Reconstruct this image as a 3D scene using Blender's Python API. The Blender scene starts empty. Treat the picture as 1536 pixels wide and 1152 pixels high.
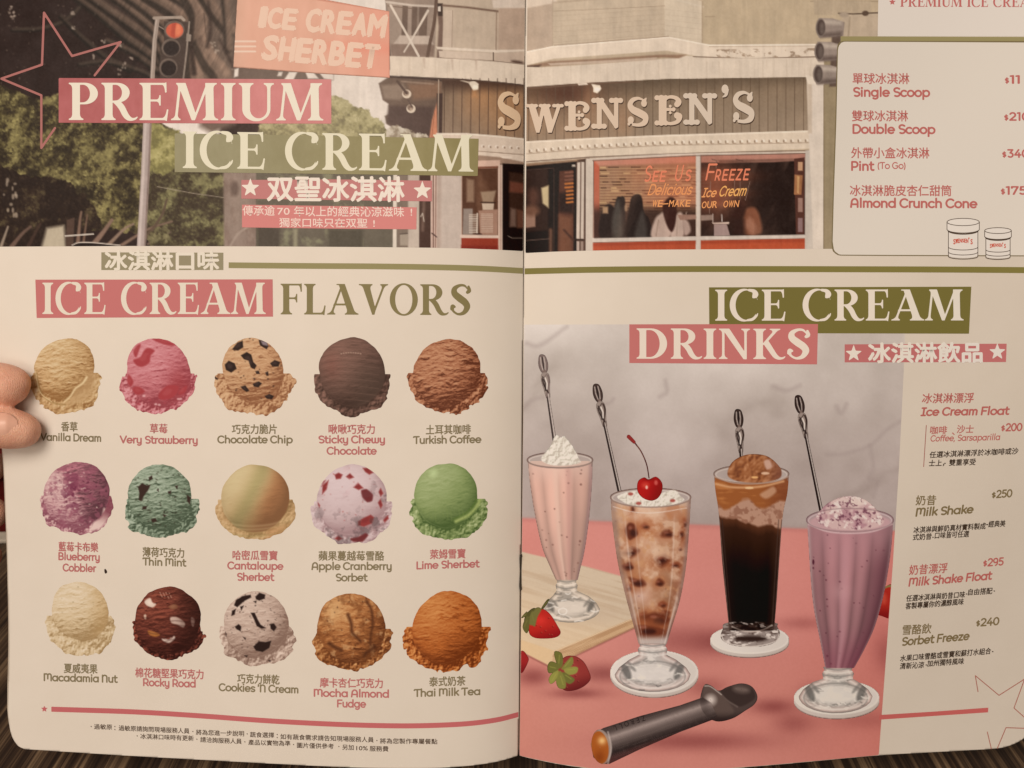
import bpy, bmesh, math, random
import numpy as np
from mathutils import Vector, Matrix

# ---------------------------------------------------------------- camera, light, exposure
SC = bpy.context.scene
COL = SC.collection
LENS = 31.0
FPX = 1536.0 * LENS / 36.0           # focal length in layout units (one unit = 0.27 mm on the page)
UNIT = 0.00027
H = FPX * UNIT                       # distance from the lens to the open menu
PITCH = math.radians(21.7)           # the phone looks down at the table
CAMZ = 0.2975

cam_d = bpy.data.cameras.new('camera')
cam = bpy.data.objects.new('camera', cam_d)
COL.objects.link(cam)
cam.location = (0, 0, CAMZ)
cam.rotation_euler = (math.pi / 2 - PITCH, 0, 0)
cam_d.lens = LENS
cam_d.sensor_width = 36.0
cam_d.clip_start = 0.01
cam_d.clip_end = 50
cam_d.dof.use_dof = True
cam_d.dof.focus_distance = H
cam_d.dof.aperture_fstop = 16.0
SC.camera = cam
CAM_M = Matrix.Translation((0, 0, CAMZ)) @ Matrix.Rotation(math.pi / 2 - PITCH, 4, 'X')

w = bpy.data.worlds.new('World')
SC.world = w
w.use_nodes = True
bg = w.node_tree.nodes['Background']
bg.inputs[0].default_value = (1.0, 0.82, 0.64, 1)
bg.inputs[1].default_value = 0.16

def area(name, loc, target, size, power, col):
    d = bpy.data.lights.new(name, 'AREA')
    d.shape = 'SQUARE'
    d.size = size
    d.energy = power
    d.color = col
    o = bpy.data.objects.new(name, d)
    COL.objects.link(o)
    o.location = loc
    o.rotation_euler = (Vector(target) - Vector(loc)).to_track_quat('-Z', 'Y').to_euler()
    return o

def cam_pt(x, y, d):                 # a point given on the page plane's layout grid, at depth d
    return CAM_M @ Vector(((x - 768) * d / FPX, -(y - 576) * d / FPX, -d))

area('ceiling_lamp', (-0.34, -0.44, 0.94), cam_pt(600, 800, H), 0.50, 8.4, (1.0, 0.852, 0.72))
area('far_ceiling_lamp', (-0.45, -1.3, 0.60), cam_pt(600, 800, H), 0.7, 7.2, (1.0, 0.832, 0.685))

SC.view_settings.view_transform = 'Standard'
SC.view_settings.look = 'None'
SC.view_settings.exposure = 0
SC.view_settings.gamma = 1
SC.view_settings.use_curve_mapping = False

# ---------------------------------------------------------------- object helpers
def tag(o, label=None, cat=None, group=None, kind=None):
    if label: o['label'] = label
    if cat: o['category'] = cat
    if group: o['group'] = group
    if kind: o['kind'] = kind
    return o

def sstep(a, b, x):
    t = np.clip((x - a) / (b - a), 0, 1)
    return t * t * (3 - 2 * t)

def gutter(v):
    return np.interp(v, [-300, 0, 380, 600, 840, 1140, 1300], [790.5, 788.5, 785.8, 784.2, 781.6, 778.2, 776.5])

def relief(u, v):
    """how far the open sheets bow away from the lens, in metres (left and right of the fold)"""
    u = np.asarray(u, float); v = np.asarray(v, float)
    g = gutter(v)
    dl = np.maximum(g - u, 0); dr = np.maximum(u - g, 0)
    dip = np.where(u < g, 0.0105 * np.exp(-dl / 52.0), 0.0105 * np.exp(-dr / 74.0))
    low_l = 0.012 * sstep(600, -60, u) * sstep(480, 1150, v)
    low_r = 0.019 * sstep(880, 1640, u) * sstep(380, 1150, v)
    wave = 0.0008 * np.sin(u / 170.0 + 0.6) * np.sin(v / 260.0 + 1.0) + 0.00035 * np.sin(u / 95.0 - v / 140.0) + 0.0003 * np.sin(u / 60.0 + v / 75.0 + 2)
    return dip + low_l + low_r + wave

GAP = 0.000025
BASE = (0.0, -565 * UNIT, -H)          # foot of the fold, the origin of the menu
def place(u, v, layer=0):
    """layout grid -> camera-aligned space on the bowed sheet; layers of ink lie GAP apart"""
    d = H + relief(u, v) - layer * GAP
    return np.stack([(u - 768) * d / FPX - BASE[0], -(v - 576) * d / FPX - BASE[1], -d - BASE[2]], -1)

# brightness of the blank sheet under these lamps, used to turn colours read off the photograph into ink albedo
PAPER_ALB = np.array([0.80, 0.76, 0.70])
_PS = np.array([(40,30,235,213,189),(200,30,233,212,188),(400,30,233,211,187),(600,30,228,207,184),(700,30,222,201,178),(850,30,230,209,185),(1000,30,221,200,177),(1200,30,217,197,174),(1350,30,213,193,170),(1480,30,212,192,170),(40,150,233,212,188),(200,150,232,211,187),(400,150,232,210,187),(600,150,228,207,184),(700,150,222,201,178),(850,150,229,207,184),(1000,150,221,200,178),(1200,150,215,195,173),(1350,150,213,193,171),(1480,150,212,192,170),(40,300,231,209,185),(200,300,232,210,186),(400,300,229,208,184),(600,300,227,206,183),(700,300,219,199,176),(850,300,227,206,182),(1000,300,220,200,177),(1200,300,215,194,172),(1350,300,213,193,171),(1480,300,210,190,168),(40,450,230,208,185),(200,450,229,208,185),(400,450,228,207,183),(600,450,224,204,180),(700,450,217,196,174),(850,450,227,206,183),(1000,450,217,196,174),(1200,450,215,195,172),(1350,450,210,190,168),(1480,450,206,187,165),(40,600,226,205,181),(200,600,225,204,181),(400,600,225,204,180),(600,600,222,201,178),(700,600,216,196,173),(850,600,223,203,179),(1000,600,216,195,173),(1200,600,210,190,168),(1350,600,207,187,166),(1480,600,204,185,163),(40,750,220,200,176),(200,750,223,202,179),(400,750,222,201,178),(600,750,221,200,177),(700,750,213,193,171),(850,750,220,199,176),(1000,750,214,194,171),(1200,750,207,187,166),(1350,750,203,184,162),(1480,750,199,180,159),(40,900,219,198,176),(200,900,219,198,175),(400,900,220,199,176),(600,900,216,195,173),(700,900,210,190,168),(850,900,219,198,175),(1000,900,211,191,169),(1200,900,204,184,163),(1350,900,198,179,158),(1480,900,196,177,156),(40,1030,218,197,175),(200,1030,217,196,173),(400,1030,218,198,175),(600,1030,214,194,172),(700,1030,209,189,167),(850,1030,216,196,173),(1000,1030,208,189,167),(1200,1030,201,182,161),(1350,1030,196,177,157),(1480,1030,196,177,156),(40,1110,216,196,173),(200,1110,217,197,174),(400,1110,217,196,174),(600,1110,213,193,171),(700,1110,209,189,167),(850,1110,214,194,172),(1000,1110,208,188,166),(1200,1110,200,181,160),(1350,1110,196,178,157),(1480,1110,195,177,156)], float)

def lin(c):
    c = np.asarray(c, float) / 255.0
    return np.where(c <= 0.04045, c / 12.92, ((c + 0.055) / 1.055) ** 2.4)

_PC = np.concatenate([np.stack([np.ones(len(_PS)), _PS[:, 0] / 1000, _PS[:, 1] / 1000, _PS[:, 0] * _PS[:, 1] / 1e6,
                                (_PS[:, 0] / 1000) ** 2, (_PS[:, 1] / 1000) ** 2], 1)], 1)
_PK = np.linalg.lstsq(_PC, lin(_PS[:, 2:5]), rcond=None)[0]

def paper_lin(u, v):
    u = np.clip(u, 0, 1536) / 1000; v = np.clip(v, 0, 1152) / 1000
    b = np.stack([np.ones_like(u), u, v, u * v, u * u, v * v], -1)
    return b @ _PK

def ink(rgb, u, v):
    return np.clip((lin(rgb) - np.array((.0095, .0075, .006))) * PAPER_ALB / paper_lin(u, v), 0.002, 0.92)     # less the sheen of the coated sheet

# ---------------------------------------------------------------- materials
def nodes_of(name):
    m = bpy.data.materials.new(name)
    m.use_nodes = True
    nt = m.node_tree
    return m, nt, nt.nodes['Principled BSDF']

def print_material():
    m, nt, b = nodes_of('printed_ink')
    a = nt.nodes.new('ShaderNodeVertexColor'); a.layer_name = 'ink'
    nt.links.new(a.outputs['Color'], b.inputs['Base Color'])
    tc = nt.nodes.new('ShaderNodeTexCoord')
    n = nt.nodes.new('ShaderNodeTexNoise'); n.inputs['Scale'].default_value = 900; n.inputs['Detail'].default_value = 3
    nt.links.new(tc.outputs['Object'], n.inputs['Vector'])
    mx = nt.nodes.new('ShaderNodeMapRange'); mx.inputs['To Min'].default_value = 0.44; mx.inputs['To Max'].default_value = 0.58
    nt.links.new(n.outputs['Fac'], mx.inputs['Value']); nt.links.new(mx.outputs['Result'], b.inputs['Roughness'])
    b.inputs['Specular IOR Level'].default_value = 0.13
    return m

def paper_material():
    m, nt, b = nodes_of('coated_paper')
    tc = nt.nodes.new('ShaderNodeTexCoord')
    n = nt.nodes.new('ShaderNodeTexNoise'); n.inputs['Scale'].default_value = 60; n.inputs['Detail'].default_value = 6
    nt.links.new(tc.outputs['Object'], n.inputs['Vector'])
    r = nt.nodes.new('ShaderNodeValToRGB')
    r.color_ramp.elements[0].position = 0.3; r.color_ramp.elements[1].position = 0.7
    r.color_ramp.elements[0].color = (PAPER_ALB[0] * .985, PAPER_ALB[1] * .983, PAPER_ALB[2] * .978, 1)
    r.color_ramp.elements[1].color = (PAPER_ALB[0] * 1.01, PAPER_ALB[1] * 1.012, PAPER_ALB[2] * 1.015, 1)
    nt.links.new(n.outputs['Fac'], r.inputs['Fac']); nt.links.new(r.outputs['Color'], b.inputs['Base Color'])
    n2 = nt.nodes.new('ShaderNodeTexNoise'); n2.inputs['Scale'].default_value = 28; n2.inputs['Detail'].default_value = 2
    nt.links.new(tc.outputs['Object'], n2.inputs['Vector'])
    bp = nt.nodes.new('ShaderNodeBump'); bp.inputs['Strength'].default_value = 0.10; bp.inputs['Distance'].default_value = 0.002
    nt.links.new(n2.outputs['Fac'], bp.inputs['Height']); nt.links.new(bp.outputs['Normal'], b.inputs['Normal'])
    b.inputs['Roughness'].default_value = 0.5
    b.inputs['Specular IOR Level'].default_value = 0.13
    return m

INK = print_material()
PAPER = paper_material()

def plain(name, rgb, rough=0.5, spec=0.4, metal=0.0, nscale=200, namp=0.12):
    m, nt, b = nodes_of(name)
    tc = nt.nodes.new('ShaderNodeTexCoord')
    n = nt.nodes.new('ShaderNodeTexNoise'); n.inputs['Scale'].default_value = nscale; n.inputs['Detail'].default_value = 5
    nt.links.new(tc.outputs['Object'], n.inputs['Vector'])
    r = nt.nodes.new('ShaderNodeValToRGB')
    r.color_ramp.elements[0].position = 0.3; r.color_ramp.elements[1].position = 0.7
    r.color_ramp.elements[0].color = tuple(c * (1 - namp) for c in rgb) + (1,)
    r.color_ramp.elements[1].color = tuple(min(1, c * (1 + namp)) for c in rgb) + (1,)
    nt.links.new(n.outputs['Fac'], r.inputs['Fac']); nt.links.new(r.outputs['Color'], b.inputs['Base Color'])
    b.inputs['Roughness'].default_value = rough
    b.inputs['Specular IOR Level'].default_value = spec
    b.inputs['Metallic'].default_value = metal
    return m

# ---------------------------------------------------------------- meshes from arrays
def mesh_from_arrays(name, co, loops, starts, mat, col=None, parent=None, smooth=True):
    me = bpy.data.meshes.new(name)
    me.vertices.add(len(co)); me.vertices.foreach_set('co', np.asarray(co, np.float32).ravel())
    me.loops.add(len(loops)); me.loops.foreach_set('vertex_index', np.asarray(loops, np.int32))
    me.polygons.add(len(starts)); me.polygons.foreach_set('loop_start', np.asarray(starts, np.int32))
    if col is not None:
        at = me.color_attributes.new('ink', 'FLOAT_COLOR', 'POINT')
        at.data.foreach_set('color', np.concatenate([col, np.ones((len(col), 1))], 1).astype(np.float32).ravel())
    me.update(calc_edges=True)
    me.polygons.foreach_set('use_smooth', np.full(len(starts), smooth))
    if mat: me.materials.append(mat)
    o = bpy.data.objects.new(name, me)
    COL.objects.link(o)
    if parent is not None: o.parent = parent
    return o

def march(F, X, Y):
    """polygons covering F>0 on a grid: returns points (n,2), source cell index of each, loops, starts"""
    h, wd = F.shape
    ins = F > 0
    idx = -np.ones(F.shape, np.int64)
    idx[ins] = np.arange(ins.sum())
    pts = np.stack([X[ins], Y[ins]], 1)
    src = np.flatnonzero(ins.ravel())
    a, b, c, d = ins[:-1, :-1], ins[:-1, 1:], ins[1:, 1:], ins[1:, :-1]
    s = a.astype(int) + b + c + d
    full = s == 4
    # rows run downwards in the layout, so a, d, c, b faces the lens
    q = np.stack([idx[:-1, :-1][full], idx[1:, :-1][full], idx[1:, 1:][full], idx[:-1, 1:][full]], 1)
    loops = [q.ravel()]; starts = list(range(0, 4 * len(q), 4)); nl = 4 * len(q)
    extra = []; esrc = []; cache = {}; n0 = len(pts)
    js, is_ = np.nonzero((s > 0) & ~full)
    out = []
    for j, i in zip(js.tolist(), is_.tolist()):
        cs = [(j, i), (j + 1, i), (j + 1, i + 1), (j, i + 1)]
        poly = []
        for k in range(4):
            p, r = cs[k], cs[(k + 1) % 4]
            ip, ir = ins[p], ins[r]
            if ip: poly.append(int(idx[p]))
            if ip != ir:
                key = (p, r) if p < r else (r, p)
                e = cache.get(key)
                if e is None:
                    fp, fr = F[p], F[r]
                    t = fp / (fp - fr)
                    e = n0 + len(extra)
                    extra.append((X[p] + t * (X[r] - X[p]), Y[p] + t * (Y[r] - Y[p])))
                    sp = p if ip else r
                    esrc.append(sp[0] * wd + sp[1])
                    cache[key] = e
                poly.append(e)
        if len(poly) >= 3:
            starts.append(nl); nl += len(poly); out += poly
    if extra:
        pts = np.concatenate([pts, np.array(extra)]); src = np.concatenate([src, np.array(esrc)])
    loops = np.concatenate([loops[0], np.array(out, np.int64)])
    return pts, src, loops, starts

# ---------------------------------------------------------------- painting printed pictures
_rng = np.random.RandomState(7)
_LAT = _rng.rand(64, 256, 256)

def vnoise(X, Y, s, seed=0, sy=None):
    sy = sy or s
    x = X / s + 37.3 * seed; y = Y / sy + 91.7 * seed
    xi = np.floor(x).astype(int); yi = np.floor(y).astype(int)
    fx = x - xi; fy = y - yi
    fx = fx * fx * (3 - 2 * fx); fy = fy * fy * (3 - 2 * fy)
    L = _LAT[seed % 64]
    g = lambda a, b: L[b & 255, a & 255]
    return (g(xi, yi) * (1 - fx) + g(xi + 1, yi) * fx) * (1 - fy) + (g(xi, yi + 1) * (1 - fx) + g(xi + 1, yi + 1) * fx) * fy

def fbm(X, Y, s, seed=0, oct=4, sy=None):
    sy = sy or s
    t = 0; a = 0.5; n = 0
    for k in range(oct):
        t = t + a * vnoise(X, Y, s / 2 ** k, seed + k, sy / 2 ** k); n += a; a *= 0.55
    return t / n

def sd_poly(X, Y, P):
    P = np.asarray(P, float)
    d = np.full(X.shape, 1e18); sgn = np.ones(X.shape)
    n = len(P); j = n - 1
    for i in range(n):
        ex, ey = P[j] - P[i]
        wx = X - P[i, 0]; wy = Y - P[i, 1]
        L = ex * ex + ey * ey
        t = np.clip((wx * ex + wy * ey) / (L if L > 0 else 1), 0, 1)
        d = np.minimum(d, (wx - ex * t) ** 2 + (wy - ey * t) ** 2)
        c1 = Y >= P[i, 1]; c2 = Y < P[j, 1]; c3 = ex * wy > ey * wx
        flip = (c1 & c2 & c3) | (~c1 & ~c2 & ~c3)
        sgn = np.where(flip, -sgn, sgn)
        j = i
    return sgn * np.sqrt(d)

def sd_line(X, Y, P, w0, w1=None):
    """distance outside a stroke whose half width runs from w0 to w1"""
    P = np.asarray(P, float); w1 = w0 if w1 is None else w1
    seg = np.hypot(*(P[1:] - P[:-1]).T); cum = np.concatenate([[0], np.cumsum(seg)]); T = cum[-1] or 1
    d = np.full(X.shape, 1e9)
    for i in range(len(P) - 1):
        ex, ey = P[i + 1] - P[i]
        L = ex * ex + ey * ey or 1
        t = np.clip(((X - P[i, 0]) * ex + (Y - P[i, 1]) * ey) / L, 0, 1)
        r = w0 + (w1 - w0) * (cum[i] + t * seg[i]) / T
        d = np.minimum(d, np.hypot(X - P[i, 0] - ex * t, Y - P[i, 1] - ey * t) - r)
    return d

def smooth_pts(P, n=8):
    """Catmull-Rom through the points"""
    P = np.asarray(P, float)
    Q = np.concatenate([[2 * P[0] - P[1]], P, [2 * P[-1] - P[-2]]])
    out = []
    for i in range(1, len(Q) - 2):
        for t in np.linspace(0, 1, n, endpoint=False):
            a, b, c, d = Q[i - 1:i + 3]
            out.append(0.5 * (2 * b + (c - a) * t + (2 * a - 5 * b + 4 * c - d) * t ** 2 + (3 * b - a - 3 * c + d) * t ** 3))
    out.append(P[-1])
    return np.array(out)

def closed_pts(P, n=6):
    P = np.asarray(P, float); m = len(P); out = []
    for i in range(m):
        a, b, c, d = P[i - 1], P[i], P[(i + 1) % m], P[(i + 2) % m]
        for t in np.linspace(0, 1, n, endpoint=False):
            out.append(0.5 * (2 * b + (c - a) * t + (2 * a - 5 * b + 4 * c - d) * t ** 2 + (3 * b - a - 3 * c + d) * t ** 3))
    return np.array(out)

class Paint:
    def __init__(s, x0, y0, x1, y1, step=1.2, base=None):
        s.x = np.arange(x0, x1 + step * .5, step); s.y = np.arange(y0, y1 + step * .5, step)
        s.step = step
        s.X, s.Y = np.meshgrid(s.x, s.y)
        s.C = np.zeros(s.X.shape + (3,))
        s.A = np.zeros(s.X.shape)
        if base is not None:
            s.C[:] = base; s.A[:] = 1.0
    def win(s, x0, y0, x1, y1):
        i0 = np.searchsorted(s.x, x0); i1 = np.searchsorted(s.x, x1)
        j0 = np.searchsorted(s.y, y0); j1 = np.searchsorted(s.y, y1)
        return slice(max(j0 - 1, 0), j1 + 1), slice(max(i0 - 1, 0), i1 + 1)
    def put(s, sl, sd, col, soft=.7, alpha=1.0, cov=False, tex=0, seed=3):
        m = np.clip(0.5 - sd / (2 * soft), 0, 1)
        if cov: s.A[sl] = np.maximum(s.A[sl], np.clip(0.5 - sd / (2 * s.step), 0, 1))
        m = (m * alpha)[..., None]
        c = np.asarray(col, float)
        if c.ndim == 3: c = c[sl]
        if tex:
            c = c + tex * (fbm(s.X[sl], s.Y[sl], 9, seed, 3)[..., None] - .5) * 2
        s.C[sl] = s.C[sl] * (1 - m) + c * m
    def poly(s, P, col, soft=.7, alpha=1.0, cov=False, **k):
        P = np.asarray(P, float)
        e = soft + 3
        sl = s.win(P[:, 0].min() - e, P[:, 1].min() - e, P[:, 0].max() + e, P[:, 1].max() + e)
        if s.X[sl].size == 0: return
        s.put(sl, sd_poly(s.X[sl], s.Y[sl], P), col, soft, alpha, cov, **k)
    def rect(s, x0, y0, x1, y1, col, **k):
        s.poly([(x0, y0), (x1, y0), (x1, y1), (x0, y1)], col, **k)
    def blob(s, P, col, n=5, **k):
        s.poly(closed_pts(P, n), col, **k)
    def ell(s, cx, cy, rx, ry, col, rot=0, soft=.7, alpha=1.0, cov=False, ring=None, **k):
        R = max(rx, ry) + soft + 3
        sl = s.win(cx - R, cy - R, cx + R, cy + R)
        if s.X[sl].size == 0: return
        c, t = math.cos(math.radians(rot)), math.sin(math.radians(rot))
        u = (s.X[sl] - cx) * c + (s.Y[sl] - cy) * t; v = -(s.X[sl] - cx) * t + (s.Y[sl] - cy) * c
        q = np.hypot(u / rx, v / ry); g = np.hypot(u / rx ** 2, v / ry ** 2)
        sd = q * (q - 1) / np.maximum(g, 1e-6)
        if ring: sd = np.abs(sd) - ring
        s.put(sl, sd, col, soft, alpha, cov, **k)
    def line(s, P, w, col, w1=None, soft=.6, alpha=1.0, cov=False, smooth=0, **k):
        if smooth: P = smooth_pts(P, smooth)
        P = np.asarray(P, float)
        e = max(w, w1 or 0) + soft + 3
        sl = s.win(P[:, 0].min() - e, P[:, 1].min() - e, P[:, 0].max() + e, P[:, 1].max() + e)
        if s.X[sl].size == 0: return
        s.put(sl, sd_line(s.X[sl], s.Y[sl], P, w / 2, None if w1 is None else w1 / 2), col, soft, alpha, cov, **k)
    def mask(s, m, col, alpha=1.0):
        m = (m * alpha)[..., None]
        s.C = s.C * (1 - m) + np.asarray(col, float) * m
    def grain(s, amp, sc=2.2, seed=5):
        s.C += amp * (vnoise(s.X, s.Y, sc, seed) - .5)[..., None] * 2
    def build(s, name, parent, layer, label=None):
        F = s.A - 0.5
        pts, src, loops, starts = march(F, s.X, s.Y)
        rgb = np.clip(s.C.reshape(-1, 3)[src], 0, 255)
        col = ink(rgb, pts[:, 0], pts[:, 1])
        o = mesh_from_arrays(name, place(pts[:, 0], pts[:, 1], layer), loops, starts, INK, col, parent)
        if label: o['label'] = label
        return o
# ---------------------------------------------------------------- lettering: three drawn alphabets and a fallback for Chinese
def qc(p0, p1, p2, n=8):
    t = np.linspace(0, 1, n)[:, None]
    p0, p1, p2 = map(np.array, (p0, p1, p2))
    return ((1 - t) ** 2 * p0 + 2 * t * (1 - t) * p1 + t * t * p2).tolist()

def arc(cx, cy, rx, ry, a0, a1, n=22):
    t = np.radians(np.linspace(a0, a1, n))
    return np.stack([cx + rx * np.cos(t), cy + ry * np.sin(t)], 1).tolist()

def brush(X, Y, P, R, n=10):
    """a stroke of changing half width, inside positive"""
    PR = smooth_pts(np.column_stack([np.asarray(P, float), R]), n)
    f = np.full(X.shape, -9.0)
    for (x, y, r), (x2, y2, r2) in zip(PR[:-1], PR[1:]):
        for t in (0, .5):
            f = np.maximum(f, r + (r2 - r) * t - np.hypot(X - x - (x2 - x) * t, Y - y - (y2 - y) * t))
    return f

def stem(xa, xb, sh=0.0, sl=.085, sr=.085, y0=0.0, y1=1.0, top=True, bot=True, t=.035, k=.17, tl=None, tr=None):
    tl = sl if tl is None else tl; tr = sr if tr is None else tr
    P = []
    if bot:
        P += [(xa - sl, y0), (xb + sr, y0), (xb + sr, y0 + t)] + qc((xb + sr, y0 + t), (xb, y0 + t + .02), (xb, y0 + k))
    else:
        P += [(xa, y0), (xb, y0)]
    if top:
        P += qc((xb, y1 - k), (xb, y1 - t - .02), (xb + tr, y1 - t)) + [(xb + tr, y1), (xa - tl, y1), (xa - tl, y1 - t)] + qc((xa - tl, y1 - t), (xa, y1 - t - .02), (xa, y1 - k))
    else:
        P += [(xb, y1), (xa, y1)]
    if bot:
        P += qc((xa, y0 + k), (xa, y0 + t + .02), (xa - sl, y0 + t))
    return [(x + sh * y, y) for x, y in P]

def ell_poly(cx, cy, rx, ry, n=40):
    return arc(cx, cy, rx, ry, 0, 360 - 360 / n, n)

def _flat(X, Y, add, sub=(), extra=None):
    f = np.full(X.shape, -9.0)
    for P in add: f = np.maximum(f, -sd_poly(X, Y, P))
    for P in sub: f = np.minimum(f, sd_poly(X, Y, P))
    if extra is not None: f = np.maximum(f, extra)
    return f

def _serif_E(X, Y, low=True, up=True):
    add = [stem(.12, .31, sl=.08, sr=.0 if low else .09, tr=0)]
    add.append([(.2, .945), (.60, .945)] + qc((.60, .945), (.655, .92), (.665, .74)) + [(.705, .74), (.70, 1.02), (.66, 1.0), (.2, 1.0)])
    add.append([(.25, .5), (.46, .5)] + qc((.46, .5), (.52, .49), (.525, .39)) + [(.56, .39), (.56, .67), (.525, .67)] + qc((.525, .67), (.52, .565), (.46, .555)) + [(.25, .555)])
    if low:
        add.append([(.2, 0), (.66, 0), (.71, -.025), (.75, .29), (.71, .29)] + qc((.71, .29), (.68, .075), (.60, .06)) + [(.2, .06)])
    return _flat(X, Y, add)

def g_P(X, Y):
    bowl = [(.2, 1.0), (.40, 1.0)] + arc(.42, .71, .33, .29, 90, -90) + [(.31, .42), (.31, .47)] + arc(.38, .71, .175, .235, -90, 90) + [(.2, .945)]
    return _flat(X, Y, [stem(.12, .31, sl=.085, sr=.085, tr=0), bowl])

def g_R(X, Y):
    bowl = [(.2, 1.0), (.40, 1.0)] + arc(.42, .735, .31, .265, 90, -90) + [(.30, .47), (.30, .52)] + arc(.38, .735, .16, .21, -90, 90) + [(.2, .945)]
    leg = [(.33, .505), (.48, .505)] + qc((.48, .505), (.57, .46), (.64, .30)) + qc((.64, .30), (.73, .07), (.80, .06)) + qc((.80, .06), (.87, .055), (.91, .10)) + [(.93, .085)] + qc((.93, .085), (.89, -.02), (.74, -.02)) + qc((.74, -.02), (.62, -.02), (.53, .16)) + qc((.53, .16), (.45, .36), (.33, .46))
    return _flat(X, Y, [stem(.12, .31, sl=.085, sr=.075, tr=0), bowl, leg])

def g_C(X, Y):
    ring = [ell_poly(.47, .5, .43, .53)]
    hole = [ell_poly(.55, .5, .335, .475)]
    cut = [[(.60, .5), (1.4, 1.02), (1.4, .10), (.98, .13), (.80, .23)]]
    f = _flat(X, Y, ring, hole + cut)
    f = np.maximum(f, brush(X, Y, [(.62, .985), (.76, .95), (.81, .86), (.79, .80), (.73, .735)], [.04, .06, .085, .075, .012]))
    return np.maximum(f, brush(X, Y, [(.58, .015), (.72, .045), (.84, .15), (.88, .235)], [.035, .045, .03, .012]))

def g_M(X, Y):
    left = stem(.10, .165, sh=.10, sl=.09, sr=.08, tl=.06, tr=.0)
    d1 = [(.17, 1.0), (.37, 1.0), (.62, .17), (.655, .17), (.575, 0), (.52, 0)]
    d2 = [(.545, 0), (.60, .0), (.955, 1.0), (.885, 1.0)]
    right = stem(.87, 1.07, sh=-.02, sl=.08, sr=.10, tl=.0, tr=.085)
    return _flat(X, Y, [left, d1, d2, right])

def g_A(X, Y):
    l = stem(.10, .165, sh=.36, sl=.10, sr=.09, top=False)
    r = [(.36, 1.0), (.56, 1.0), (.845, .17)] + qc((.845, .17), (.88, .06), (.99, .035)) + [(.99, 0), (.56, 0), (.56, .035)] + qc((.56, .035), (.65, .045), (.625, .17)) + [(.45, .74)]
    bar = [(.20, .30), (.62, .30), (.62, .36), (.22, .36)]
    return _flat(X, Y, [l, r, bar, [(.30, 1.0), (.57, 1.0), (.55, .955), (.30, .965)]])

def g_V(X, Y):
    r = stem(.41, .475, sh=.36, sl=.0, sr=.0, tl=.09, tr=.09, bot=False)
    l = [(.0, 1.0), (.43, 1.0), (.43, .965)] + qc((.43, .965), (.35, .95), (.365, .83)) + [(.53, .16), (.49, 0), (.42, 0), (.15, .83)] + qc((.15, .83), (.12, .96), (0, .965))
    return _flat(X, Y, [l, r])

def g_U(X, Y):
    l = stem(.13, .32, sl=.0, sr=.0, tl=.085, tr=.085, bot=False, y0=.27)
    r = stem(.74, .82, sl=0, sr=0, tl=.085, tr=.085, bot=False, y0=.27)
    bowl = [(.13, .30)] + arc(.475, .30, .345, .325, 180, 360) + [(.74, .30)] + arc(.53, .30, .21, .245, 360, 180)
    return _flat(X, Y, [l, r, bowl])

def g_S(X, Y):
    f = brush(X, Y, [(.60, .83), (.50, .955), (.34, .965), (.185, .86), (.185, .70), (.34, .55), (.50, .42), (.575, .27), (.48, .085), (.30, .03), (.15, .12), (.11, .24)],
              [.012, .035, .045, .075, .10, .115, .11, .095, .065, .038, .035, .05], 8)
    f = np.maximum(f, brush(X, Y, [(.62, .93), (.64, .80), (.585, .74)], [.035, .06, .05]))
    return np.maximum(f, brush(X, Y, [(.10, .20), (.12, .285), (.18, .27)], [.055, .06, .04]))

def g_D(X, Y):
    bowl = [(.2, 1.0), (.42, 1.0)] + arc(.44, .5, .46, .5, 90, -90) + [(.2, 0), (.2, .055)] + arc(.41, .5, .28, .445, -90, 90) + [(.2, .945)]
    return _flat(X, Y, [stem(.12, .31, sl=.085, sr=0, tr=0), bowl])

def g_N(X, Y):
    l = stem(.13, .20, sl=.09, sr=.085, tl=.09, tr=0)
    r = stem(.76, .83, sl=.09, sr=.0, tl=.085, tr=.09, bot=False)
    d = [(.10, 1.0), (.335, 1.0), (.83, .13), (.83, -.01), (.74, -.01), (.17, .93)]
    return _flat(X, Y, [l, r, d])

def g_K(X, Y):
    up = [(.28, .48), (.35, .46), (.66, .85)] + qc((.66, .85), (.72, .95), (.80, .965)) + [(.80, 1.0), (.50, 1.0), (.50, .965)] + qc((.50, .965), (.60, .95), (.57, .87))
    leg = [(.34, .47), (.46, .61), (.66, .24)] + qc((.66, .24), (.75, .06), (.83, .06)) + qc((.83, .06), (.89, .06), (.93, .10)) + [(.95, .085)] + qc((.95, .085), (.91, -.02), (.77, -.02)) + qc((.77, -.02), (.64, -.02), (.55, .13))
    return _flat(X, Y, [stem(.12, .31), up, leg])

def star_poly(cx=.5, cy=.5, r=.5, q=.4, n=5, a0=90):
    return [(cx + (r if k % 2 == 0 else r * q) * math.cos(math.radians(a0 + k * 180 / n)), cy + (r if k % 2 == 0 else r * q) * math.sin(math.radians(a0 + k * 180 / n))) for k in range(2 * n)]

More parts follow.
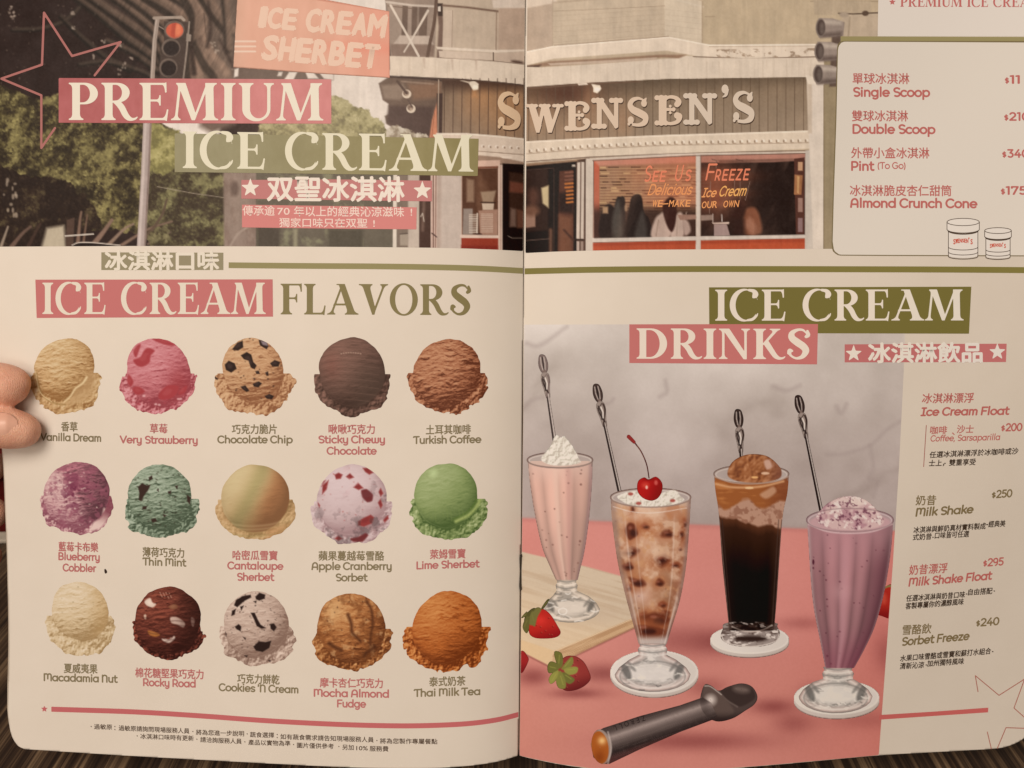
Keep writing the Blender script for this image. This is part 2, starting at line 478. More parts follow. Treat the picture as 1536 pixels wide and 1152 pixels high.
SERIF = {
    'I': (lambda X, Y: _flat(X, Y, [stem(.12, .31)]), .43), 'E': (_serif_E, .80), 'F': (lambda X, Y: _serif_E(X, Y, False), .74),
    'L': (lambda X, Y: _flat(X, Y, [stem(.12, .31, sr=0, tr=.085), [(.2, 0), (.62, 0), (.67, -.025), (.71, .30), (.67, .30)] + qc((.67, .30), (.64, .075), (.56, .06)) + [(.2, .06)]]), .75),
    'P': (g_P, .80), 'R': (g_R, .93), 'C': (g_C, .96), 'M': (g_M, 1.20), 'A': (g_A, 1.0), 'V': (g_V, .93), 'U': (g_U, .95), 'S': (g_S, .75), 'D': (g_D, .97), 'N': (g_N, .98), 'K': (g_K, .95),
    'O': (lambda X, Y: _flat(X, Y, [ell_poly(.48, .5, .44, .53)], [ell_poly(.48, .5, .27, .475)]), .96),
    '*': (lambda X, Y: _flat(X, Y, [star_poly()]), 1.0), ' ': (None, .42)}

# the carved letters over the shop: fat strokes with ball ends
def ball(X, Y, L):
    f = np.full(X.shape, -9.0)
    for x, y, r in L: f = np.maximum(f, r - np.hypot(X - x, Y - y))
    return f

def s_S(X, Y):
    f = brush(X, Y, [(.70, .90), (.50, .945), (.27, .88), (.17, .72), (.28, .57), (.55, .46), (.80, .33), (.78, .15), (.55, .06), (.28, .07)],
              [.03, .05, .08, .105, .12, .13, .125, .10, .06, .05], 8)
    f = np.maximum(f, ball(X, Y, [(.75, .78, .12), (.20, .22, .125), (.12, .09, .055)]))
    return np.maximum(f, brush(X, Y, [(.78, .86), (.84, .95)], [.07, .02]))

def s_bar(X, Y, xa, xb, y, r=.075):
    return np.maximum(brush(X, Y, [(xa, y), ((xa + xb) / 2, y), (xb, y)], [r * .85] * 3), ball(X, Y, [(xa, y, r), (xb, y, r), ((xa + xb) / 2, y, r * 1.12)]))

def s_W(X, Y):
    f = np.full(X.shape, -9.0)
    for P in ([(.05, .92), (.24, .92), (.42, .25), (.36, 0), (.27, 0)], [(.42, .92), (.54, .92), (.36, .0), (.28, .04)], [(.42, .92), (.62, .92), (.76, .30), (.70, .0), (.60, 0)], [(.86, .92), (.97, .92), (.71, 0), (.63, .04)]):
        f = np.maximum(f, -sd_poly(X, Y, P))
    for a, b in ((.03, .26), (.40, .62), (.78, .99)): f = np.maximum(f, s_bar(X, Y, a, b, .92, .06))
    return f

def s_E(X, Y):
    f = -sd_poly(X, Y, [(.17, .08), (.45, .08), (.45, .92), (.17, .92)])
    f = np.maximum(f, np.maximum(s_bar(X, Y, .10, .42, .92, .085), s_bar(X, Y, .10, .42, .08, .085)))
    f = np.maximum(f, brush(X, Y, [(.40, .90), (.60, .95), (.80, .90), (.88, .78), (.82, .70)], [.05, .055, .07, .10, .10]))
    f = np.maximum(f, brush(X, Y, [(.40, .08), (.62, .06), (.84, .13), (.90, .28), (.82, .33)], [.05, .055, .07, .11, .11]))
    f = np.maximum(f, brush(X, Y, [(.40, .53), (.66, .53)], [.05, .05]))
    return np.maximum(f, ball(X, Y, [(.70, .53, .07), (.58, .64, .05), (.58, .42, .05)]))

def s_N(X, Y):
    f = -sd_poly(X, Y, [(.18, .08), (.34, .08), (.34, .92), (.18, .92)])
    f = np.maximum(f, -sd_poly(X, Y, [(.74, .92), (.88, .92), (.88, .06), (.78, .0), (.74, .05)]))
    f = np.maximum(f, -sd_poly(X, Y, [(.16, .95), (.36, .95), (.86, .22), (.88, .05), (.80, 0), (.74, .06), (.22, .84)]))
    for a, b, y in ((.08, .34, .92), (.08, .42, .08), (.66, .95, .92)): f = np.maximum(f, s_bar(X, Y, a, b, y, .085))
    return f

SIGN = {'S': (s_S, .95), 'W': (s_W, 1.0), 'E': (s_E, 1.0), 'N': (s_N, 1.0),
        "'": (lambda X, Y: np.maximum(ball(X, Y, [(.5, .62, .34)]), brush(X, Y, [(.72, .55), (.60, .2), (.25, .02)], [.16, .13, .03])), 1.0)}

# rounded geometric sans, drawn as strokes (cap height 1)
XH = .73
def st(*polys): return [np.asarray(p, float) for p in polys]
def circ(cx, r=.295, a0=0, a1=360): return arc(cx, .365, r, .30, a0, a1, 26)
def dot(x, y): return [(x, y), (x + .001, y + .001)]
def arch(x0, x1, top=.665, r=None, foot=0): 
    r = r or (x1 - x0) / 2
    return [(x0, top - r)] + arc((x0 + x1) / 2, top - r, (x1 - x0) / 2, r, 180, 0, 14) + [(x1, foot)]
def cup(x0, x1, top=.665, bot=.065):
    r = (x1 - x0) / 2
    return [(x0, top), (x0, bot + r)] + arc((x0 + x1) / 2, bot + r, r, r, 180, 360, 14) + [(x1, top)]

SANS = {
 'a': (st(circ(.37), [(.665, .665), (.665, .065)]), .80), 'b': (st(circ(.43), [(.135, 1.0), (.135, .065)]), .80), 'd': (st(circ(.37), [(.665, 1.0), (.665, .065)]), .80),
 'p': (st(circ(.43), [(.135, .665), (.135, -.24)]), .80), 'g': (st(circ(.37), [(.665, .665), (.665, -.02)] + arc(.42, -.02, .245, .19, 0, -140, 12)), .80),
 'o': (st(circ(.37)), .74), 'c': (st(circ(.37, a0=48, a1=312)), .66), 'e': (st(circ(.37, a0=0, a1=312), [(.08, .365), (.66, .365)]), .74),
 'f': (st([(.19, .065), (.19, .78)] + arc(.36, .78, .17, .19, 180, 70, 8), [(.04, .66), (.38, .66)]), .42),
 'h': (st([(.135, 1.0), (.135, .065)], arch(.135, .60, foot=.065)), .74), 'i': (st([(.165, .665), (.165, .065)], dot(.165, .92)), .33),
 'k': (st([(.135, 1.0), (.135, .065)], [(.55, .665), (.16, .30)], [(.28, .42), (.58, .065)]), .63), 'l': (st([(.165, 1.0), (.165, .065)]), .33),
 'm': (st([(.125, .665), (.125, .065)], arch(.125, .50, foot=.065), arch(.50, .875, foot=.065)), 1.0), 'n': (st([(.135, .665), (.135, .065)], arch(.135, .60, foot=.065)), .74),
 'r': (st([(.135, .665), (.135, .065)], [(.135, .43)] + arc(.36, .43, .225, .235, 180, 85, 8)), .44),
 's': (st([(.50, .60)] + arc(.30, .52, .19, .145, 60, 250, 12) + arc(.31, .21, .20, .145, 80, -120, 12)[0:] + [(.08, .13)]), .58),
 't': (st([(.19, .90), (.19, .25)] + arc(.36, .25, .17, .185, 180, 300, 8), [(.04, .665), (.42, .665)]), .48),
 'u': (st(cup(.125, .59), [(.59, .665), (.59, .065)]), .72), 'v': (st([(.05, .665), (.31, .08), (.57, .665)]), .62),
 'w': (st(cup(.11, .47), cup(.47, .83)), .94), 'y': (st(cup(.125, .58), [(.58, .665), (.58, -.02)] + arc(.36, -.02, .22, .19, 0, -140, 12)), .71), 'z': (st([(.08, .655), (.50, .655), (.08, .075), (.52, .075)]), .60),
 'A': (st([(.10, .065), (.16, .55)] + arc(.45, .55, .29, .385, 175, 0, 16) + [(.74, .065)], [(.15, .36), (.74, .36)]), .88),
 'B': (st([(.14, .065), (.14, .935), (.42, .935)] + arc(.42, .725, .22, .21, 90, -90, 12) + [(.14, .515)], [(.42, .515)] + arc(.45, .29, .25, .225, 90, -90, 12) + [(.14, .065)]), .79),
 'C': (st(arc(.48, .5, .40, .435, 45, 315, 26)), .86), 'D': (st([(.14, .065), (.14, .935), (.40, .935)] + arc(.40, .5, .42, .435, 90, -90, 18) + [(.14, .065)]), .90),
 'F': (st([(.14, .065), (.14, .935), (.66, .935)], [(.14, .50), (.56, .50)]), .70), 'G': (st(arc(.48, .5, .40, .435, 48, 330, 26) + [(.83, .46), (.55, .46)]), .94),
 'I': (st([(.26, .065), (.26, .935)], [(.06, .065), (.46, .065)], [(.06, .935), (.46, .935)]), .54), 'L': (st([(.14, .935), (.14, .065), (.62, .065)]), .66),
 'M': (st([(.13, .065), (.13, .935)], arch(.13, .56, top=.935, foot=.30), arch(.56, .99, top=.935, foot=.065)), 1.12), 'N': (st([(.13, .065), (.13, .935)], arch(.13, .68, top=.935, foot=.065)), .82),
 'P': (st([(.14, .065), (.14, .935), (.42, .935)] + arc(.42, .66, .27, .275, 90, -90, 14) + [(.14, .385)]), .77),
 'R': (st([(.14, .065), (.14, .935), (.42, .935)] + arc(.42, .66, .27, .275, 90, -90, 14) + [(.14, .385)], [(.44, .385), (.70, .065)]), .80),
 'S': (st([(.64, .84)] + arc(.40, .72, .26, .215, 50, 255, 14) + arc(.40, .28, .28, .215, 80, -130, 14)), .74), 'T': (st([(.04, .86), (.09, .935), (.70, .935)], [(.39, .935), (.39, .065)]), .74),
 'E': (st([(.64, .935), (.14, .935), (.14, .065), (.64, .065)], [(.14, .50), (.58, .50)]), .70), 'Z': (st([(.08, .93), (.62, .93), (.08, .07), (.64, .07)]), .72),
 'U': (st([(.13, .935), (.13, .36)] + arc(.42, .36, .29, .295, 180, 360, 14) + [(.71, .935)]), .84),
 'V': (st([(.04, .935), (.40, .08), (.76, .935)]), .80),
 '0': (st(arc(.36, .5, .28, .435, 0, 360, 28)), .72), '1': (st([(.06, .90), (.24, .935), (.24, .065)]), .40), '2': (st(arc(.32, .68, .25, .255, 155, -35, 14) + [(.08, .075), (.62, .075)]), .68),
 '3': (st([(.08, .93), (.55, .93), (.30, .57)] + arc(.32, .32, .26, .25, 90, -135, 14)), .66), '4': (st([(.46, .935), (.08, .33), (.68, .33)], [(.50, .55), (.50, .065)]), .74),
 '5': (st([(.56, .93), (.17, .93), (.13, .56)] + arc(.32, .33, .27, .26, 115, -140, 14)), .67), '7': (st([(.06, .80), (.06, .93), (.58, .93), (.22, .065)]), .64),
 '9': (st(arc(.33, .67, .255, .26, 0, 360, 22), [(.585, .67), (.57, .40)] + arc(.28, .33, .29, .265, 0, -75, 8)), .70),
 '$': (st([(.50, .74)] + arc(.32, .64, .20, .15, 50, 255, 12) + arc(.32, .35, .22, .15, 80, -130, 12), [(.32, .92), (.32, .06)]), .62),
 '(': (st(arc(.42, .40, .30, .62, 130, 230, 12)), .34), ')': (st(arc(-.10, .40, .30, .62, 50, -50, 12)), .34), ',': (st([(.12, .09), (.07, -.10)]), .26), "'": (st([(.12, .96), (.10, .76)]), .25),
 '%': (st(arc(.22, .72, .15, .2, 0, 360, 16), arc(.68, .24, .15, .2, 0, 360, 16), [(.68, .93), (.22, .065)]), .92), ' ': (None, .30)}

_glyphs = {}
def glyph(face, ch, weight=.15):
    key = (face, ch, weight)
    if key not in _glyphs:
        tab = {'serif': SERIF, 'sans': SANS, 'sign': SIGN}[face]
        g, adv = tab[ch]
        if g is None:
            _glyphs[key] = (None, adv)
        else:
            n = 46 if face == 'sans' else 72
            X, Y = np.meshgrid(np.linspace(-.15, 1.3, int(n * 1.45)), np.linspace(1.12, -.32, int(n * 1.44)))
            if face == 'sans':
                f = np.full(X.shape, -9.0)
                for P in g: f = np.maximum(f, -sd_line(X, Y, P, weight / 2 * (1.15 if len(P) == 2 and abs(P[0][0] - P[1][0]) < .01 and abs(P[0][1] - P[1][1]) < .01 else 1)))
            else:
                f = g(X, Y)
            pts, src, loops, starts = march(f, X, Y)
            _glyphs[key] = ((pts, loops, np.array(starts)), adv)
    return _glyphs[key]

class Ink:
    """flat inked shapes gathered into one mesh"""
    def __init__(s): s.p = []; s.l = []; s.s = []; s.c = []; s.z = []; s.nv = 0; s.nl = 0
    def add(s, pts, loops, starts, rgb, z=0.0):
        pts = np.asarray(pts, float)
        s.p.append(pts); s.l.append(np.asarray(loops) + s.nv); s.s.append(np.asarray(starts) + s.nl)
        s.c.append(np.tile(np.asarray(rgb, float), (len(pts), 1)))
        s.z.append(np.full(len(pts), z)); s.nv += len(pts); s.nl += len(loops)
    def text(s, face, txt, x, y, width, cap, rgb, slope=0.0, shear=0.0, weight=.15, curve=None, track=0.0):
        adv = 0; items = []
        for ch in txt:
            g, a = glyph(face, ch, weight)
            items.append((g, adv)); adv += a + track
        adv -= track
        k = width / adv
        for g, ax in items:
            if g is None: continue
            P, L, S = g
            gx = (P[:, 0] + ax) * k + P[:, 1] * cap * shear
            by = y + slope * gx
            if curve: by = by + curve(x + gx)
            s.add(np.stack([x + gx, by - P[:, 1] * cap], 1), L, S, rgb)
        return s
    def glyph_box(s, face, ch, x0, y0, x1, y1, rgb, slope=0.0):
        P, L, S = glyph(face, ch)[0]
        gx = x0 + P[:, 0] * (x1 - x0)
        s.add(np.stack([gx, y1 - P[:, 1] * (y1 - y0) + slope * (gx - x0)], 1), L, S, rgb)
        return s
    def cjk(s, txt, x, yc, width, hgt, rgb, slope=0.0, shear=0.0, bold=.012):
        P, L, S = cjk_mesh(txt)
        gx = P[:, 0] / max(len(txt), 1)
        x0, x1 = P[:, 0].min(), P[:, 0].max()
        u = (P[:, 0] - x0) / (x1 - x0) * width
        v = (P[:, 1] - .36) * hgt
        uu = u + v * shear
        e = bold * hgt
        # a heavier weight: the same type struck several times, each a hair above the last
        for k, (ox, oy) in enumerate(((0, 0), (e, e * .4), (-e, -e * .4), (e * .4, -e), (-e * .4, e)) if bold > .004 else ((0, 0),)):
            s.add(np.stack([x + uu + ox, yc + slope * uu - v + oy], 1), L, S, rgb, .16 * k)
        return s
    def poly(s, P, rgb, sub=26):
        """a filled outline cut into a fine grid so that it follows the bowed sheet"""
        P = np.asarray(P, float)
        x0, y0 = P.min(0) - 2; x1, y1 = P.max(0) + 2
        st_ = max(1.0, min(4.0, max(x1 - x0, y1 - y0) / sub, min(x1 - x0, y1 - y0) / 5))
        X, Y = np.meshgrid(np.arange(x0, x1 + st_, st_), np.arange(y0, y1 + st_, st_))
        pts, src, loops, starts = march(-sd_poly(X, Y, P), X, Y)
        s.add(pts, loops, starts, rgb); return s
    def band(s, top, low, rgb, n=None):
        """a crisp strip between an upper and a lower edge line"""
        top = np.asarray(top, float); low = np.asarray(low, float)
        L = lambda P: np.concatenate([[0], np.cumsum(np.hypot(*(P[1:] - P[:-1]).T))])
        a, b = L(top), L(low); n = n or max(2, int(a[-1] / 4)); m = max(1, int(max(abs(low[0, 1] - top[0, 1]), abs(low[-1, 1] - top[-1, 1])) / 4))
        t = np.linspace(0, 1, n + 1)
        A = np.stack([np.interp(t * a[-1], a, top[:, k]) for k in (0, 1)], 1); B = np.stack([np.interp(t * b[-1], b, low[:, k]) for k in (0, 1)], 1)
        pts = np.concatenate([A + (B - A) * j / m for j in range(m + 1)]); q = []
        for j in range(m):
            for i in range(n):
                o = j * (n + 1) + i
                q += [o, o + n + 1, o + n + 2, o + 1]
        s.add(pts, np.array(q), np.arange(0, len(q), 4), rgb); return s
    def stroke(s, P, w, rgb, smooth=0):
        if smooth: P = smooth_pts(P, smooth)
        P = np.asarray(P, float)
        st_ = max(.45, min(1.2, w / 2.5))
        x0, y0 = P.min(0) - w - 2; x1, y1 = P.max(0) + w + 2
        X, Y = np.meshgrid(np.arange(x0, x1 + st_, st_), np.arange(y0, y1 + st_, st_))
        pts, src, loops, starts = march(-sd_line(X, Y, P, w / 2), X, Y)
        s.add(pts, loops, starts, rgb); return s
    def build(s, name, parent, layer, label=None):
        pts = np.concatenate(s.p); col = ink(np.concatenate(s.c), pts[:, 0], pts[:, 1])
        o = mesh_from_arrays(name, place(pts[:, 0], pts[:, 1], layer + np.concatenate(s.z)), np.concatenate(s.l), np.concatenate(s.s), INK, col, parent)
        if label: o['label'] = label
        return o

_cjk = {}
def cjk_mesh(txt):
    key = txt
    if key not in _cjk and len(txt) > 1 and '莓' in txt:         # set letter by letter
        co = []; lv = []; ls = []; nv = nl = 0
        for i, ch in enumerate(txt):
            P, L, S = cjk_mesh(ch)
            co.append(P + np.array((i * 1.0, 0))); lv.append(L + nv); ls.append(S + nl); nv += len(P); nl += len(L)
        _cjk[key] = (np.concatenate(co), np.concatenate(lv), np.concatenate(ls))
    elif key == '莓' and key not in _cjk:                        # the grass head set over the lower part
        A, La, Sa = cjk_mesh('艹'); B, Lb, Sb = cjk_mesh('每')
        a0, a1 = A.min(0), A.max(0); b0, b1 = B.min(0), B.max(0)
        A = (A - a0) / (a1 - a0) * np.array((.88, .20)) + np.array((.06, .64)); B = (B - b0) / (b1 - b0) * np.array((.90, .68)) + np.array((.05, -.06))
        _cjk[key] = (np.concatenate([A, B]), np.concatenate([La, Lb + len(A)]), np.concatenate([Sa, Sb + len(La)]))
    if key not in _cjk:
        c = bpy.data.curves.new('type', 'FONT')
        c.body = txt; c.size = 1.0; c.fill_mode = 'FRONT'; c.dimensions = '2D'; c.resolution_u = 3
        o = bpy.data.objects.new('type', c); COL.objects.link(o)
        bpy.context.view_layer.update()
        dg = bpy.context.evaluated_depsgraph_get()
        me = bpy.data.meshes.new_from_object(o.evaluated_get(dg))
        n = len(me.vertices); co = np.empty(n * 3, np.float32); me.vertices.foreach_get('co', co)
        m = len(me.loops); lv = np.empty(m, np.int32); me.loops.foreach_get('vertex_index', lv)
        k = len(me.polygons); ls = np.empty(k, np.int32); me.polygons.foreach_get('loop_start', ls)
        nz = np.empty(k * 3, np.float32); me.polygons.foreach_get('normal', nz)
        co = co.reshape(-1, 3)[:, :2].astype(float)
        if k and nz.reshape(-1, 3)[:, 2].mean() < 0:
            ends = np.append(ls[1:], m)
            lv = np.concatenate([lv[a:b][::-1] for a, b in zip(ls, ends)])
        bpy.data.objects.remove(o); bpy.data.curves.remove(c); bpy.data.meshes.remove(me)
        _cjk[key] = (co, lv.astype(np.int64), ls.astype(np.int64))
    return _cjk[key]
# ---------------------------------------------------------------- the menu: two sheets with a fold, spare sheets behind
menu = bpy.data.objects.new('menu_booklet', None)
COL.objects.link(menu)
menu.matrix_world = CAM_M @ Matrix.Translation(BASE)
menu.empty_display_size = 0.05
tag(menu, 'open ice cream menu booklet with printed photos, held upright on the dark table', 'menu')

def sheet_outline_left(grow=0.0, edge=0.0):
    low = smooth_pts([(36, 1123.5), (120, 1129), (200, 1134), (300, 1139.5), (400, 1145), (500, 1150), (580, 1152.5), (640, 1152.5), (700, 1149), (745, 1142.5), (777.2, 1133.5)], 6)
    P = [(-38, -70), (-30, 250), (-14, 540), (4, 680), (8.5, 760), (12, 850), (14, 960), (12.5, 1050), (13, 1078), (15.5, 1096), (20, 1109), (27, 1119)]
    P = smooth_pts(P, 6).tolist() + low.tolist()
    P = [(x - edge, y + grow) for x, y in P]
    return P + [(gutter(v) - np.interp(v, [0, 480, 620, 1100], [.9, .9, .8, .9]), v) for v in (1100, 840, 600, 380, 100, -70)]

def sheet_outline_right():
    low = smooth_pts([(779.2, 1133.5), (800, 1138.5), (840, 1146.5), (884, 1152.5), (960, 1157.5), (1050, 1155.5), (1136, 1149.5), (1220, 1142), (1318, 1133), (1400, 1128.2), (1478, 1124)], 6).tolist()
    corner = smooth_pts([(1478, 1124), (1503, 1121.5), (1525, 1114), (1540, 1103), (1548, 1085), (1551, 1060)], 6).tolist()
    return [(gutter(v) + np.interp(v, [0, 480, 620, 1100], [.1, .1, .9, 1.0]), v) for v in (-70, 100, 380, 480, 620, 840, 1100)] + low + corner + [(1560, 900), (1572, 600), (1580, 300), (1586, -70)]

def make_sheet(name, P, layer, thick=0.00022, step=3.0, parent=None, depth=0.0):
    P = np.asarray(P, float)
    x0, y0 = P.min(0) - step; x1, y1 = P.max(0) + step
    X, Y = np.meshgrid(np.arange(x0, x1 + step, step), np.arange(y0, y1 + step, step))
    pts, src, loops, starts = march(-sd_poly(X, Y, P), X, Y)
    co = place(pts[:, 0], pts[:, 1], layer)
    co[:, 2] -= depth
    o = mesh_from_arrays(name, co, loops, starts, PAPER, None, parent or menu)
    md = o.modifiers.new('thickness', 'SOLIDIFY'); md.thickness = thick; md.offset = -1
    return o

page_l = make_sheet('page', sheet_outline_left(), 0)
page_r = make_sheet('page', sheet_outline_right(), 0)
tag(page_l, 'left page with the shop photo and fifteen scoop pictures')
tag(page_r, 'right page with the shop front and four drinks in tall glasses')
# under page peeps out at left; dark strips paint in gap and fold shade
gap = make_sheet('gap_shade_sheet', sheet_outline_left(-8, 1.5), 0, depth=0.0007)
gap.data.materials[0] = plain('painted_gap_shade', (0.10, 0.075, 0.055), 0.8, 0.1)
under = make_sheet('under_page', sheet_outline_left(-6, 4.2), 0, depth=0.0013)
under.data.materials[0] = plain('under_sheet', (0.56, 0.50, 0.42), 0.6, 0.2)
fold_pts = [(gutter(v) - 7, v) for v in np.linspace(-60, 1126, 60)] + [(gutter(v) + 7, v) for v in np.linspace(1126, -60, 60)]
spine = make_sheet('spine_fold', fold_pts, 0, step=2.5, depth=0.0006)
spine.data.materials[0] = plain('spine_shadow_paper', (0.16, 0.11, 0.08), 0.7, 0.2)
# staple wire across the fold
def wire(name, P, r, mat, parent, layer=1, seg=6):
    C = np.array([place(np.array([u]), np.array([v]), layer)[0] + np.array([0, 0, h]) for u, v, h in P])
    bm = bmesh.new(); rings = []
    for i, c in enumerate(C):
        t = C[min(i + 1, len(C) - 1)] - C[max(i - 1, 0)]
        t = Vector(t).normalized(); a = t.orthogonal().normalized(); b = t.cross(a)
        rings.append([bm.verts.new(Vector(c) + r * (math.cos(k * 2 * math.pi / seg) * a + math.sin(k * 2 * math.pi / seg) * b)) for k in range(seg)])
    for A, B in zip(rings[:-1], rings[1:]):
        for k in range(seg): bm.faces.new((A[k], A[(k + 1) % seg], B[(k + 1) % seg], B[k]))
    bm.faces.new(rings[0][::-1]); bm.faces.new(rings[-1])
    me = bpy.data.meshes.new(name); bm.to_mesh(me); bm.free()
    me.materials.append(mat)
    o = bpy.data.objects.new(name, me); COL.objects.link(o); o.parent = parent
    return o
STEEL = plain('dull_staple_steel', (0.10, 0.085, 0.07), 0.35, 0.5, 0.8)
wire('staple', [(gutter(831) + 1, 831, -.0003), (gutter(833), 833, .0006), (gutter(836) - .5, 836, .0003), (gutter(857) - .6, 857, -.0004), (gutter(879) - .5, 879, .0003), (gutter(882), 882, .0006), (gutter(884) + 1, 884, -.0003)], .00055, STEEL, menu)

# ---------------------------------------------------------------- printed colours as they appear
RED = (184, 108, 100); OLIVE = (132, 114, 84); PINK = (206, 112, 108); GREEN = (146, 128, 84); DGREEN = (128, 106, 52); CREAM = (229, 209, 184); BROWN = (82, 60, 44)
# ---------------------------------------------------------------- the hand holding the left edge
def skin_material():
    m, nt, b = nodes_of('skin')
    tc = nt.nodes.new('ShaderNodeTexCoord')
    n = nt.nodes.new('ShaderNodeTexNoise'); n.inputs['Scale'].default_value = 90; n.inputs['Detail'].default_value = 6
    n.inputs['Roughness'].default_value = .65
    nt.links.new(tc.outputs['Object'], n.inputs['Vector'])
    r = nt.nodes.new('ShaderNodeValToRGB')
    r.color_ramp.elements[0].position = .32; r.color_ramp.elements[1].position = .70
    r.color_ramp.elements[0].color = (.74, .36, .25, 1); r.color_ramp.elements[1].color = (.90, .54, .40, 1)
    nt.links.new(n.outputs['Fac'], r.inputs['Fac']); nt.links.new(r.outputs['Color'], b.inputs['Base Color'])
    w = nt.nodes.new('ShaderNodeTexWave'); w.inputs['Scale'].default_value = 700; w.inputs['Distortion'].default_value = 6; w.inputs['Detail'].default_value = 2
    nt.links.new(tc.outputs['Object'], w.inputs['Vector'])
    v = nt.nodes.new('ShaderNodeTexVoronoi'); v.inputs['Scale'].default_value = 1600
    nt.links.new(tc.outputs['Object'], v.inputs['Vector'])
    mx = nt.nodes.new('ShaderNodeMath'); mx.operation = 'MULTIPLY_ADD'; mx.inputs[1].default_value = .35
    nt.links.new(w.outputs['Fac'], mx.inputs[0]); nt.links.new(v.outputs['Distance'], mx.inputs[2])
    bp = nt.nodes.new('ShaderNodeBump'); bp.inputs['Strength'].default_value = .5; bp.inputs['Distance'].default_value = .0004
    nt.links.new(mx.outputs[0], bp.inputs['Height']); nt.links.new(bp.outputs['Normal'], b.inputs['Normal'])
    b.inputs['Subsurface Weight'].default_value = .22; b.inputs['Subsurface Radius'].default_value = (.004, .0016, .0008); b.inputs['Subsurface Scale'].default_value = 1.0
    b.inputs['Roughness'].default_value = .48
    return m
SKIN = skin_material()

def hp(x, y, z):
    """layout position with height z (metres) in front of the page"""
    d = H + float(relief(max(x, -40), y)) - z
    return np.array([(x - 768) * d / FPX, -(y - 576) * d / FPX, -d])

def limb(bm, P, R, flat=1.0):
    """overlapping balls along a chain of joints; the voxel remesh melts them into one skin"""
    PR = smooth_pts(np.column_stack([np.array(P), R]), 9)
    for x, y, z, r in PR:
        bmesh.ops.create_icosphere(bm, subdivisions=3, radius=float(r), matrix=Matrix.Translation((x, y, z)) @ Matrix.Diagonal((1, 1, flat, 1)))

def hand():
    bm = bmesh.new()
    mm = UNIT
    # index fingertip on the page (upper), thumb tip below it
    limb(bm, [hp(25, 577, .0062), hp(5, 576, .0070), hp(-35, 574, .0095), hp(-100, 566, .020), hp(-190, 590, .030), hp(-270, 690, .018)], [27.5 * mm * .62, 31 * mm, 32 * mm, 33 * mm, 35 * mm, 38 * mm])
    limb(bm, [hp(20, 575, .0064), hp(10, 578, .0066)], [24 * mm, 31.5 * mm])
    limb(bm, [hp(33, 646, .0064), hp(16, 643, .0072), hp(-20, 640, .0090), hp(-75, 650, .012), hp(-160, 690, .018), hp(-260, 760, .012)], [26 * mm, 30.5 * mm, 32 * mm, 33 * mm, 37 * mm, 46 * mm])
    # three fingers curled behind the sheets
    for y, x1, r in ((700, -30, 31), (770, -22, 30), (835, -36, 27)):
        limb(bm, [hp(-14 + (x1 + 22) * .5, y, -.0125), hp(-70, y + 4, -.0145), hp(-150, y + 6, -.018), hp(-215, y - 8, -.010), hp(-270, y - 30, .002)], [r * mm * .86, r * mm, r * 1.05 * mm, r * 1.1 * mm, r * 1.3 * mm])
    # palm and wrist out to the left
    limb(bm, [hp(-262, 700, .012), hp(-300, 760, .006), hp(-340, 830, .002), hp(-420, 930, .0), hp(-540, 1060, -.01)], [42 * mm, 58 * mm, 72 * mm, 92 * mm, 84 * mm])
    limb(bm, [hp(-275, 800, .0), hp(-330, 860, -.002), hp(-420, 930, .0)], [40 * mm, 60 * mm, 80 * mm])
    me = bpy.data.meshes.new('hand'); bm.to_mesh(me); bm.free()
    me.transform(CAM_M); org = CAM_M @ Vector(hp(-330, 850, 0)); me.transform(Matrix.Translation(-org))
    me.materials.append(SKIN)
    o = bpy.data.objects.new('hand', me); COL.objects.link(o); o.location = org
    rm = o.modifiers.new('one_skin', 'REMESH'); rm.mode = 'VOXEL'; rm.voxel_size = .0008; rm.use_smooth_shade = True
    sm = o.modifiers.new('soften', 'SMOOTH'); sm.factor = .6; sm.iterations = 10
    tag(o, 'bare hand pinching the left edge of the menu, two fingertips in view', 'hand')
    # thumb nail: a curved plate that follows the fingertip
    X, Y = np.meshgrid(np.linspace(-64, 30, 40), np.linspace(614, 670, 30))
    out = [(-60, 622), (-20, 617), (8, 619), (22, 625), (27.5, 636), (28, 648), (24, 658), (12, 664), (-20, 667), (-60, 668)]
    pts, src, loops, starts = march(-sd_poly(X, Y, closed_pts(out, 4)), X, Y)
    cyv = np.interp(pts[:, 0], [-64, 30], [642, 642]); dy = (pts[:, 1] - cyv) / 32.0
    ztop = np.interp(pts[:, 0], [-64, -20, 10, 30], [.0204, .0174, .0152, .0124]) - .0046 * dy ** 2 - .0018 * dy ** 4
    co = np.array([hp(x, y, z) for (x, y), z in zip(pts, ztop)])
    co = np.array([list(CAM_M @ Vector(c) - org) for c in co])
    nm = plain('finger_nail', (.80, .47, .36), .3, .45, 0, 160, .06)
    n = mesh_from_arrays('nail', co, loops, starts, nm, None, o)
    sd = n.modifiers.new('thickness', 'SOLIDIFY'); sd.thickness = .0003; sd.offset = -1
hand()

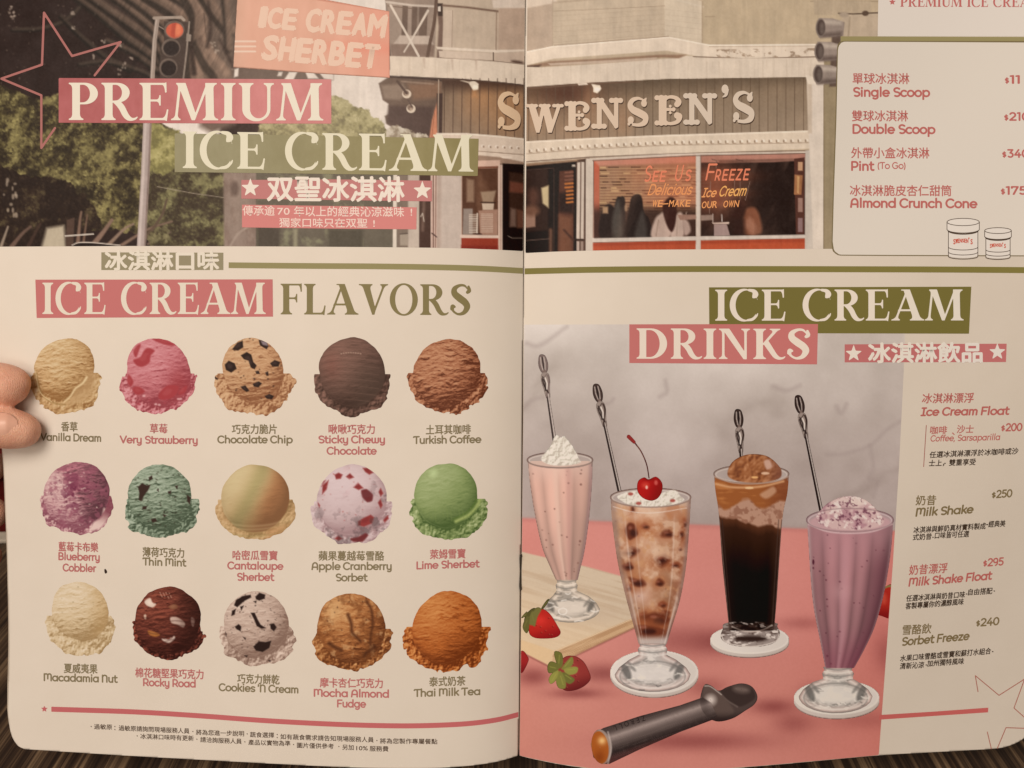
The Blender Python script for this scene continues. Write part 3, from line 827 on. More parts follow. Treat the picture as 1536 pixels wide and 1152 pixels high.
# ---------------------------------------------------------------- dark streaked table, its pale edge and the red bench beyond
def streak_material():
    m, nt, b = nodes_of('dark_streaked_laminate')
    tc = nt.nodes.new('ShaderNodeTexCoord')
    def nz(sx, sy, sc, det, rough=.5):
        mp = nt.nodes.new('ShaderNodeMapping'); mp.inputs['Scale'].default_value = (sx, sy, 1)
        nt.links.new(tc.outputs['Object'], mp.inputs['Vector'])
        n = nt.nodes.new('ShaderNodeTexNoise'); n.inputs['Scale'].default_value = sc; n.inputs['Detail'].default_value = det; n.inputs['Roughness'].default_value = rough
        nt.links.new(mp.outputs['Vector'], n.inputs['Vector'])
        return n
    a = nz(430, 4.0, 1.0, 5, .66); c = nz(120, 2.0, 1.0, 3); f = nz(1500, 24, 1.0, 2)
    r = nt.nodes.new('ShaderNodeValToRGB')
    e = r.color_ramp.elements
    e[0].position = .40; e[0].color = (.016, .009, .006, 1)
    e[1].position = .70; e[1].color = (.27, .185, .11, 1)
    k = e.new(.515); k.color = (.036, .021, .014, 1)
    k = e.new(.59); k.color = (.095, .060, .036, 1)
    mx = nt.nodes.new('ShaderNodeMath'); mx.operation = 'MULTIPLY_ADD'; mx.inputs[1].default_value = .45
    mb = nt.nodes.new('ShaderNodeMath'); mb.operation = 'MULTIPLY_ADD'; mb.inputs[1].default_value = .75; mb.inputs[2].default_value = -.12
    nt.links.new(a.outputs['Fac'], mb.inputs[0]); nt.links.new(c.outputs['Fac'], mx.inputs[0]); nt.links.new(mb.outputs[0], mx.inputs[2])
    m3 = nt.nodes.new('ShaderNodeMath'); m3.operation = 'MULTIPLY_ADD'; m3.inputs[1].default_value = .16
    nt.links.new(f.outputs['Fac'], m3.inputs[0]); nt.links.new(mx.outputs[0], m3.inputs[2])
    nt.links.new(m3.outputs[0], r.inputs['Fac']); nt.links.new(r.outputs['Color'], b.inputs['Base Color'])
    bp = nt.nodes.new('ShaderNodeBump'); bp.inputs['Strength'].default_value = .25; bp.inputs['Distance'].default_value = .0005
    nt.links.new(m3.outputs[0], bp.inputs['Height']); nt.links.new(bp.outputs['Normal'], b.inputs['Normal'])
    b.inputs['Roughness'].default_value = .45; b.inputs['Specular IOR Level'].default_value = .35
    return m

def box(name, x0, y0, z0, x1, y1, z1, mat, bev=.0, parent=None, org=None):
    bm = bmesh.new()
    org = Vector(org) if org is not None else Vector((0, 0, 0))
    bmesh.ops.create_cube(bm, size=1, matrix=Matrix.Translation(Vector(((x0 + x1) / 2, (y0 + y1) / 2, (z0 + z1) / 2)) - org) @ Matrix.Diagonal((x1 - x0, y1 - y0, z1 - z0, 1)))
    if bev: bmesh.ops.bevel(bm, geom=bm.edges[:], offset=bev, segments=3, affect='EDGES', profile=.6)
    me = bpy.data.meshes.new(name); bm.to_mesh(me); bm.free(); me.materials.append(mat)
    o = bpy.data.objects.new(name, me); COL.objects.link(o)
    if parent: o.parent = parent
    return o
EDGE_Y = .478
table = bpy.data.objects.new('table', None); COL.objects.link(table); table.location = (0, .2, -.03)
tag(table, 'dark wooden table with fine pale streaks and a pale far edge strip, under the menu', 'table')
O = (0, .2, -.03)
box('tabletop', -.75, -.30, -.03, .75, EDGE_Y, 0, streak_material(), .001, table, O)
box('edge_strip', -.75, EDGE_Y + .0005, -.03, .75, EDGE_Y + .011, .0015, plain('pale_edge_strip', (.62, .56, .48), .4), .0012, table, O)
seat = bpy.data.objects.new('bench', None); COL.objects.link(seat); seat.location = (0, .95, -.74)
tag(seat, 'dark red padded bench beyond the far edge of the table', 'bench')
REDV = plain('dark_red_vinyl', (.21, .022, .018), .5, .35, 0, 60, .25)
box('seat', -.8, .62, -.36, .8, 1.10, -.26, REDV, .03, seat, (0, .95, -.74))
box('backrest', -.8, 1.02, -.25, .8, 1.14, .30, REDV, .03, seat, (0, .95, -.74))
box('plinth', -.78, .66, -.74, .78, 1.08, -.37, plain('bench_base', (.05, .03, .02), .6), .004, seat, (0, .95, -.74))
# ---------------------------------------------------------------- shop photograph, left half
def foliage(p, sd, seed, dark=(46, 35, 27), mid=(94, 80, 50), light=(160, 143, 90), low=.5, bias=0.0, s=28):
    X, Y = p.X, p.Y
    m = np.clip(.5 - (sd + 10 * (fbm(X, Y, 16, seed + 9, 4) - .5) * 2.2) / 3.0, 0, 1)
    big = fbm(X, Y, s, seed, 3); fine = fbm(X, Y, 9, seed + 2, 3); leaf = vnoise(X, Y, 3.2, seed + 5) * .6 + vnoise(X, Y, 1.9, seed + 6) * .4
    up = fbm(X + 4, Y + 6, s, seed, 3) - big
    t = (big - low) * 2.3 + (fine - .5) * 1.5 + (leaf - .5) * .8 - up * 2.6 + bias + .43
    t = np.clip(.5 + .42 * np.tanh((t - .5) * 1.7), 0, 1)
    T = t
    t = t[..., None]
    dark, mid, light = (np.array(c, float) for c in (dark, mid, light))
    c = np.where(t < .5, dark + (mid - dark) * t * 2, mid + (light - mid) * (t - .5) * 2)
    p.mask(m, c * .94)
    # single leaves catching the light or standing dark
    jj, ii = np.nonzero(m > .5); rn = random.Random(seed)
    for _ in range(int(len(jj) * .14)):
        q = rn.randrange(len(jj)); j, i = jj[q], ii[q]
        v = T[j, i] + rn.uniform(-.55, .5)
        v = min(max(v, 0), 1.1)
        col = dark + (mid - dark) * v * 2 if v < .5 else mid + (light - mid) * (v - .5) * 2
        p.ell(X[j, i], Y[j, i], rn.uniform(1.0, 2.2), rn.uniform(.7, 1.3), col, rot=rn.uniform(0, 180), soft=.8, alpha=.8)

def hero_left():
    p = Paint(-36, -30, 790, 380, 1.25, (49, 34, 29))
    X, Y = p.X, p.Y
    r = random.Random(4)
    p.C += (9 * (fbm(X, Y, 26, 2, 4) - .5) * 2)[..., None]
    # broad limbs of the big tree
    p.blob([(120, -20), (360, -20), (352, 60), (356, 130), (330, 150), (290, 128), (240, 84), (190, 40), (150, 12)], (70, 53, 45), soft=9)
    p.blob([(268, -20), (352, -20), (352, 90), (352, 140), (300, 140), (286, 100), (272, 40)], (104, 84, 71), soft=6)
    for L, a, b, tn in (([(20, 44), (62, 42), (98, 30), (128, 2)], 4, 6, .58), ([(92, 24), (120, 52), (158, 84), (196, 104)], 4, 7, .55), ([(112, -8), (150, 20), (190, 54), (226, 80), (246, 98)], 8, 12, .74), ([(134, -8), (165, 14), (205, 42), (238, 70), (256, 110)], 10, 12, .82),
                        ([(165, -10), (200, 16), (228, 40), (248, 66), (262, 122)], 9, 11, .86), ([(190, -10), (226, 16), (256, 46), (272, 80), (284, 130)], 12, 14, .92), ([(160, 60), (200, 78), (236, 104)], 5, 8, .68), ([(120, 96), (160, 92), (206, 104), (236, 118)], 4, 6, .6),
                        ([(222, -10), (262, 14), (290, 44), (304, 76), (318, 132)], 15, 18, .98), ([(252, -12), (282, 8), (296, 30)], 9, 8, .9), ([(288, -12), (302, 18), (300, 48), (295, 84), (298, 140)], 24, 24, 1.08), ([(306, -12), (326, 18), (348, 44)], 15, 16, 1.0), ([(304, 62), (318, 88), (334, 108), (344, 138)], 20, 26, 1.12), ([(338, -12), (342, 30), (344, 72)], 9, 10, .95)):
        w_ = (a + b) / 2; c = np.array((110, 87, 72.)) * tn
        p.line([(x - w_ * .30, y + w_ * .34) for x, y in L], a * 1.05, c * .52, b * 1.05, soft=2.4, smooth=7)
        p.line(L, a * .86, c, b * .86, soft=2.2, smooth=7)
        p.line([(x + w_ * .14, y - w_ * .14) for x, y in L], a * .42, c * 1.22, b * .42, soft=3, smooth=7, alpha=.8)
    for L in ([(312, 2), (316, 40), (311, 70)], [(289, 30), (288, 70), (290, 110)], [(270, 40), (284, 66), (292, 110)], [(330, 60), (342, 84), (350, 100)]): p.line(L, 4, (58, 43, 36), 6, soft=2.4, smooth=5, alpha=.8)
    p.line([(306, 20), (309, 50), (312, 64)], 2, (90, 70, 58), smooth=4, alpha=.6); p.ell(300, 62, 5, 8, (84, 65, 54), soft=3, alpha=.6)
    bark = fbm(X + Y * .5, Y - X * .2, 4, 14, 4, 26)
    p.C *= (1 + .20 * (bark - .5) * 2 * sstep(110, 200, X) * sstep(140, 100, Y))[..., None]
    for _ in range(60):
        x = r.choice([r.uniform(5, 110), r.uniform(130, 190), r.uniform(0, 40)]); y = r.uniform(4, 125)
        p.ell(x, y, r.uniform(.6, 1.8), r.uniform(.6, 1.8), (140, 120, 100), alpha=r.uniform(.1, .4), soft=1)
    for x, y, a in ((18, 20, 4), (20, 27, 4), (15, 12, 3), (109, 19, 2), (110, 42, 2.5), (155, 62, 2.5), (140, 85, 3), (180, 68, 2), (187, 98, 4), (178, 108, 4), (196, 86, 3), (320, 68, 5), (325, 76, 3), (353, 108, 4), (382, 112, 3)):
        for _ in range(5):
            p.ell(x + r.uniform(-a, a), y + r.uniform(-a, a), r.uniform(.8, 2), r.uniform(.8, 2), (196, 172, 150), soft=1.2, alpha=.5)
    # sunlit trees
    sky = (232, 213, 195)
    p.poly([(238, 182), (330, 182), (330, 205), (238, 205)], sky, soft=3)
    p.poly([(478, 105), (600, 105), (600, 210), (478, 210)], sky, soft=1.5)
    foliage(p, sd_poly(X, Y, closed_pts([(-40, 128), (20, 134), (60, 150), (98, 142), (150, 178), (236, 182), (252, 240), (250, 330), (200, 346), (130, 344), (90, 330), (40, 345), (-40, 350)])), 11, low=.50, bias=-.02)
    foliage(p, sd_poly(X, Y, closed_pts([(-40, 255), (30, 262), (90, 268), (132, 300), (150, 340), (100, 350), (40, 400), (-40, 400)])), 21, dark=(44, 31, 25), mid=(58, 42, 32), light=(96, 80, 54), low=.56, bias=-.25)
    foliage(p, sd_poly(X, Y, closed_pts([(226, 200), (262, 192), (300, 230), (335, 250), (338, 380), (226, 380)])), 31, dark=(62, 47, 36), mid=(104, 92, 62), light=(150, 138, 92), low=.54, bias=-.12, s=26)
    foliage(p, sd_poly(X, Y, closed_pts([(226, 190), (258, 193), (270, 215), (262, 250), (230, 262)])), 35, dark=(120, 108, 66), mid=(160, 146, 88), light=(188, 172, 114), bias=.1, s=20)
    for k in range(14):
        x = r.uniform(4, 26); y = r.uniform(268, 330)
        p.ell(x, y, r.uniform(1, 2.6), r.uniform(1.5, 4.5), (190, 166, 140), soft=1.3, alpha=.65)
    # behind the trees at the kerb
    p.poly([(70, 342), (96, 338), (99, 372), (62, 372)], (190, 170, 142), soft=3)
    p.poly([(100, 330), (112, 326), (110, 372), (99, 372)], (84, 62, 50), soft=1)
    for L, a, c in (([(116, 372), (120, 330), (122, 318)], 6, (128, 98, 80)), ([(124, 372), (131, 322)], 4, (116, 88, 70)), ([(136, 372), (155, 348), (168, 330)], 9, (134, 104, 86)), ([(162, 368), (186, 344), (200, 336)], 6, (142, 114, 94)), ([(182, 368), (222, 344), (258, 332)], 5, (126, 98, 80)), ([(0, 374), (12, 340)], 5, (150, 128, 108)), ([(14, 374), (34, 350), (46, 340)], 7, (108, 82, 68)), ([(206, 372), (240, 328), (250, 300)], 6, (98, 76, 60)), ([(222, 366), (256, 348)], 3, (120, 96, 80)), ([(40, 374), (60, 336)], 6, (70, 50, 40))):
        p.line(L, a, c, a * .5, soft=1.2, smooth=4)
    p.line([(98, 354), (140, 351)], 2, (214, 196, 176))
    p.poly(smooth_pts([(104, 371), (112, 365), (130, 364), (160, 366), (200, 371)], 4).tolist() + [(200, 374), (104, 374)], (38, 26, 22))
    p.line([(108, 368), (118, 364), (140, 364), (180, 368)], 1.6, (206, 186, 166), smooth=4)
    foliage(p, sd_poly(X, Y, closed_pts([(228, 352), (245, 344), (262, 352), (258, 374), (230, 374)])), 41, dark=(66, 52, 38), mid=(98, 86, 58), light=(140, 126, 88), s=14)
    p.line([(236, 280), (290, 290), (340, 297)], 1.1, (170, 150, 128), alpha=.8)
    # pole and signal
    p.line([(222.5, 150), (218, 260), (211, 385)], 12.5, (176, 154, 142), 13)
    p.line([(219.5, 150), (215, 260), (208, 385)], 3.5, (204, 182, 168), soft=1.5)
    p.line([(227.5, 150), (223, 260), (216.5, 385)], 2.2, (128, 104, 92), soft=1.2)
    p.line([(228, 128), (232, 60), (236, 30)], 6.5, (160, 138, 122)); p.line([(226.5, 128), (230.5, 60), (234.5, 30)], 1.6, (190, 168, 150))
    p.line([(231, 27), (272, 26), (276, 30)], 4.4, (166, 144, 126))
    p.line([(236, 38), (248, 45)], 1.4, (160, 138, 122))
    p.poly([(246, 32), (284, 33), (282, 78), (276, 118), (240, 118), (240, 90), (246, 70)], (74, 58, 50))
    p.line([(284, 33), (280, 76), (275, 118)], 2.4, (150, 130, 114)); p.poly([(280, 50), (287, 52), (286, 62), (279, 62)], (150, 130, 114))
    for cx, cy, rx, ry, c in ((262, 46, 13, 11.5, (206, 92, 66)), (257, 73, 12, 11.5, (48, 37, 33)), (253, 103, 11.5, 12, (44, 33, 29))):
        p.ell(cx - 1, cy - 1, rx + 2, ry + 2, (104, 86, 74)); p.ell(cx, cy, rx, ry, c)
        p.ell(cx, cy - 2, rx + 1, ry + 1, (132, 112, 98), ring=.5, alpha=.6)
    p.ell(266, 45, 6.5, 9, (224, 122, 86), soft=2.5); p.poly([(258, 36), (264, 34), (262, 57), (256, 54)], (186, 78, 58), soft=1)
    # hanging board behind the pale sky, foliage over the street
    foliage(p, sd_poly(X, Y, closed_pts([(395, 178), (440, 160), (480, 150), (500, 149), (540, 158), (565, 176), (580, 200), (590, 230), (395, 230)])), 51, dark=(112, 100, 70), mid=(160, 146, 98), light=(196, 180, 130), bias=.12, s=24)
    p.poly([(300, 128), (352, 112), (352, 186), (318, 200), (300, 190)], (112, 90, 76), soft=5)
    p.poly([(335, 250), (372, 246), (388, 262), (388, 380), (336, 380)], (150, 126, 110), soft=2)
    p.mask(np.clip(.5 - sd_poly(X, Y, [(335, 250), (388, 250), (386, 376), (338, 376)]), 0, 1) * np.clip((fbm(X, Y, 10, 17, 4, 20) - .45) * 3, 0, 1), (120, 94, 80), .6)
    p.line([(344, 372), (356, 352), (372, 340)], 3, (170, 146, 128), soft=1.5, smooth=4); p.ell(352, 283, 6, 11, (108, 86, 74), soft=3)
    # street windows behind the title
    p.poly([(384, 258), (600, 258), (600, 378), (384, 378)], (104, 92, 76), soft=1)
    p.mask(np.clip(.5 - sd_poly(X, Y, [(386, 258), (546, 258), (546, 378), (386, 378)]), 0, 1) * np.clip((fbm(X, Y, 12, 27, 4) - .48) * 4, 0, 1), (142, 134, 102), .8)
    p.poly([(386, 340), (420, 342), (420, 376), (386, 376)], (82, 70, 58), soft=3); p.poly([(492, 344), (544, 344), (544, 376), (492, 376)], (84, 74, 60), soft=3)
    p.poly([(440, 344), (446, 344), (446, 376), (440, 376)], (150, 138, 110), soft=2)
    # crown of the tree under the hanging sign
    p.poly([(350, 96), (500, 104), (500, 120), (350, 120)], (104, 84, 72), soft=2)
    for P in ([(434, 108), (446, 108), (440, 120), (426, 120)], [(458, 108), (470, 108), (478, 118), (462, 118)], [(478, 108), (500, 108), (500, 120), (486, 118)], [(418, 108), (424, 108), (422, 114), (416, 114)], [(352, 104), (358, 102), (357, 114), (351, 116)]):
        p.poly(P, sky, soft=1.2)
    # upper storey
    wall = np.array((197, 172, 147.))
    p.poly([(345, -40), (575, -40), (580, 22), (345, -10)], sky, soft=1)
    p.poly([(574, -40), (800, -40), (800, 110), (588, 110), (582, 20)], wall, soft=1)
    p.poly([(578, -6), (656, -2), (652, 86), (586, 86)], (158, 134, 116), soft=1.5)
    p.poly([(604, 8), (642, 10), (640, 54), (602, 55)], (112, 90, 76)); p.poly([(612, 8), (618, 8), (617, 56), (611, 56)], (164, 140, 122)); p.poly([(626, 9), (629, 9), (628, 56), (625, 56)], (140, 118, 102))
    p.poly([(600, 53), (644, 54), (650, 66), (590, 66)], (196, 172, 152), soft=1)
    p.poly([(586, 66), (652, 68), (650, 85), (587, 84)], (136, 110, 94), soft=1.5)
    p.line([(580, 3), (618, 8), (660, 10)], 3.4, (206, 184, 164)); p.line([(582, 9), (620, 13)], 1.2, (120, 96, 80))
    p.line([(586, 8), (616, 62), (628, 84)], 3.4, (222, 200, 178)); p.line([(642, 16), (616, 62), (606, 78)], 3.6, (222, 200, 178), 2)
    p.line([(655, -10), (652, 30), (646, 60), (641, 86)], 5, (104, 80, 66), smooth=4); p.line([(659, 10), (662, 40), (659, 86)], 8, (120, 94, 80), soft=1.5)
    p.poly([(656, 5), (664, 5), (664, 24), (657, 24)], (70, 54, 46)); p.poly([(657, 10), (661, 9), (661, 17), (657, 17)], (214, 194, 174))
    p.poly([(665, 15), (680, 16), (680, 72), (664, 70)], (206, 180, 156), soft=1); p.line([(679, 16), (678, 72)], 1, (160, 134, 112))
    p.line([(664, 8), (700, 11), (747, 17)], 2.6, (112, 84, 68), soft=1.3); p.line([(745, 18), (744, 75)], 1.4, (146, 116, 96))
    p.poly([(748, 12), (800, 10), (800, 78), (747, 74)], (190, 160, 136), soft=1)
    p.poly([(738, 0), (800, -6), (800, 12), (740, 12)], (222, 198, 176), soft=1.2)
    p.poly([(654, 70), (745, 75), (792, 74), (792, 77), (745, 79), (656, 74)], (226, 202, 178)); p.poly([(658, 76), (740, 80), (740, 90), (659, 86)], (212, 186, 162)); p.poly([(742, 80), (792, 78), (792, 96), (742, 91)], (204, 176, 152))
    p.line([(740, 79), (740, 91)], 1.3, (74, 54, 44)); p.line([(660, 87), (742, 92), (790, 97)], 1.4, (120, 94, 78)); p.ell(776, 93, 9, 2.2, (96, 72, 60), soft=2, rot=8)
    p.poly([(584.5, 84), (640, 86), (700, 89), (750, 93), (795, 98), (795, 128), (740, 122), (690, 118), (640, 116), (585, 113)], (225, 201, 176))
    p.C -= (10 * np.clip((fbm(X, Y, 3, 61, 3, 60) - .6) * 5, 0, 1) * (np.clip(.5 - sd_poly(X, Y, [(585, 84), (795, 98), (795, 128), (585, 113)]), 0, 1)))[..., None]
    for x, y in ((636, 88), (678, 90), (714, 91)): p.line([(x, y), (x + 1, y + 14)], 3, (186, 158, 136), .5, soft=1.6, alpha=.7)
    # shadowed eave with round lamps, awning, panelled fascia
    p.poly([(568, 125), (585, 114), (664, 118), (664, 210), (640, 210), (612, 200), (594, 194), (580, 186), (577, 174), (583, 171), (583, 156), (574, 150)], (106, 84, 70), soft=1.2)
    p.poly([(572, 128), (604, 126), (612, 138), (600, 150), (576, 148)], (140, 116, 98), soft=2.5); p.poly([(583, 158), (650, 160), (646, 205), (600, 196), (580, 184)], (84, 64, 56), soft=3)
    p.poly([(612, 126), (662, 124), (662, 146), (620, 150)], (132, 98, 76), soft=4)
    p.line([(585, 115), (640, 118), (665, 121)], 3, (74, 56, 48)); p.line([(602, 122), (650, 126)], 2, (170, 140, 118), soft=1.2, alpha=.7)
    for cx, cy in ((610, 141), (616.5, 163)):
        p.ell(cx, cy, 6.8, 6.5, (222, 198, 172)); p.ell(cx - 1, cy - 1.5, 4.4, 4.2, (126, 100, 84), soft=1); p.ell(cx, cy + 1, 2.2, 2, (180, 152, 128), soft=1)
    p.line([(596, 122), (610, 140)], 3.5, (86, 66, 56)); p.line([(612, 150), (618, 160)], 2, (90, 70, 60))
    foliage(p, sd_poly(X, Y, closed_pts([(578, 196), (600, 193), (622, 198), (640, 206), (578, 212)])), 71, dark=(150, 128, 104), mid=(196, 176, 150), light=(224, 206, 182), s=9)
    p.poly([(656, 152), (658, 205), (644, 207), (648, 180)], (206, 132, 98), soft=1.2); p.line([(652, 165), (648, 205)], 1, (160, 96, 70))
    sid = sd_poly(X, Y, [(663, 119), (700, 120), (750, 124), (795, 129), (795, 212), (750, 205), (663, 202)])
    m = np.clip(.5 - sid, 0, 1)
    base = np.array((138, 112, 90.)) + ((Y - 165) * .18)[..., None]
    p.mask(m, base)
    for cx, cy, rr, a in ((715, 150, 26, .55), (763, 160, 40, .75), (726, 140, 14, .6)):
        p.mask(m * np.exp(-(((X - cx) / rr) ** 2 + ((Y - cy) / (rr * 1.2)) ** 2)), (186, 134, 92), a)
    p.mask(m * sstep(146, 122, Y), (72, 50, 40), .85)
    for k in range(11):
        x = 667 + 13.2 * k
        p.line([(x, 118), (x - 1, 212)], 1.2, (84, 62, 50), alpha=.85)
    p.poly([(655, 140), (664, 140), (663, 204), (656, 204)], (74, 54, 46), soft=1); p.line([(658, 120), (657, 204)], 1.6, (176, 150, 128))
    p.poly([(702, 123), (712, 121), (718, 126), (717, 134), (710, 136), (705, 128)], (228, 206, 180), soft=1); p.ell(713, 131, 4, 3.5, (250, 232, 204), soft=1.4)
    p.line([(690, 120), (704, 124)], 2, (200, 176, 152)); p.poly([(709, 136), (714, 136), (716, 146), (708, 146)], (196, 138, 92), soft=3, alpha=.8)
    p.line([(664, 119), (700, 120), (750, 124), (792, 129)], 2.2, (88, 66, 54))
    # cornice with beads
    p.poly([(655, 200), (700, 200), (750, 204), (795, 209), (795, 233), (750, 229), (700, 228), (655, 230)], (218, 192, 168)); p.line([(655, 201), (700, 201), (750, 205), (792, 209.5)], 2.2, (236, 214, 190))
    for k in range(13):
        x = 724 + 10.5 * (k - 1); y = 219 + .045 * (x - 724)
        if x < 788: p.ell(x, y, 2.4, 2.2, (236, 214, 192), soft=.8); p.ell(x + 1.4, y + 1, 1.3, 1.6, (150, 120, 98), soft=.8)
    p.poly([(655, 228), (720, 227), (795, 233), (795, 247), (720, 236), (655, 236)], (224, 198, 174)); p.line([(655, 228), (720, 227), (792, 232.5)], 1.2, (164, 136, 114))
    p.poly([(655, 236), (720, 233), (752, 236), (795, 245), (795, 252), (750, 246), (655, 244)], (160, 128, 106), soft=1); p.ell(760, 236, 8, 1.6, (240, 214, 190), soft=1)
    # shop window, pillar and door behind the title
    p.poly([(590, 258), (596, 258), (595, 380), (589, 380)], (224, 204, 182)); p.poly([(596, 262), (613, 262), (613, 380), (595, 380)], (128, 108, 92), soft=1)
    p.poly([(600, 350), (612, 350), (612, 368), (600, 368)], (166, 146, 126), soft=1); p.line([(600, 351), (612, 350)], 1.6, (84, 68, 58))
    p.poly([(612, 258), (630, 258), (629, 380), (612, 380)], (196, 174, 154), soft=1)
    p.poly([(629, 262), (647, 258), (646, 380), (629, 380)], (76, 52, 42)); p.line([(636, 300), (634, 345)], 4, (116, 88, 74), soft=2); p.line([(631, 325), (634, 320), (636, 332)], 1.4, (190, 170, 150))
    p.poly([(646, 256), (657, 256), (656, 380), (646, 380)], (210, 176, 156)); p.line([(650, 258), (650, 380)], 1.6, (110, 74, 62)); p.line([(654, 258), (653, 380)], 1.3, (128, 92, 78)); p.line([(648, 350), (656, 356)], 2, (90, 66, 58))
    p.poly([(656, 256), (694, 256), (693, 380), (656, 380)], (199, 176, 158), soft=1); p.poly([(656, 256), (662, 256), (661, 380), (656, 380)], (184, 158, 140), soft=2)
    p.poly([(692, 242), (750, 240), (750, 380), (692, 380)], (216, 176, 152))
    p.poly([(692, 251), (748, 249), (748, 252), (692, 254)], (130, 82, 62))
    p.poly([(693, 254), (747, 252), (747, 353), (693, 352)], (92, 60, 44))
    g = np.clip(.5 - sd_poly(X, Y, [(693, 254), (747, 252), (747, 353), (693, 352)]), 0, 1)
    p.mask(g * np.clip((fbm(X, Y, 16, 83, 3, 40) - .45) * 2.5, 0, 1), (138, 98, 74), .8)
    p.poly([(700, 268), (711, 270), (711, 303), (700, 303)], (150, 116, 92), soft=2); p.poly([(721, 288), (744, 286), (740, 303), (724, 303)], (160, 130, 104), soft=1.5); p.poly([(723, 305), (741, 305), (740, 315), (724, 315)], (206, 178, 152)); p.line([(721, 303.5), (743, 304)], 1.5, (60, 40, 32))
    p.poly([(695, 313), (709, 313), (709, 352), (694, 352)], (150, 130, 116), soft=1); p.poly([(718, 316), (747, 314), (746, 353), (720, 352)], (170, 128, 106), soft=1)
    for k in range(11):
        y = 322 + 2.7 * k
        p.line([(704, y), (716, y)], 1.3, (214, 190, 168)); p.line([(722, y - 1), (739, y - 1)], 1.2, (208, 176, 152))
    p.line([(716, 320), (715.5, 350)], 1.6, (226, 204, 182)); p.ell(717, 351, 6, 1.2, (70, 46, 38))
    p.poly([(690, 352.5), (750, 353), (750, 357), (690, 356.5)], (222, 190, 168)); p.poly([(692, 357), (747.5, 357.5), (747.5, 374), (692, 373)], (152, 62, 44)); p.poly([(692, 368), (747, 369), (747, 375), (692, 374)], (134, 50, 38), soft=2)
    p.poly([(747.5, 247), (754, 247), (754, 380), (748, 380)], (214, 182, 160)); p.line([(751, 248), (751, 380)], 1, (160, 122, 102))
    p.poly([(754, 245), (796, 247), (796, 380), (754, 380)], (34, 22, 17))
    p.poly([(764, 258), (796, 262), (796, 340), (764, 340)], (62, 40, 30), soft=2); p.poly([(765, 272), (786, 275), (786, 290), (764, 288)], (108, 62, 46), soft=2); p.poly([(766, 312), (774, 314), (774, 340), (765, 340)], (112, 84, 70), soft=2); p.poly([(775, 314), (786, 316), (786, 342), (776, 342)], (98, 62, 46), soft=2)
    p.line([(762, 354), (768, 357), (786, 357)], 1, (128, 108, 94))
    # pale tint blended over the middle, strongest behind the title
    pale_wash = np.exp(-(((X - 470) / 150) ** 2 + ((Y - 180) / 230) ** 2))
    p.mask(pale_wash * (Y < 250), (216, 190, 166), .20); p.mask(pale_wash * (Y >= 250), (200, 172, 150), .10)
    p.C *= (1 + (fbm(X, Y, 14, 24, 4) - .5) * .10 + (fbm(X, Y, 5, 26, 3, 40) - .5) * .07)[..., None]
    p.grain(3.0)
    edge = np.interp(X[0], [-40, 0, 200, 400, 560, 650, 700, 745, 790], [370.5, 370, 369, 369.6, 370.6, 371.6, 372.8, 374.5, 377])
    p.A = np.clip(.5 + (edge[None, :] - Y) / (2 * p.step), 0, 1) * np.clip(.5 + (gutter(Y) - 1.4 - X) / (2 * p.step), 0, 1)
    lx = np.interp(Y, [-70, 250, 540], [-37, -29, -13])
    p.A *= np.clip(.5 + (X - lx) / (2 * p.step), 0, 1)
    return p.build('street_photo', page_l, 1)

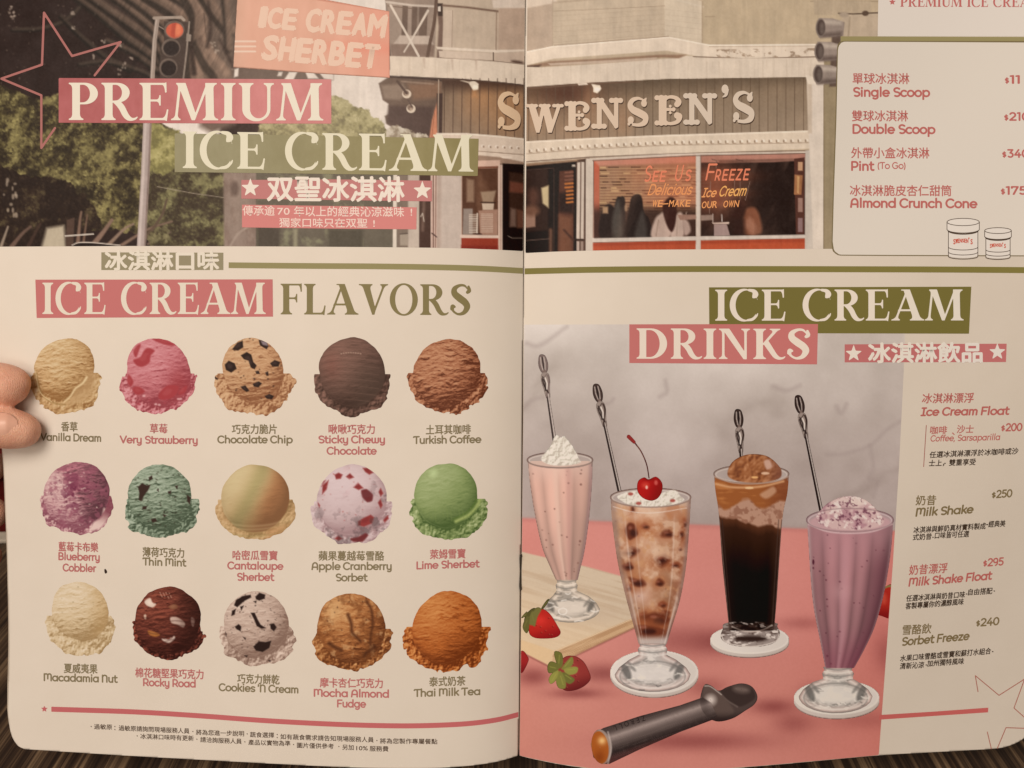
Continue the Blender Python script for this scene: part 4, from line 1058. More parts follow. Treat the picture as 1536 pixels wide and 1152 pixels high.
# ---------------------------------------------------------------- shop photograph, right half
def hero_right():
    p = Paint(783, -30, 1330, 384, 1.25, (192, 167, 138))
    X, Y = p.X, p.Y
    r = random.Random(9)
    p.C += (5 * (fbm(X, Y, 30, 3, 4) - .5) * 2)[..., None]
    # bay window above the sign
    p.poly([(780, 4), (829, -6), (829, 72), (780, 82)], (186, 160, 136), soft=.8); p.poly([(829, -8), (996, -14), (997, 58), (829, 72)], (197, 173, 146), soft=.8); p.poly([(996, -14), (1054, 2), (1054, 66), (997, 58)], (210, 187, 160), soft=.8); p.poly([(1054, -20), (1340, -20), (1340, 68), (1054, 66)], (190, 165, 134), soft=.8)
    p.poly([(780, 0), (835, -10), (835, 4), (780, 14)], (214, 190, 166), soft=1.2); p.line([(829, 17), (997, 9)], 1, (158, 132, 108), alpha=.7); p.line([(829, 4), (900, -2), (996, -4)], 2, (166, 140, 116), soft=1.5, alpha=.7); p.line([(1000, -4), (1054, 10)], 3, (214, 192, 166), soft=1)
    for k in range(6): p.line([(830, 24 + 8 * k), (996, 14 + 7.4 * k)], .8, (182, 157, 131), alpha=.6); p.line([(998, 14 + 8 * k), (1053, 20 + 8 * k)], .8, (194, 170, 145), alpha=.6)
    p.line([(829, -8), (829, 72)], .9, (170, 146, 122), alpha=.8); p.line([(1053.5, 2), (1053.5, 66)], 1.3, (164, 138, 110)); p.line([(1058, 25), (1072, 25)], 1.6, (160, 134, 108), alpha=.6)
    p.line([(1216, 2), (1240, 1), (1317, 2)], 2.2, (160, 136, 110), alpha=.7); p.poly([(1220, 0), (1306, 2), (1306, 24), (1222, 22)], (182, 158, 130), soft=1)
    p.poly([(780, 106), (1000, 88), (1030, 84), (1235, 84), (1235, 116), (1000, 119), (880, 125), (780, 133)], (217, 194, 170), soft=.8)
    p.poly([(780, 80), (829, 70), (1003, 56), (1064, 67), (1230, 66), (1230, 85), (1050, 85), (1000, 76), (830, 88), (782, 100)], (225, 201, 176), soft=.8)
    p.line([(780, 80), (829, 70), (1003, 56), (1064, 68), (1230, 67)], 1.8, (240, 218, 194)); p.line([(832, 68), (1003, 54.5)], 1, (140, 112, 90), alpha=.7); p.line([(1064, 70), (1230, 69)], 1, (186, 160, 134))
    p.poly([(784, 100), (824, 92), (900, 88), (990, 82), (1030, 82), (1018, 88), (996, 86), (900, 94), (812, 100)], (150, 116, 92), soft=1.4); p.poly([(822, 95), (900, 91), (985, 86), (985, 90), (900, 95), (826, 98)], (196, 168, 144), soft=1)
    p.poly([(783, 99), (812, 97), (808, 102), (786, 102)], (96, 72, 58), soft=1.2)
    p.line([(1040, 85), (1120, 88), (1232, 85)], 1.4, (120, 94, 76)); p.mask(np.clip(.5 - sd_poly(X, Y, [(1075, 74), (1232, 72), (1232, 86), (1075, 88)]), 0, 1) * np.clip((fbm(X, Y, 9, 33, 4, 5) - .56) * 7, 0, 1), (150, 122, 98), .8)
    # panelled fascia
    sid = sd_poly(X, Y, [(780, 131), (880, 124), (1000, 118.5), (1236, 115), (1236, 200), (1215, 197), (1000, 204), (880, 209), (780, 214)])
    m = np.clip(.5 - sid, 0, 1)
    p.mask(m, np.array((141, 117, 94.)) + ((Y - 160) * .22 + (X - 1000) * .025)[..., None])
    p.mask(m * sstep(150, 116, Y - (1000 - X) * .055), (92, 74, 58), .75)
    p.mask(m * np.exp(-(((X - 850) / 55) ** 2 + ((Y - 140) / 24) ** 2)), (78, 44, 30), .85)
    for cx, cy, q in ((800, 175, 30), (885, 150, 14), (935, 180, 16), (870, 190, 40)): p.mask(m * np.exp(-(((X - cx) / q) ** 2 + ((Y - cy) / 30) ** 2)), (178, 128, 92), .4)
    for k in range(34):
        x = 793 + 13.3 * k
        if x < 1212: p.line([(x, 116), (x, 214)], 1.1, (96, 75, 58), alpha=.75)
    # keep the board edges crisp
    p.poly([(780, 100), (812, 101), (900, 96), (1000, 89), (1030, 87), (1236, 87), (1236, 115), (1000, 118), (880, 124), (780, 131)], (217, 194, 170), soft=.8)
    p.C -= (9 * np.clip((fbm(X, Y, 3, 62, 3, 60) - .6) * 5, 0, 1) * (np.clip(.5 - sd_poly(X, Y, [(790, 100), (1230, 88), (1230, 114), (790, 130)]), 0, 1)))[..., None]
    p.line([(786, 133), (880, 126), (960, 122)], 2, (112, 84, 66), soft=1)
    p.poly([(866, 125), (880, 124), (882, 127), (868, 128)], (226, 202, 178)); p.poly([(887, 126), (900, 128), (902, 133), (896, 140), (890, 138), (890, 132)], (232, 210, 184), soft=.8); p.ell(896, 134, 4, 3.2, (252, 236, 208), soft=1.2)
    # cornice, beads
    p.poly([(780, 213), (880, 208), (1000, 203), (1215, 196), (1240, 196), (1240, 222), (1000, 231), (880, 237), (780, 246)], (218, 194, 168), soft=.8); p.line([(783, 213.5), (880, 208.5), (1000, 203.5), (1215, 197)], 2.4, (234, 211, 186))
    for k in range(39):
        x = 796 + 10.9 * k
        if x > 1213: break
        y = np.interp(x, [790, 880, 1000, 1215], [226.5, 219, 213.5, 210.5])
        p.ell(x, y, 2.7, 2.5, (236, 214, 190), soft=.8); p.ell(x - 1.8, y + .6, 1.1, 2.2, (140, 112, 88), soft=.8); p.ell(x, y + 3, 2.6, .9, (176, 148, 122), soft=.8)
    p.line([(786, 231), (880, 224), (1000, 218), (1215, 214)], 1.2, (176, 150, 126)); p.line([(786, 243), (880, 236), (1000, 231), (1050, 229.5), (1213, 226)], 1.6, (116, 90, 74))
    p.poly([(780, 246), (880, 238), (880, 246), (850, 248), (780, 252)], (150, 116, 90), soft=1); p.poly([(866, 240), (884, 237), (884, 246), (868, 246)], (82, 58, 46), soft=1)
    # door
    p.poly([(780, 250), (866, 242), (866, 384), (780, 384)], (32, 21, 17), soft=1)
    p.poly([(786, 256), (822, 252), (822, 345), (786, 348)], (52, 34, 27), soft=2); p.poly([(812, 282), (823, 278), (823, 312), (814, 305)], (196, 170, 128), soft=1.6); p.poly([(788, 315), (803, 318), (803, 340), (788, 342)], (150, 112, 92), soft=1.4); p.ell(800, 296, 8, 14, (84, 54, 42), soft=5); p.ell(797, 316, 12, 8, (110, 74, 56), soft=4)
    p.line([(789, 255), (831, 252), (831, 378)], 1.2, (70, 52, 44)); p.line([(787, 361), (824, 358)], 1.2, (92, 72, 62)); p.line([(826, 345), (826, 378)], 5, (100, 68, 52), soft=2)
    p.poly([(839, 257), (860, 255), (860, 378), (837, 378)], (86, 50, 37), soft=1); p.poly([(838, 290), (860, 286), (860, 320), (838, 318)], (44, 27, 22), soft=3); p.poly([(838, 322), (858, 326), (858, 378), (838, 378)], (112, 70, 50), soft=3)
    for k in range(9): p.line([(848 + (k > 4) * 2, 259 + 5.6 * k), (859, 258 + 5.6 * k)], 2.6, (192, 112, 54) if k > 2 else (124, 78, 60), soft=1)
    p.line([(846, 345), (860, 360)], 3, (70, 42, 32), soft=1.5); p.rect(858, 247, 863, 250, (190, 170, 150))
    p.poly([(864, 244), (884, 242), (884, 384), (866, 384)], (88, 62, 50)); p.poly([(866, 244), (870.5, 243), (869.5, 358), (864.5, 358)], (208, 186, 166)); p.poly([(872, 243), (876.5, 243), (875.5, 358), (871, 358)], (202, 180, 160)); p.line([(865, 359), (876, 360)], 2, (60, 42, 34)); p.poly([(865, 362), (869, 362), (869, 384), (865, 384)], (186, 160, 142)); p.poly([(871, 362), (875, 362), (875, 384), (871, 384)], (150, 124, 108))
    # big window
    p.poly([(879, 238), (1000, 231), (1050, 229.5), (1214, 227), (1214, 384), (879, 384)], (209, 187, 166), soft=.8)
    p.poly([(891, 241), (1044, 233), (1044, 355), (891, 358)], (150, 108, 80))
    gl = np.clip(.5 - sd_poly(X, Y, [(891, 241), (1044, 233), (1044, 355), (891, 358)]), 0, 1)
    for k in range(19):
        y = 250 + 4.4 * k
        for q in range(9):
            x = 900 + 17 * q + r.uniform(-5, 5)
            if r.random() < .55: p.rect(x, y, x + r.uniform(8, 17), y + 2.2, (84, 54, 40) if r.random() < .6 else (206, 164, 116), soft=.7, alpha=.9)
        p.line([(900, y + 3), (1044, y + 2)], 1.3, (196, 156, 112), alpha=.7)
    p.poly([(891, 241), (899, 241), (899, 357), (891, 358)], (186, 94, 68)); p.poly([(891, 241), (1044, 233), (1044, 244), (899, 249)], (196, 130, 106), soft=2)
    p.mask(gl * sstep(900, 1040, X) * sstep(330, 300, Y), (190, 104, 74), .42); p.mask(gl * sstep(300, 322, Y), (58, 38, 31), .9)
    for cx, cy, rx, ry, a in ((987, 264, 30, 10, .4), (1086, 264, 44, 11, .5), (1004, 288, 34, 7, .3), (1084, 290, 36, 8, .45), (1000, 305, 24, 6, .3), (1080, 306, 32, 6, .4)):
        p.mask(gl * np.exp(-(((X - cx) / rx) ** 2 + ((Y - cy) / ry) ** 2)) if cx < 1044 else np.exp(-(((X - cx) / rx) ** 2 + ((Y - cy) / ry) ** 2)) * 0, (206, 112, 76), a)
    # people inside
    p.blob([(900, 356), (902, 320), (912, 306), (922, 312), (934, 330), (934, 358)], (44, 31, 27), soft=1.5); p.blob([(918, 340), (924, 300), (930, 295), (937, 297), (938, 320), (938, 357), (918, 357)], (52, 40, 35), soft=1.2); p.blob([(928, 300), (934, 350), (922, 356), (918, 330)], (78, 68, 60), soft=3)
    p.blob([(940, 357), (944, 310), (948, 295), (957, 291), (963, 297), (966, 318), (974, 330), (978, 357)], (42, 30, 26), soft=1.2); p.blob([(952, 357), (962, 318), (968, 330), (970, 357)], (66, 56, 50), soft=3)
    p.poly([(904, 310), (912, 310), (912, 320), (904, 320)], (170, 132, 98), soft=1.5); p.ell(939, 312, 2, 5, (160, 124, 94), soft=1.5)
    p.blob([(977, 356), (982, 330), (990, 321), (999, 318), (1006, 335), (1004, 356)], (186, 156, 138), soft=2); p.blob([(1006, 356), (1010, 330), (1018, 319), (1024, 322), (1026, 340), (1024, 356)], (188, 158, 140), soft=2); p.blob([(1024, 330), (1032, 332), (1036, 346), (1030, 353), (1026, 350)], (172, 142, 126), soft=2)
    p.blob([(994, 310), (1004, 296), (1014, 302), (1014, 330), (1008, 348), (999, 335)], (58, 32, 26), soft=1.4); p.line([(988, 330), (984, 354)], 1.2, (150, 122, 104)); p.line([(1017, 325), (1015, 354)], 1, (160, 132, 114)); p.line([(1030, 318), (1026, 330)], 1, (170, 140, 120))
    p.poly([(1016, 322), (1044, 322), (1044, 329), (1020, 330)], (150, 112, 94), soft=1)
    # right pane
    p.poly([(1051, 233), (1208, 230), (1208, 353), (1051, 355)], (44, 31, 26)); p.poly([(1051, 233), (1208, 230), (1208, 240), (1160, 243), (1051, 244)], (184, 126, 106), soft=1.2); p.poly([(1076, 240), (1190, 238), (1200, 240), (1080, 245)], (120, 82, 68), soft=1.5)
    gr = np.clip(.5 - sd_poly(X, Y, [(1051, 233), (1208, 230), (1208, 353), (1051, 355)]), 0, 1)
    p.mask(gr * np.exp(-(((X - 1070) / 38) ** 2 + ((Y - 285) / 42) ** 2)), (150, 84, 60), .75)
    p.mask(gr * np.clip((fbm(X, Y, 20, 44, 3) - .5) * 2, 0, 1), (74, 58, 50), .35)
    for cx, cy, rx, ry, a in ((1086, 264, 44, 11, .42), (1084, 290, 36, 8, .4), (1080, 306, 32, 6, .35)):
        p.mask(gr * np.exp(-(((X - cx) / rx) ** 2 + ((Y - cy) / ry) ** 2)), (190, 100, 68), a)
    for k in range(7): p.line([(1052, 260 + 5 * k), (1066, 260 + 5 * k)], 1.6, (120, 78, 60), alpha=.6)
    for L in ([(1066, 272), (1064, 320)], [(1074, 240), (1074, 252)], [(1110, 272), (1110, 300)], [(1125, 272), (1118, 300)], [(1102, 270), (1101, 288)]): p.line(L, .9, (150, 118, 102), alpha=.8)
    p.line([(1068, 239), (1075, 241), (1075, 246)], 1, (90, 60, 50)); p.line([(1104, 239), (1114, 241)], 1, (90, 60, 50))
    p.poly([(1051, 323), (1069, 322), (1069, 330), (1051, 331)], (150, 122, 106), soft=.8); p.line([(1069.5, 321), (1069.5, 335)], 1.2, (190, 166, 150)); p.line([(1082.5, 322), (1083, 332)], 1.4, (200, 180, 166))
    p.poly([(1068, 334), (1094, 333), (1093, 336), (1070, 336)], (206, 176, 156)); p.poly([(1071, 336), (1090, 336), (1095, 353), (1071, 354)], (158, 130, 120))
    p.blob([(1113, 350), (1117, 318), (1125, 311), (1134, 313), (1140, 326), (1141, 350)], (128, 78, 56), soft=2.5); p.blob([(1124, 325), (1134, 340), (1130, 352), (1118, 340)], (156, 104, 80), soft=3); p.ell(1105, 316, 11, 16, (62, 38, 31), soft=5); p.poly([(1098, 328), (1116, 330), (1118, 353), (1100, 353)], (56, 36, 30), soft=4)
    p.poly([(1191, 238), (1207, 236), (1207, 352), (1194, 352)], (86, 52, 42)); p.poly([(1192, 262), (1204, 263), (1202, 292), (1191, 292)], (160, 106, 70)); p.poly([(1196, 264), (1199, 265), (1198, 290), (1196, 289)], (206, 158, 106), soft=1.2)
    for y0, y1, c in ((243, 256, (196, 148, 112)), (297, 318, (156, 118, 102)), (327, 348, (140, 108, 102))): p.rect(1197, y0, 1204, y1, c)
    # frames
    p.poly([(1044, 231), (1051, 231), (1050.5, 384), (1044.5, 384)], (206, 186, 168)); p.line([(1051, 233), (1051, 374)], 1, (128, 102, 86))
    p.poly([(884, 357.5), (1044, 354.5), (1208, 352), (1208, 357.5), (1044, 360.5), (884, 364)], (208, 188, 170)); p.line([(890, 364), (1044, 361), (1207, 358)], 1, (110, 80, 66))
    p.poly([(889, 364.5), (1043.5, 361), (1043.5, 384), (889, 384)], (176, 78, 50)); p.poly([(1051, 361), (1207.5, 358), (1207.5, 384), (1051, 384)], (182, 82, 52)); p.poly([(889, 364.5), (1207, 358), (1207, 363), (889, 369)], (150, 62, 42), soft=2, alpha=.6); p.poly([(1044, 358), (1051, 358), (1050.5, 384), (1044.5, 384)], (206, 186, 168))
    p.poly([(879, 240), (890, 240), (889, 384), (878.5, 384)], (207, 186, 166)); p.line([(890.5, 241), (890, 356)], 1.2, (110, 70, 56))
    p.line([(889, 241), (1044, 233.5), (1208, 230)], 1.1, (104, 78, 64))
    p.poly([(1208, 226), (1222, 224), (1221, 384), (1207.5, 384)], (196, 178, 160), soft=1); p.poly([(1210, 116), (1237, 116), (1236, 384), (1220, 384)], (217, 196, 175), soft=1); p.poly([(1211, 118), (1218, 118), (1218, 200), (1212, 200)], (200, 176, 152), soft=1.4); p.poly([(1208, 113), (1226, 116), (1236, 126), (1212, 126)], (226, 204, 180), soft=1)
    p.poly([(1236, 90), (1340, 90), (1340, 384), (1235.5, 384)], (152, 131, 101)); p.line([(1236, 128), (1235.5, 384)], 1.4, (132, 110, 84))
    # signal seen from the side
    p.poly([(1264, 20), (1340, 18), (1340, 66), (1262, 66)], (186, 162, 136), soft=1); p.line([(1258, 20), (1280, 21), (1318, 19)], 2.2, (104, 84, 68)); p.ell(1298, 20, 5, 4, (92, 72, 58), soft=1); p.ell(1266, 22, 7, 4, (168, 146, 124), soft=1.5); p.line([(1275, 26), (1272, 60)], 2, (160, 138, 114), soft=1.2)
    p.poly([(1248, 50), (1262, 50), (1258, 130), (1244, 130)], (98, 78, 66), soft=1.4)
    for cx, cy in ((1231, 41.5), (1229, 77), (1227, 111.5)):
        body = [(cx - 3, cy - 14.5), (cx + 18, cy - 14), (cx + 36, cy - 8), (cx + 34, cy + 12), (cx + 16, cy + 14), (cx - 3, cy + 15)]
        p.poly(body, (150, 130, 116)); p.poly([(cx - 2, cy - 13), (cx + 32, cy - 10), (cx + 32, cy - 4), (cx, cy - 5)], (182, 162, 144), soft=2.5); p.poly([(cx, cy + 8), (cx + 32, cy + 6), (cx + 32, cy + 13), (cx, cy + 15)], (106, 88, 78), soft=3)
        p.ell(cx, cy, 7.6, 14, (130, 112, 100)); p.ell(cx + .5, cy, 6, 12, (84, 68, 60)); p.ell(cx + 2.2, cy + 1, 3.6, 9, (104, 88, 78), soft=2)
    grime = (fbm(X, Y, 16, 24, 4) - .5) * .10 + (fbm(X, Y, 5, 26, 3, 46) - .5) * .09
    p.C *= (1 + grime)[..., None]
    win = np.clip(.5 - sd_poly(X, Y, [(891, 241), (1044, 233), (1208, 230), (1208, 353), (891, 358)]), 0, 1)
    p.mask(win * np.clip((fbm(X + Y * .4, Y, 26, 36, 4, 60) - .52) * 4, 0, 1), (150, 112, 92), .22)
    p.grain(3.0, seed=8)
    edge = np.interp(X[0], [780, 800, 830, 880, 960, 1050, 1300], [380, 379, 377.5, 376, 374.6, 374, 373])
    p.A = np.clip(.5 + (edge[None, :] - Y) / (2 * p.step), 0, 1) * np.clip(.5 + (X - gutter(Y) - np.interp(Y, [0, 380], [2.6, 2.4])) / (2 * p.step), 0, 1)
    return p.build('shop_photo', page_r, 1)

hero_left(); hero_right()

# letters carved over the shop
sg = Ink(); sh = Ink()
for ch, x0, y0, x1, y1 in (('W', 790, 155, 843, 199), ('E', 846, 152, 885, 196), ('N', 887, 147, 933, 193), ('S', 939, 145, 975, 190), ('E', 981, 143, 1023, 188), ('N', 1025, 140, 1074, 187), ("'", 1080, 126, 1095, 146), ('S', 1097, 136, 1134, 185)):
    sh.glyph_box('sign', ch, x0 + .8, y0 + 1.8, x1 + .8, y1 + 1.8, (78, 58, 45))  # dark offset copy draws the letter's shadow in ink
    sg.glyph_box('sign', ch, x0, y0, x1, y1, (216, 186, 158) if x0 < 1000 else (212, 188, 164))
sh.build('sign_letter_shadows', page_r, 2); sg.build('sign_letters', page_r, 3, 'pale carved letters on the printed shop fascia')
s1 = Ink().glyph_box('sign', 'S', 745, 139, 784.5, 197, (84, 60, 45)); s1.build('sign_letter_shadows', page_l, 2)
s2 = Ink().glyph_box('sign', 'S', 744, 137, 783.5, 195, (226, 188, 150)); s2.build('sign_letters', page_l, 3)
# neon writing in the window
nn = Ink()
o_ = (224, 128, 94)
def neon(txt, x, y, wd, cap, col, slope=-.01, wgt=.17, shear=.2):
    nn.text('sans', txt, x, y, wd, cap, col, slope, shear, wgt)
neon('S', 964, 273, 11, 25, o_, 0, .13); neon('E', 977, 272.5, 9, 16, o_, 0, .18); neon('E', 988, 272.5, 9, 16, o_, 0, .18)
neon('U', 1010, 272, 12.5, 25, o_, 0, .13); neon('S', 1026, 271.5, 9, 17, o_, 0, .18)
neon('F', 1056, 271, 15, 26, o_, 0, .12)
for i, c in enumerate('REEZE'): neon(c, 1071 + 10.6 * i, 271 - .2 * i, 8.6, 17, o_, 0, .17)
o2 = (226, 146, 92); o3 = (232, 154, 94)
neon('Delicious', 970, 293, 66, 17, o2, -.01, .14, .35); neon('Ice', 1052, 296, 21, 14, o3, -.01, .15, .35); neon('Cream', 1077, 295, 41, 16, (238, 168, 96), -.03, .14, .35)
for i, c in enumerate('WE MAKE'):
    if c != ' ': nn.cjk(c, 979 + 8.3 * i, 305 - .06 * i, 6.8, 14.5, o3, 0, .18)
nn.stroke([(994, 306), (1002, 305.5)], 1.5, o3)
for i, c in enumerate('OUR OWN'):
    if c != ' ': nn.cjk(c, 1053 + 8.1 * i, 307 - .3 * i, 6.8, 14.5, o3, 0, .18)
nn.build('neon_writing', page_r, 3, 'orange neon writing in the printed shop window')

# the hanging board
def board():
    p = Paint(345, -6, 592, 124, 1.1)
    X, Y = p.X, p.Y
    P = [(356, -4), (470, -4), (584, 17), (584.5, 117), (470, 110), (350, 101)]
    p.poly(P, (226, 168, 140), cov=True, soft=.8)
    p.mask(sstep(470, 585, X), (230, 154, 128), .7); p.mask(sstep(380, 345, X), (214, 166, 138), .7)
    p.mask(np.exp(-((Y - 60 - (X - 350) * .06) / 9) ** 2) * sstep(440, 520, X), (232, 142, 116), .5)
    p.C += (6 * (fbm(X, Y, 14, 5, 3, 40) - .5) * 2)[..., None]
    for k in range(3): p.line([(351, 62 + 7.6 * k), (383, 62 + 7.6 * k)], 2.6, (236, 200, 174))
    p.line([(350, 101), (470, 110), (584, 117)], 2.4, (150, 104, 84), alpha=.8); p.line([(456, -4), (584, 17)], 2, (208, 140, 114)); p.line([(584, 17), (584.5, 117)], 2, (206, 134, 110))
    return p.build('hanging_sign', page_l, 2)
board()
bl = Ink()
for txt, x, y, wd, cap in (('ICE', 386, 40, 58, 31), ('CREAM', 456, 46, 124, 34), ('SHERBET', 391, 88, 176, 36)):
    n = len(txt)
    for i, c in enumerate(txt):
        wI = {'I': .45, 'M': 1.25}.get(c, 1.0)
        x0 = x + wd * (sum({'I': .55, 'M': 1.3}.get(q, 1.0) for q in txt[:i]) / sum({'I': .55, 'M': 1.3}.get(q, 1.0) for q in txt))
        w1 = wd * wI / sum({'I': .55, 'M': 1.3}.get(q, 1.0) for q in txt) * .80
        bl.cjk(c, x0 + 5, y - cap * .5 + .085 * (x0 - x), w1, cap * 1.38, (235, 194, 166), .085, .17, .045)
bl.build('hanging_sign_letters', page_l, 3, 'cream letters on the printed pink hanging sign')
# ---------------------------------------------------------------- titles
def banner(name, parent, P, rgb, layer, label=None):
    h = len(P) // 2                      # first half runs along the top, second half back along the bottom
    return Ink().band(P[:h], P[h:][::-1], rgb).build(name, parent, layer, label)

def title(name, parent, txt, x, base, wd, cap, rgb, slope=0.0, layer=4, label=None):
    return Ink().text('serif', txt, x, base, wd, cap, rgb, slope).build(name, parent, layer, label)

def tint_banner(P, left, right, mott, layer, label, seed):
    P = np.array(P, float)
    p = Paint(P[:, 0].min() - 3, P[:, 1].min() - 3, P[:, 0].max() + 3, P[:, 1].max() + 3, 1.0)
    p.poly(P, (0, 0, 0), cov=True)
    t = sstep(P[:, 0].min() + 20, P[:, 0].max() - 30, p.X)[..., None]
    p.C[:] = np.array(left, float) * (1 - t) + np.array(right, float) * t
    p.C += mott * ((fbm(p.X, p.Y, 24, seed, 4) - .5) * 2)[..., None] + mott * .5 * ((fbm(p.X, p.Y, 7, seed + 3, 3, 22) - .5) * 2)[..., None]
    p.build('title_banner', page_l, layer, label)
tint_banner([(88, 117), (300, 118), (497, 119), (497, 185.5), (300, 185), (88, 184)], (182, 100, 96), (212, 134, 126), 9, 4, 'pink see-through banner behind the large title', 5)
tint_banner([(262, 200), (500, 204), (718, 208), (716.5, 264), (500, 261), (262, 258)], (156, 143, 108), (148, 132, 88), 6, 5, 'olive see-through banner behind the large title', 9)
title('title_lettering', page_l, 'PREMIUM', 101, 180, 386, 56, (238, 220, 194), .002, 6)
title('title_lettering', page_l, 'ICE CREAM', 272, 252, 440, 55, (232, 216, 184), .0125, 6)
st_ = Ink().poly([(375 + 15 * math.cos(math.radians(-90 + 36 * k)) * (1 if k % 2 == 0 else .4), 283 + 15 * math.sin(math.radians(-90 + 36 * k)) * (1 if k % 2 == 0 else .4)) for k in range(10)], (240, 214, 192))
banner('title_banner', page_l, [(362, 270), (500, 269), (648, 271), (648, 302), (500, 300), (362, 298)], (196, 124, 116), 4)
banner('title_banner', page_l, [(363, 307), (500, 309), (625, 311), (624.5, 344), (500, 343), (363, 341)], (214, 130, 120), 4)
def star_ink(I, cx, cy, r, rgb, rot=0.0):
    return I.poly([(cx + r * (1 if k % 2 == 0 else .4) * math.cos(math.radians(-90 + 36 * k + rot)), cy + r * (1 if k % 2 == 0 else .4) * math.sin(math.radians(-90 + 36 * k + rot))) for k in range(10)], rgb, 22)
I = Ink().cjk('双聖冰淇淋', 401, 283.5, 205, 40, (240, 218, 196), .006, bold=.028)
star_ink(I, 375.5, 282, 15, (240, 218, 196)); star_ink(I, 633.5, 286, 15, (240, 218, 196))
I.build('subtitle_lettering', page_l, 6)
I = Ink().cjk('傳承逾', 364, 316, 48, 16.2, (246, 206, 186), .006).cjk('70', 416, 316.6, 18.5, 14.5, (246, 206, 186), .006).cjk('年以上的經典沁涼滋味', 441, 317.2, 165, 16.2, (246, 206, 186), .006).cjk('!', 616, 318, 2.2, 15, (246, 206, 186))
I.cjk('獨家口味只在双聖', 419, 334, 132, 15, (246, 206, 186), .006).cjk('!', 560, 335, 2.2, 14, (246, 206, 186))
I.build('tagline_lettering', page_l, 6)
# big outlined star over the trees
Ink().stroke([(142, 113), (181, 63), (108, 84), (66, 19), (63, 97), (2, 118), (62, 143), (62, 222), (82.5, 192)], 3.4, (174, 108, 98)).build('outlined_star', page_l, 3)

banner('title_banner', page_l, [(152, 378.5), (335, 379), (335, 405), (152, 405)], (152, 136, 104), 2)
Ink().cjk('冰淇淋口味', 158, 391.5, 170, 31, (232, 213, 188), 0, bold=.035).build('subtitle_lettering', page_l, 3)
rule = lambda pts, w, rgb, name, par, label=None: Ink().band(pts, [(x, y + w) for x, y in pts], rgb).build(name, par, 2, label)
rule(smooth_pts([(343, 393.5), (450, 394.5), (560, 395.2), (650, 396.5), (720, 398.5), (784.2, 402)], 6).tolist(), 8.6, (150, 135, 90), 'green_rule', page_l)
rule(smooth_pts([(787, 402.5), (830, 401.4), (900, 400), (1050, 399), (1330, 399.5), (1450, 400), (1575, 401)], 6).tolist(), 9, (128, 114, 62), 'green_rule', page_r)
banner('title_banner', page_l, [(53, 419.5), (409, 419), (409.5, 475), (55, 477)], (197, 113, 106), 2)
title('title_lettering', page_l, 'ICE CREAM', 62, 471, 338, 47, CREAM, 0, 3)
title('title_lettering', page_l, 'FLAVORS', 419, 471.5, 290, 46, (134, 117, 76), .004, 3)
# right page titles
banner('title_banner', page_r, [(1063.5, 431), (1457, 430), (1453.5, 500.5), (1064, 499.5)], (117, 104, 54), 3)
title('title_lettering', page_r, 'ICE CREAM', 1071, 481, 376, 46.5, (226, 206, 184), -.001, 5)
banner('title_banner', page_r, [(944, 486.5), (1227, 486), (1225.5, 546.5), (944, 544.5)], (192, 111, 103), 4)
title('title_lettering', page_r, 'DRINKS', 953, 538, 265, 45.5, (228, 206, 184), .003, 5)
banner('title_banner', page_r, [(1267, 516.5), (1510, 515.5), (1509, 543), (1267, 543.5)], (186, 107, 101), 3)
I = Ink().cjk('冰淇淋飲品', 1303, 530, 170, 32, (228, 206, 186), -.004, bold=.035)
star_ink(I, 1280.5, 530.5, 13.5, (228, 206, 186)); star_ink(I, 1496, 528, 13.5, (228, 206, 186)); I.build('subtitle_lettering', page_r, 5)

# ---------------------------------------------------------------- flavour names
FL = [
 ('香草', 92, 640, 24, OLIVE, .02, [('Vanilla Dream', 61, 661, 91)]), ('草莓', 225, 643, 26, RED, .01, [('Very Strawberry', 180, 665, 117)]),
 ('巧克力脆片', 348, 644, 67, OLIVE, 0, [('Chocolate Chip', 326, 665, 113)]), ('啾啾巧克力', 493, 644, 69, RED, 0, [('Sticky Chewy', 477, 665, 101), ('Chocolate', 490, 682, 75)]),
 ('土耳其咖啡', 639, 645, 67, OLIVE, -.015, [('Turkish Coffee', 620, 666, 102)]),
 ('藍莓卡布樂', 88, 820, 59, RED, .025, [('Blueberry', 87, 840, 63), ('Cobbler', 94, 857, 50)]), ('薄荷巧克力', 214, 828, 62, OLIVE, .03, [('Thin Mint', 214, 848, 65)]),
 ('哈密瓜雪寶', 349, 833, 67, RED, .01, [('Cantaloupe', 341, 854, 84), ('Sherbet', 355, 871, 56)]), ('蘋果蔓越莓雪酪', 478, 834, 98, OLIVE, 0, [('Apple Cranberry', 467, 855, 121), ('Sorbet', 503, 872, 48)]),
 ('萊姆雪寶', 645, 832, 53, RED, -.03, [('Lime Sherbet', 624, 854, 95)]),
 ('夏威夷果', 96, 1002.5, 50, OLIVE, .025, [('Macadamia Nut', 65, 1021.5, 111)]), ('棉花糖堅果巧克力', 203, 1009, 102, RED, .03, [('Rocky Road', 214, 1029, 80)]),
 ('巧克力餅乾', 356, 1018, 63, OLIVE, .03, [("Cookies 'N Cream", 328, 1036.5, 120)]), ('摩卡杏仁巧克力', 480, 1024, 94, RED, .015, [('Mocha Almond', 470, 1045, 114), ('Fudge', 505, 1061, 44)]),
 ('泰式奶茶', 644, 1023, 54, OLIVE, -.03, [('Thai Milk Tea', 621, 1045.5, 100)])]
for zh, x, yc, wd, c, sl, en in FL:
    I = Ink().cjk(zh, x, yc, wd, 15.5, c, sl, bold=.022)
    for t, ex, by, ew in en: I.text('sans', t, ex, by, ew, 11.6, c, sl, weight=.19)
    I.build('flavour_name', page_l, 2, ('olive' if c is OLIVE else 'red') + ' printed flavour name ' + ' '.join(e[0] for e in en))

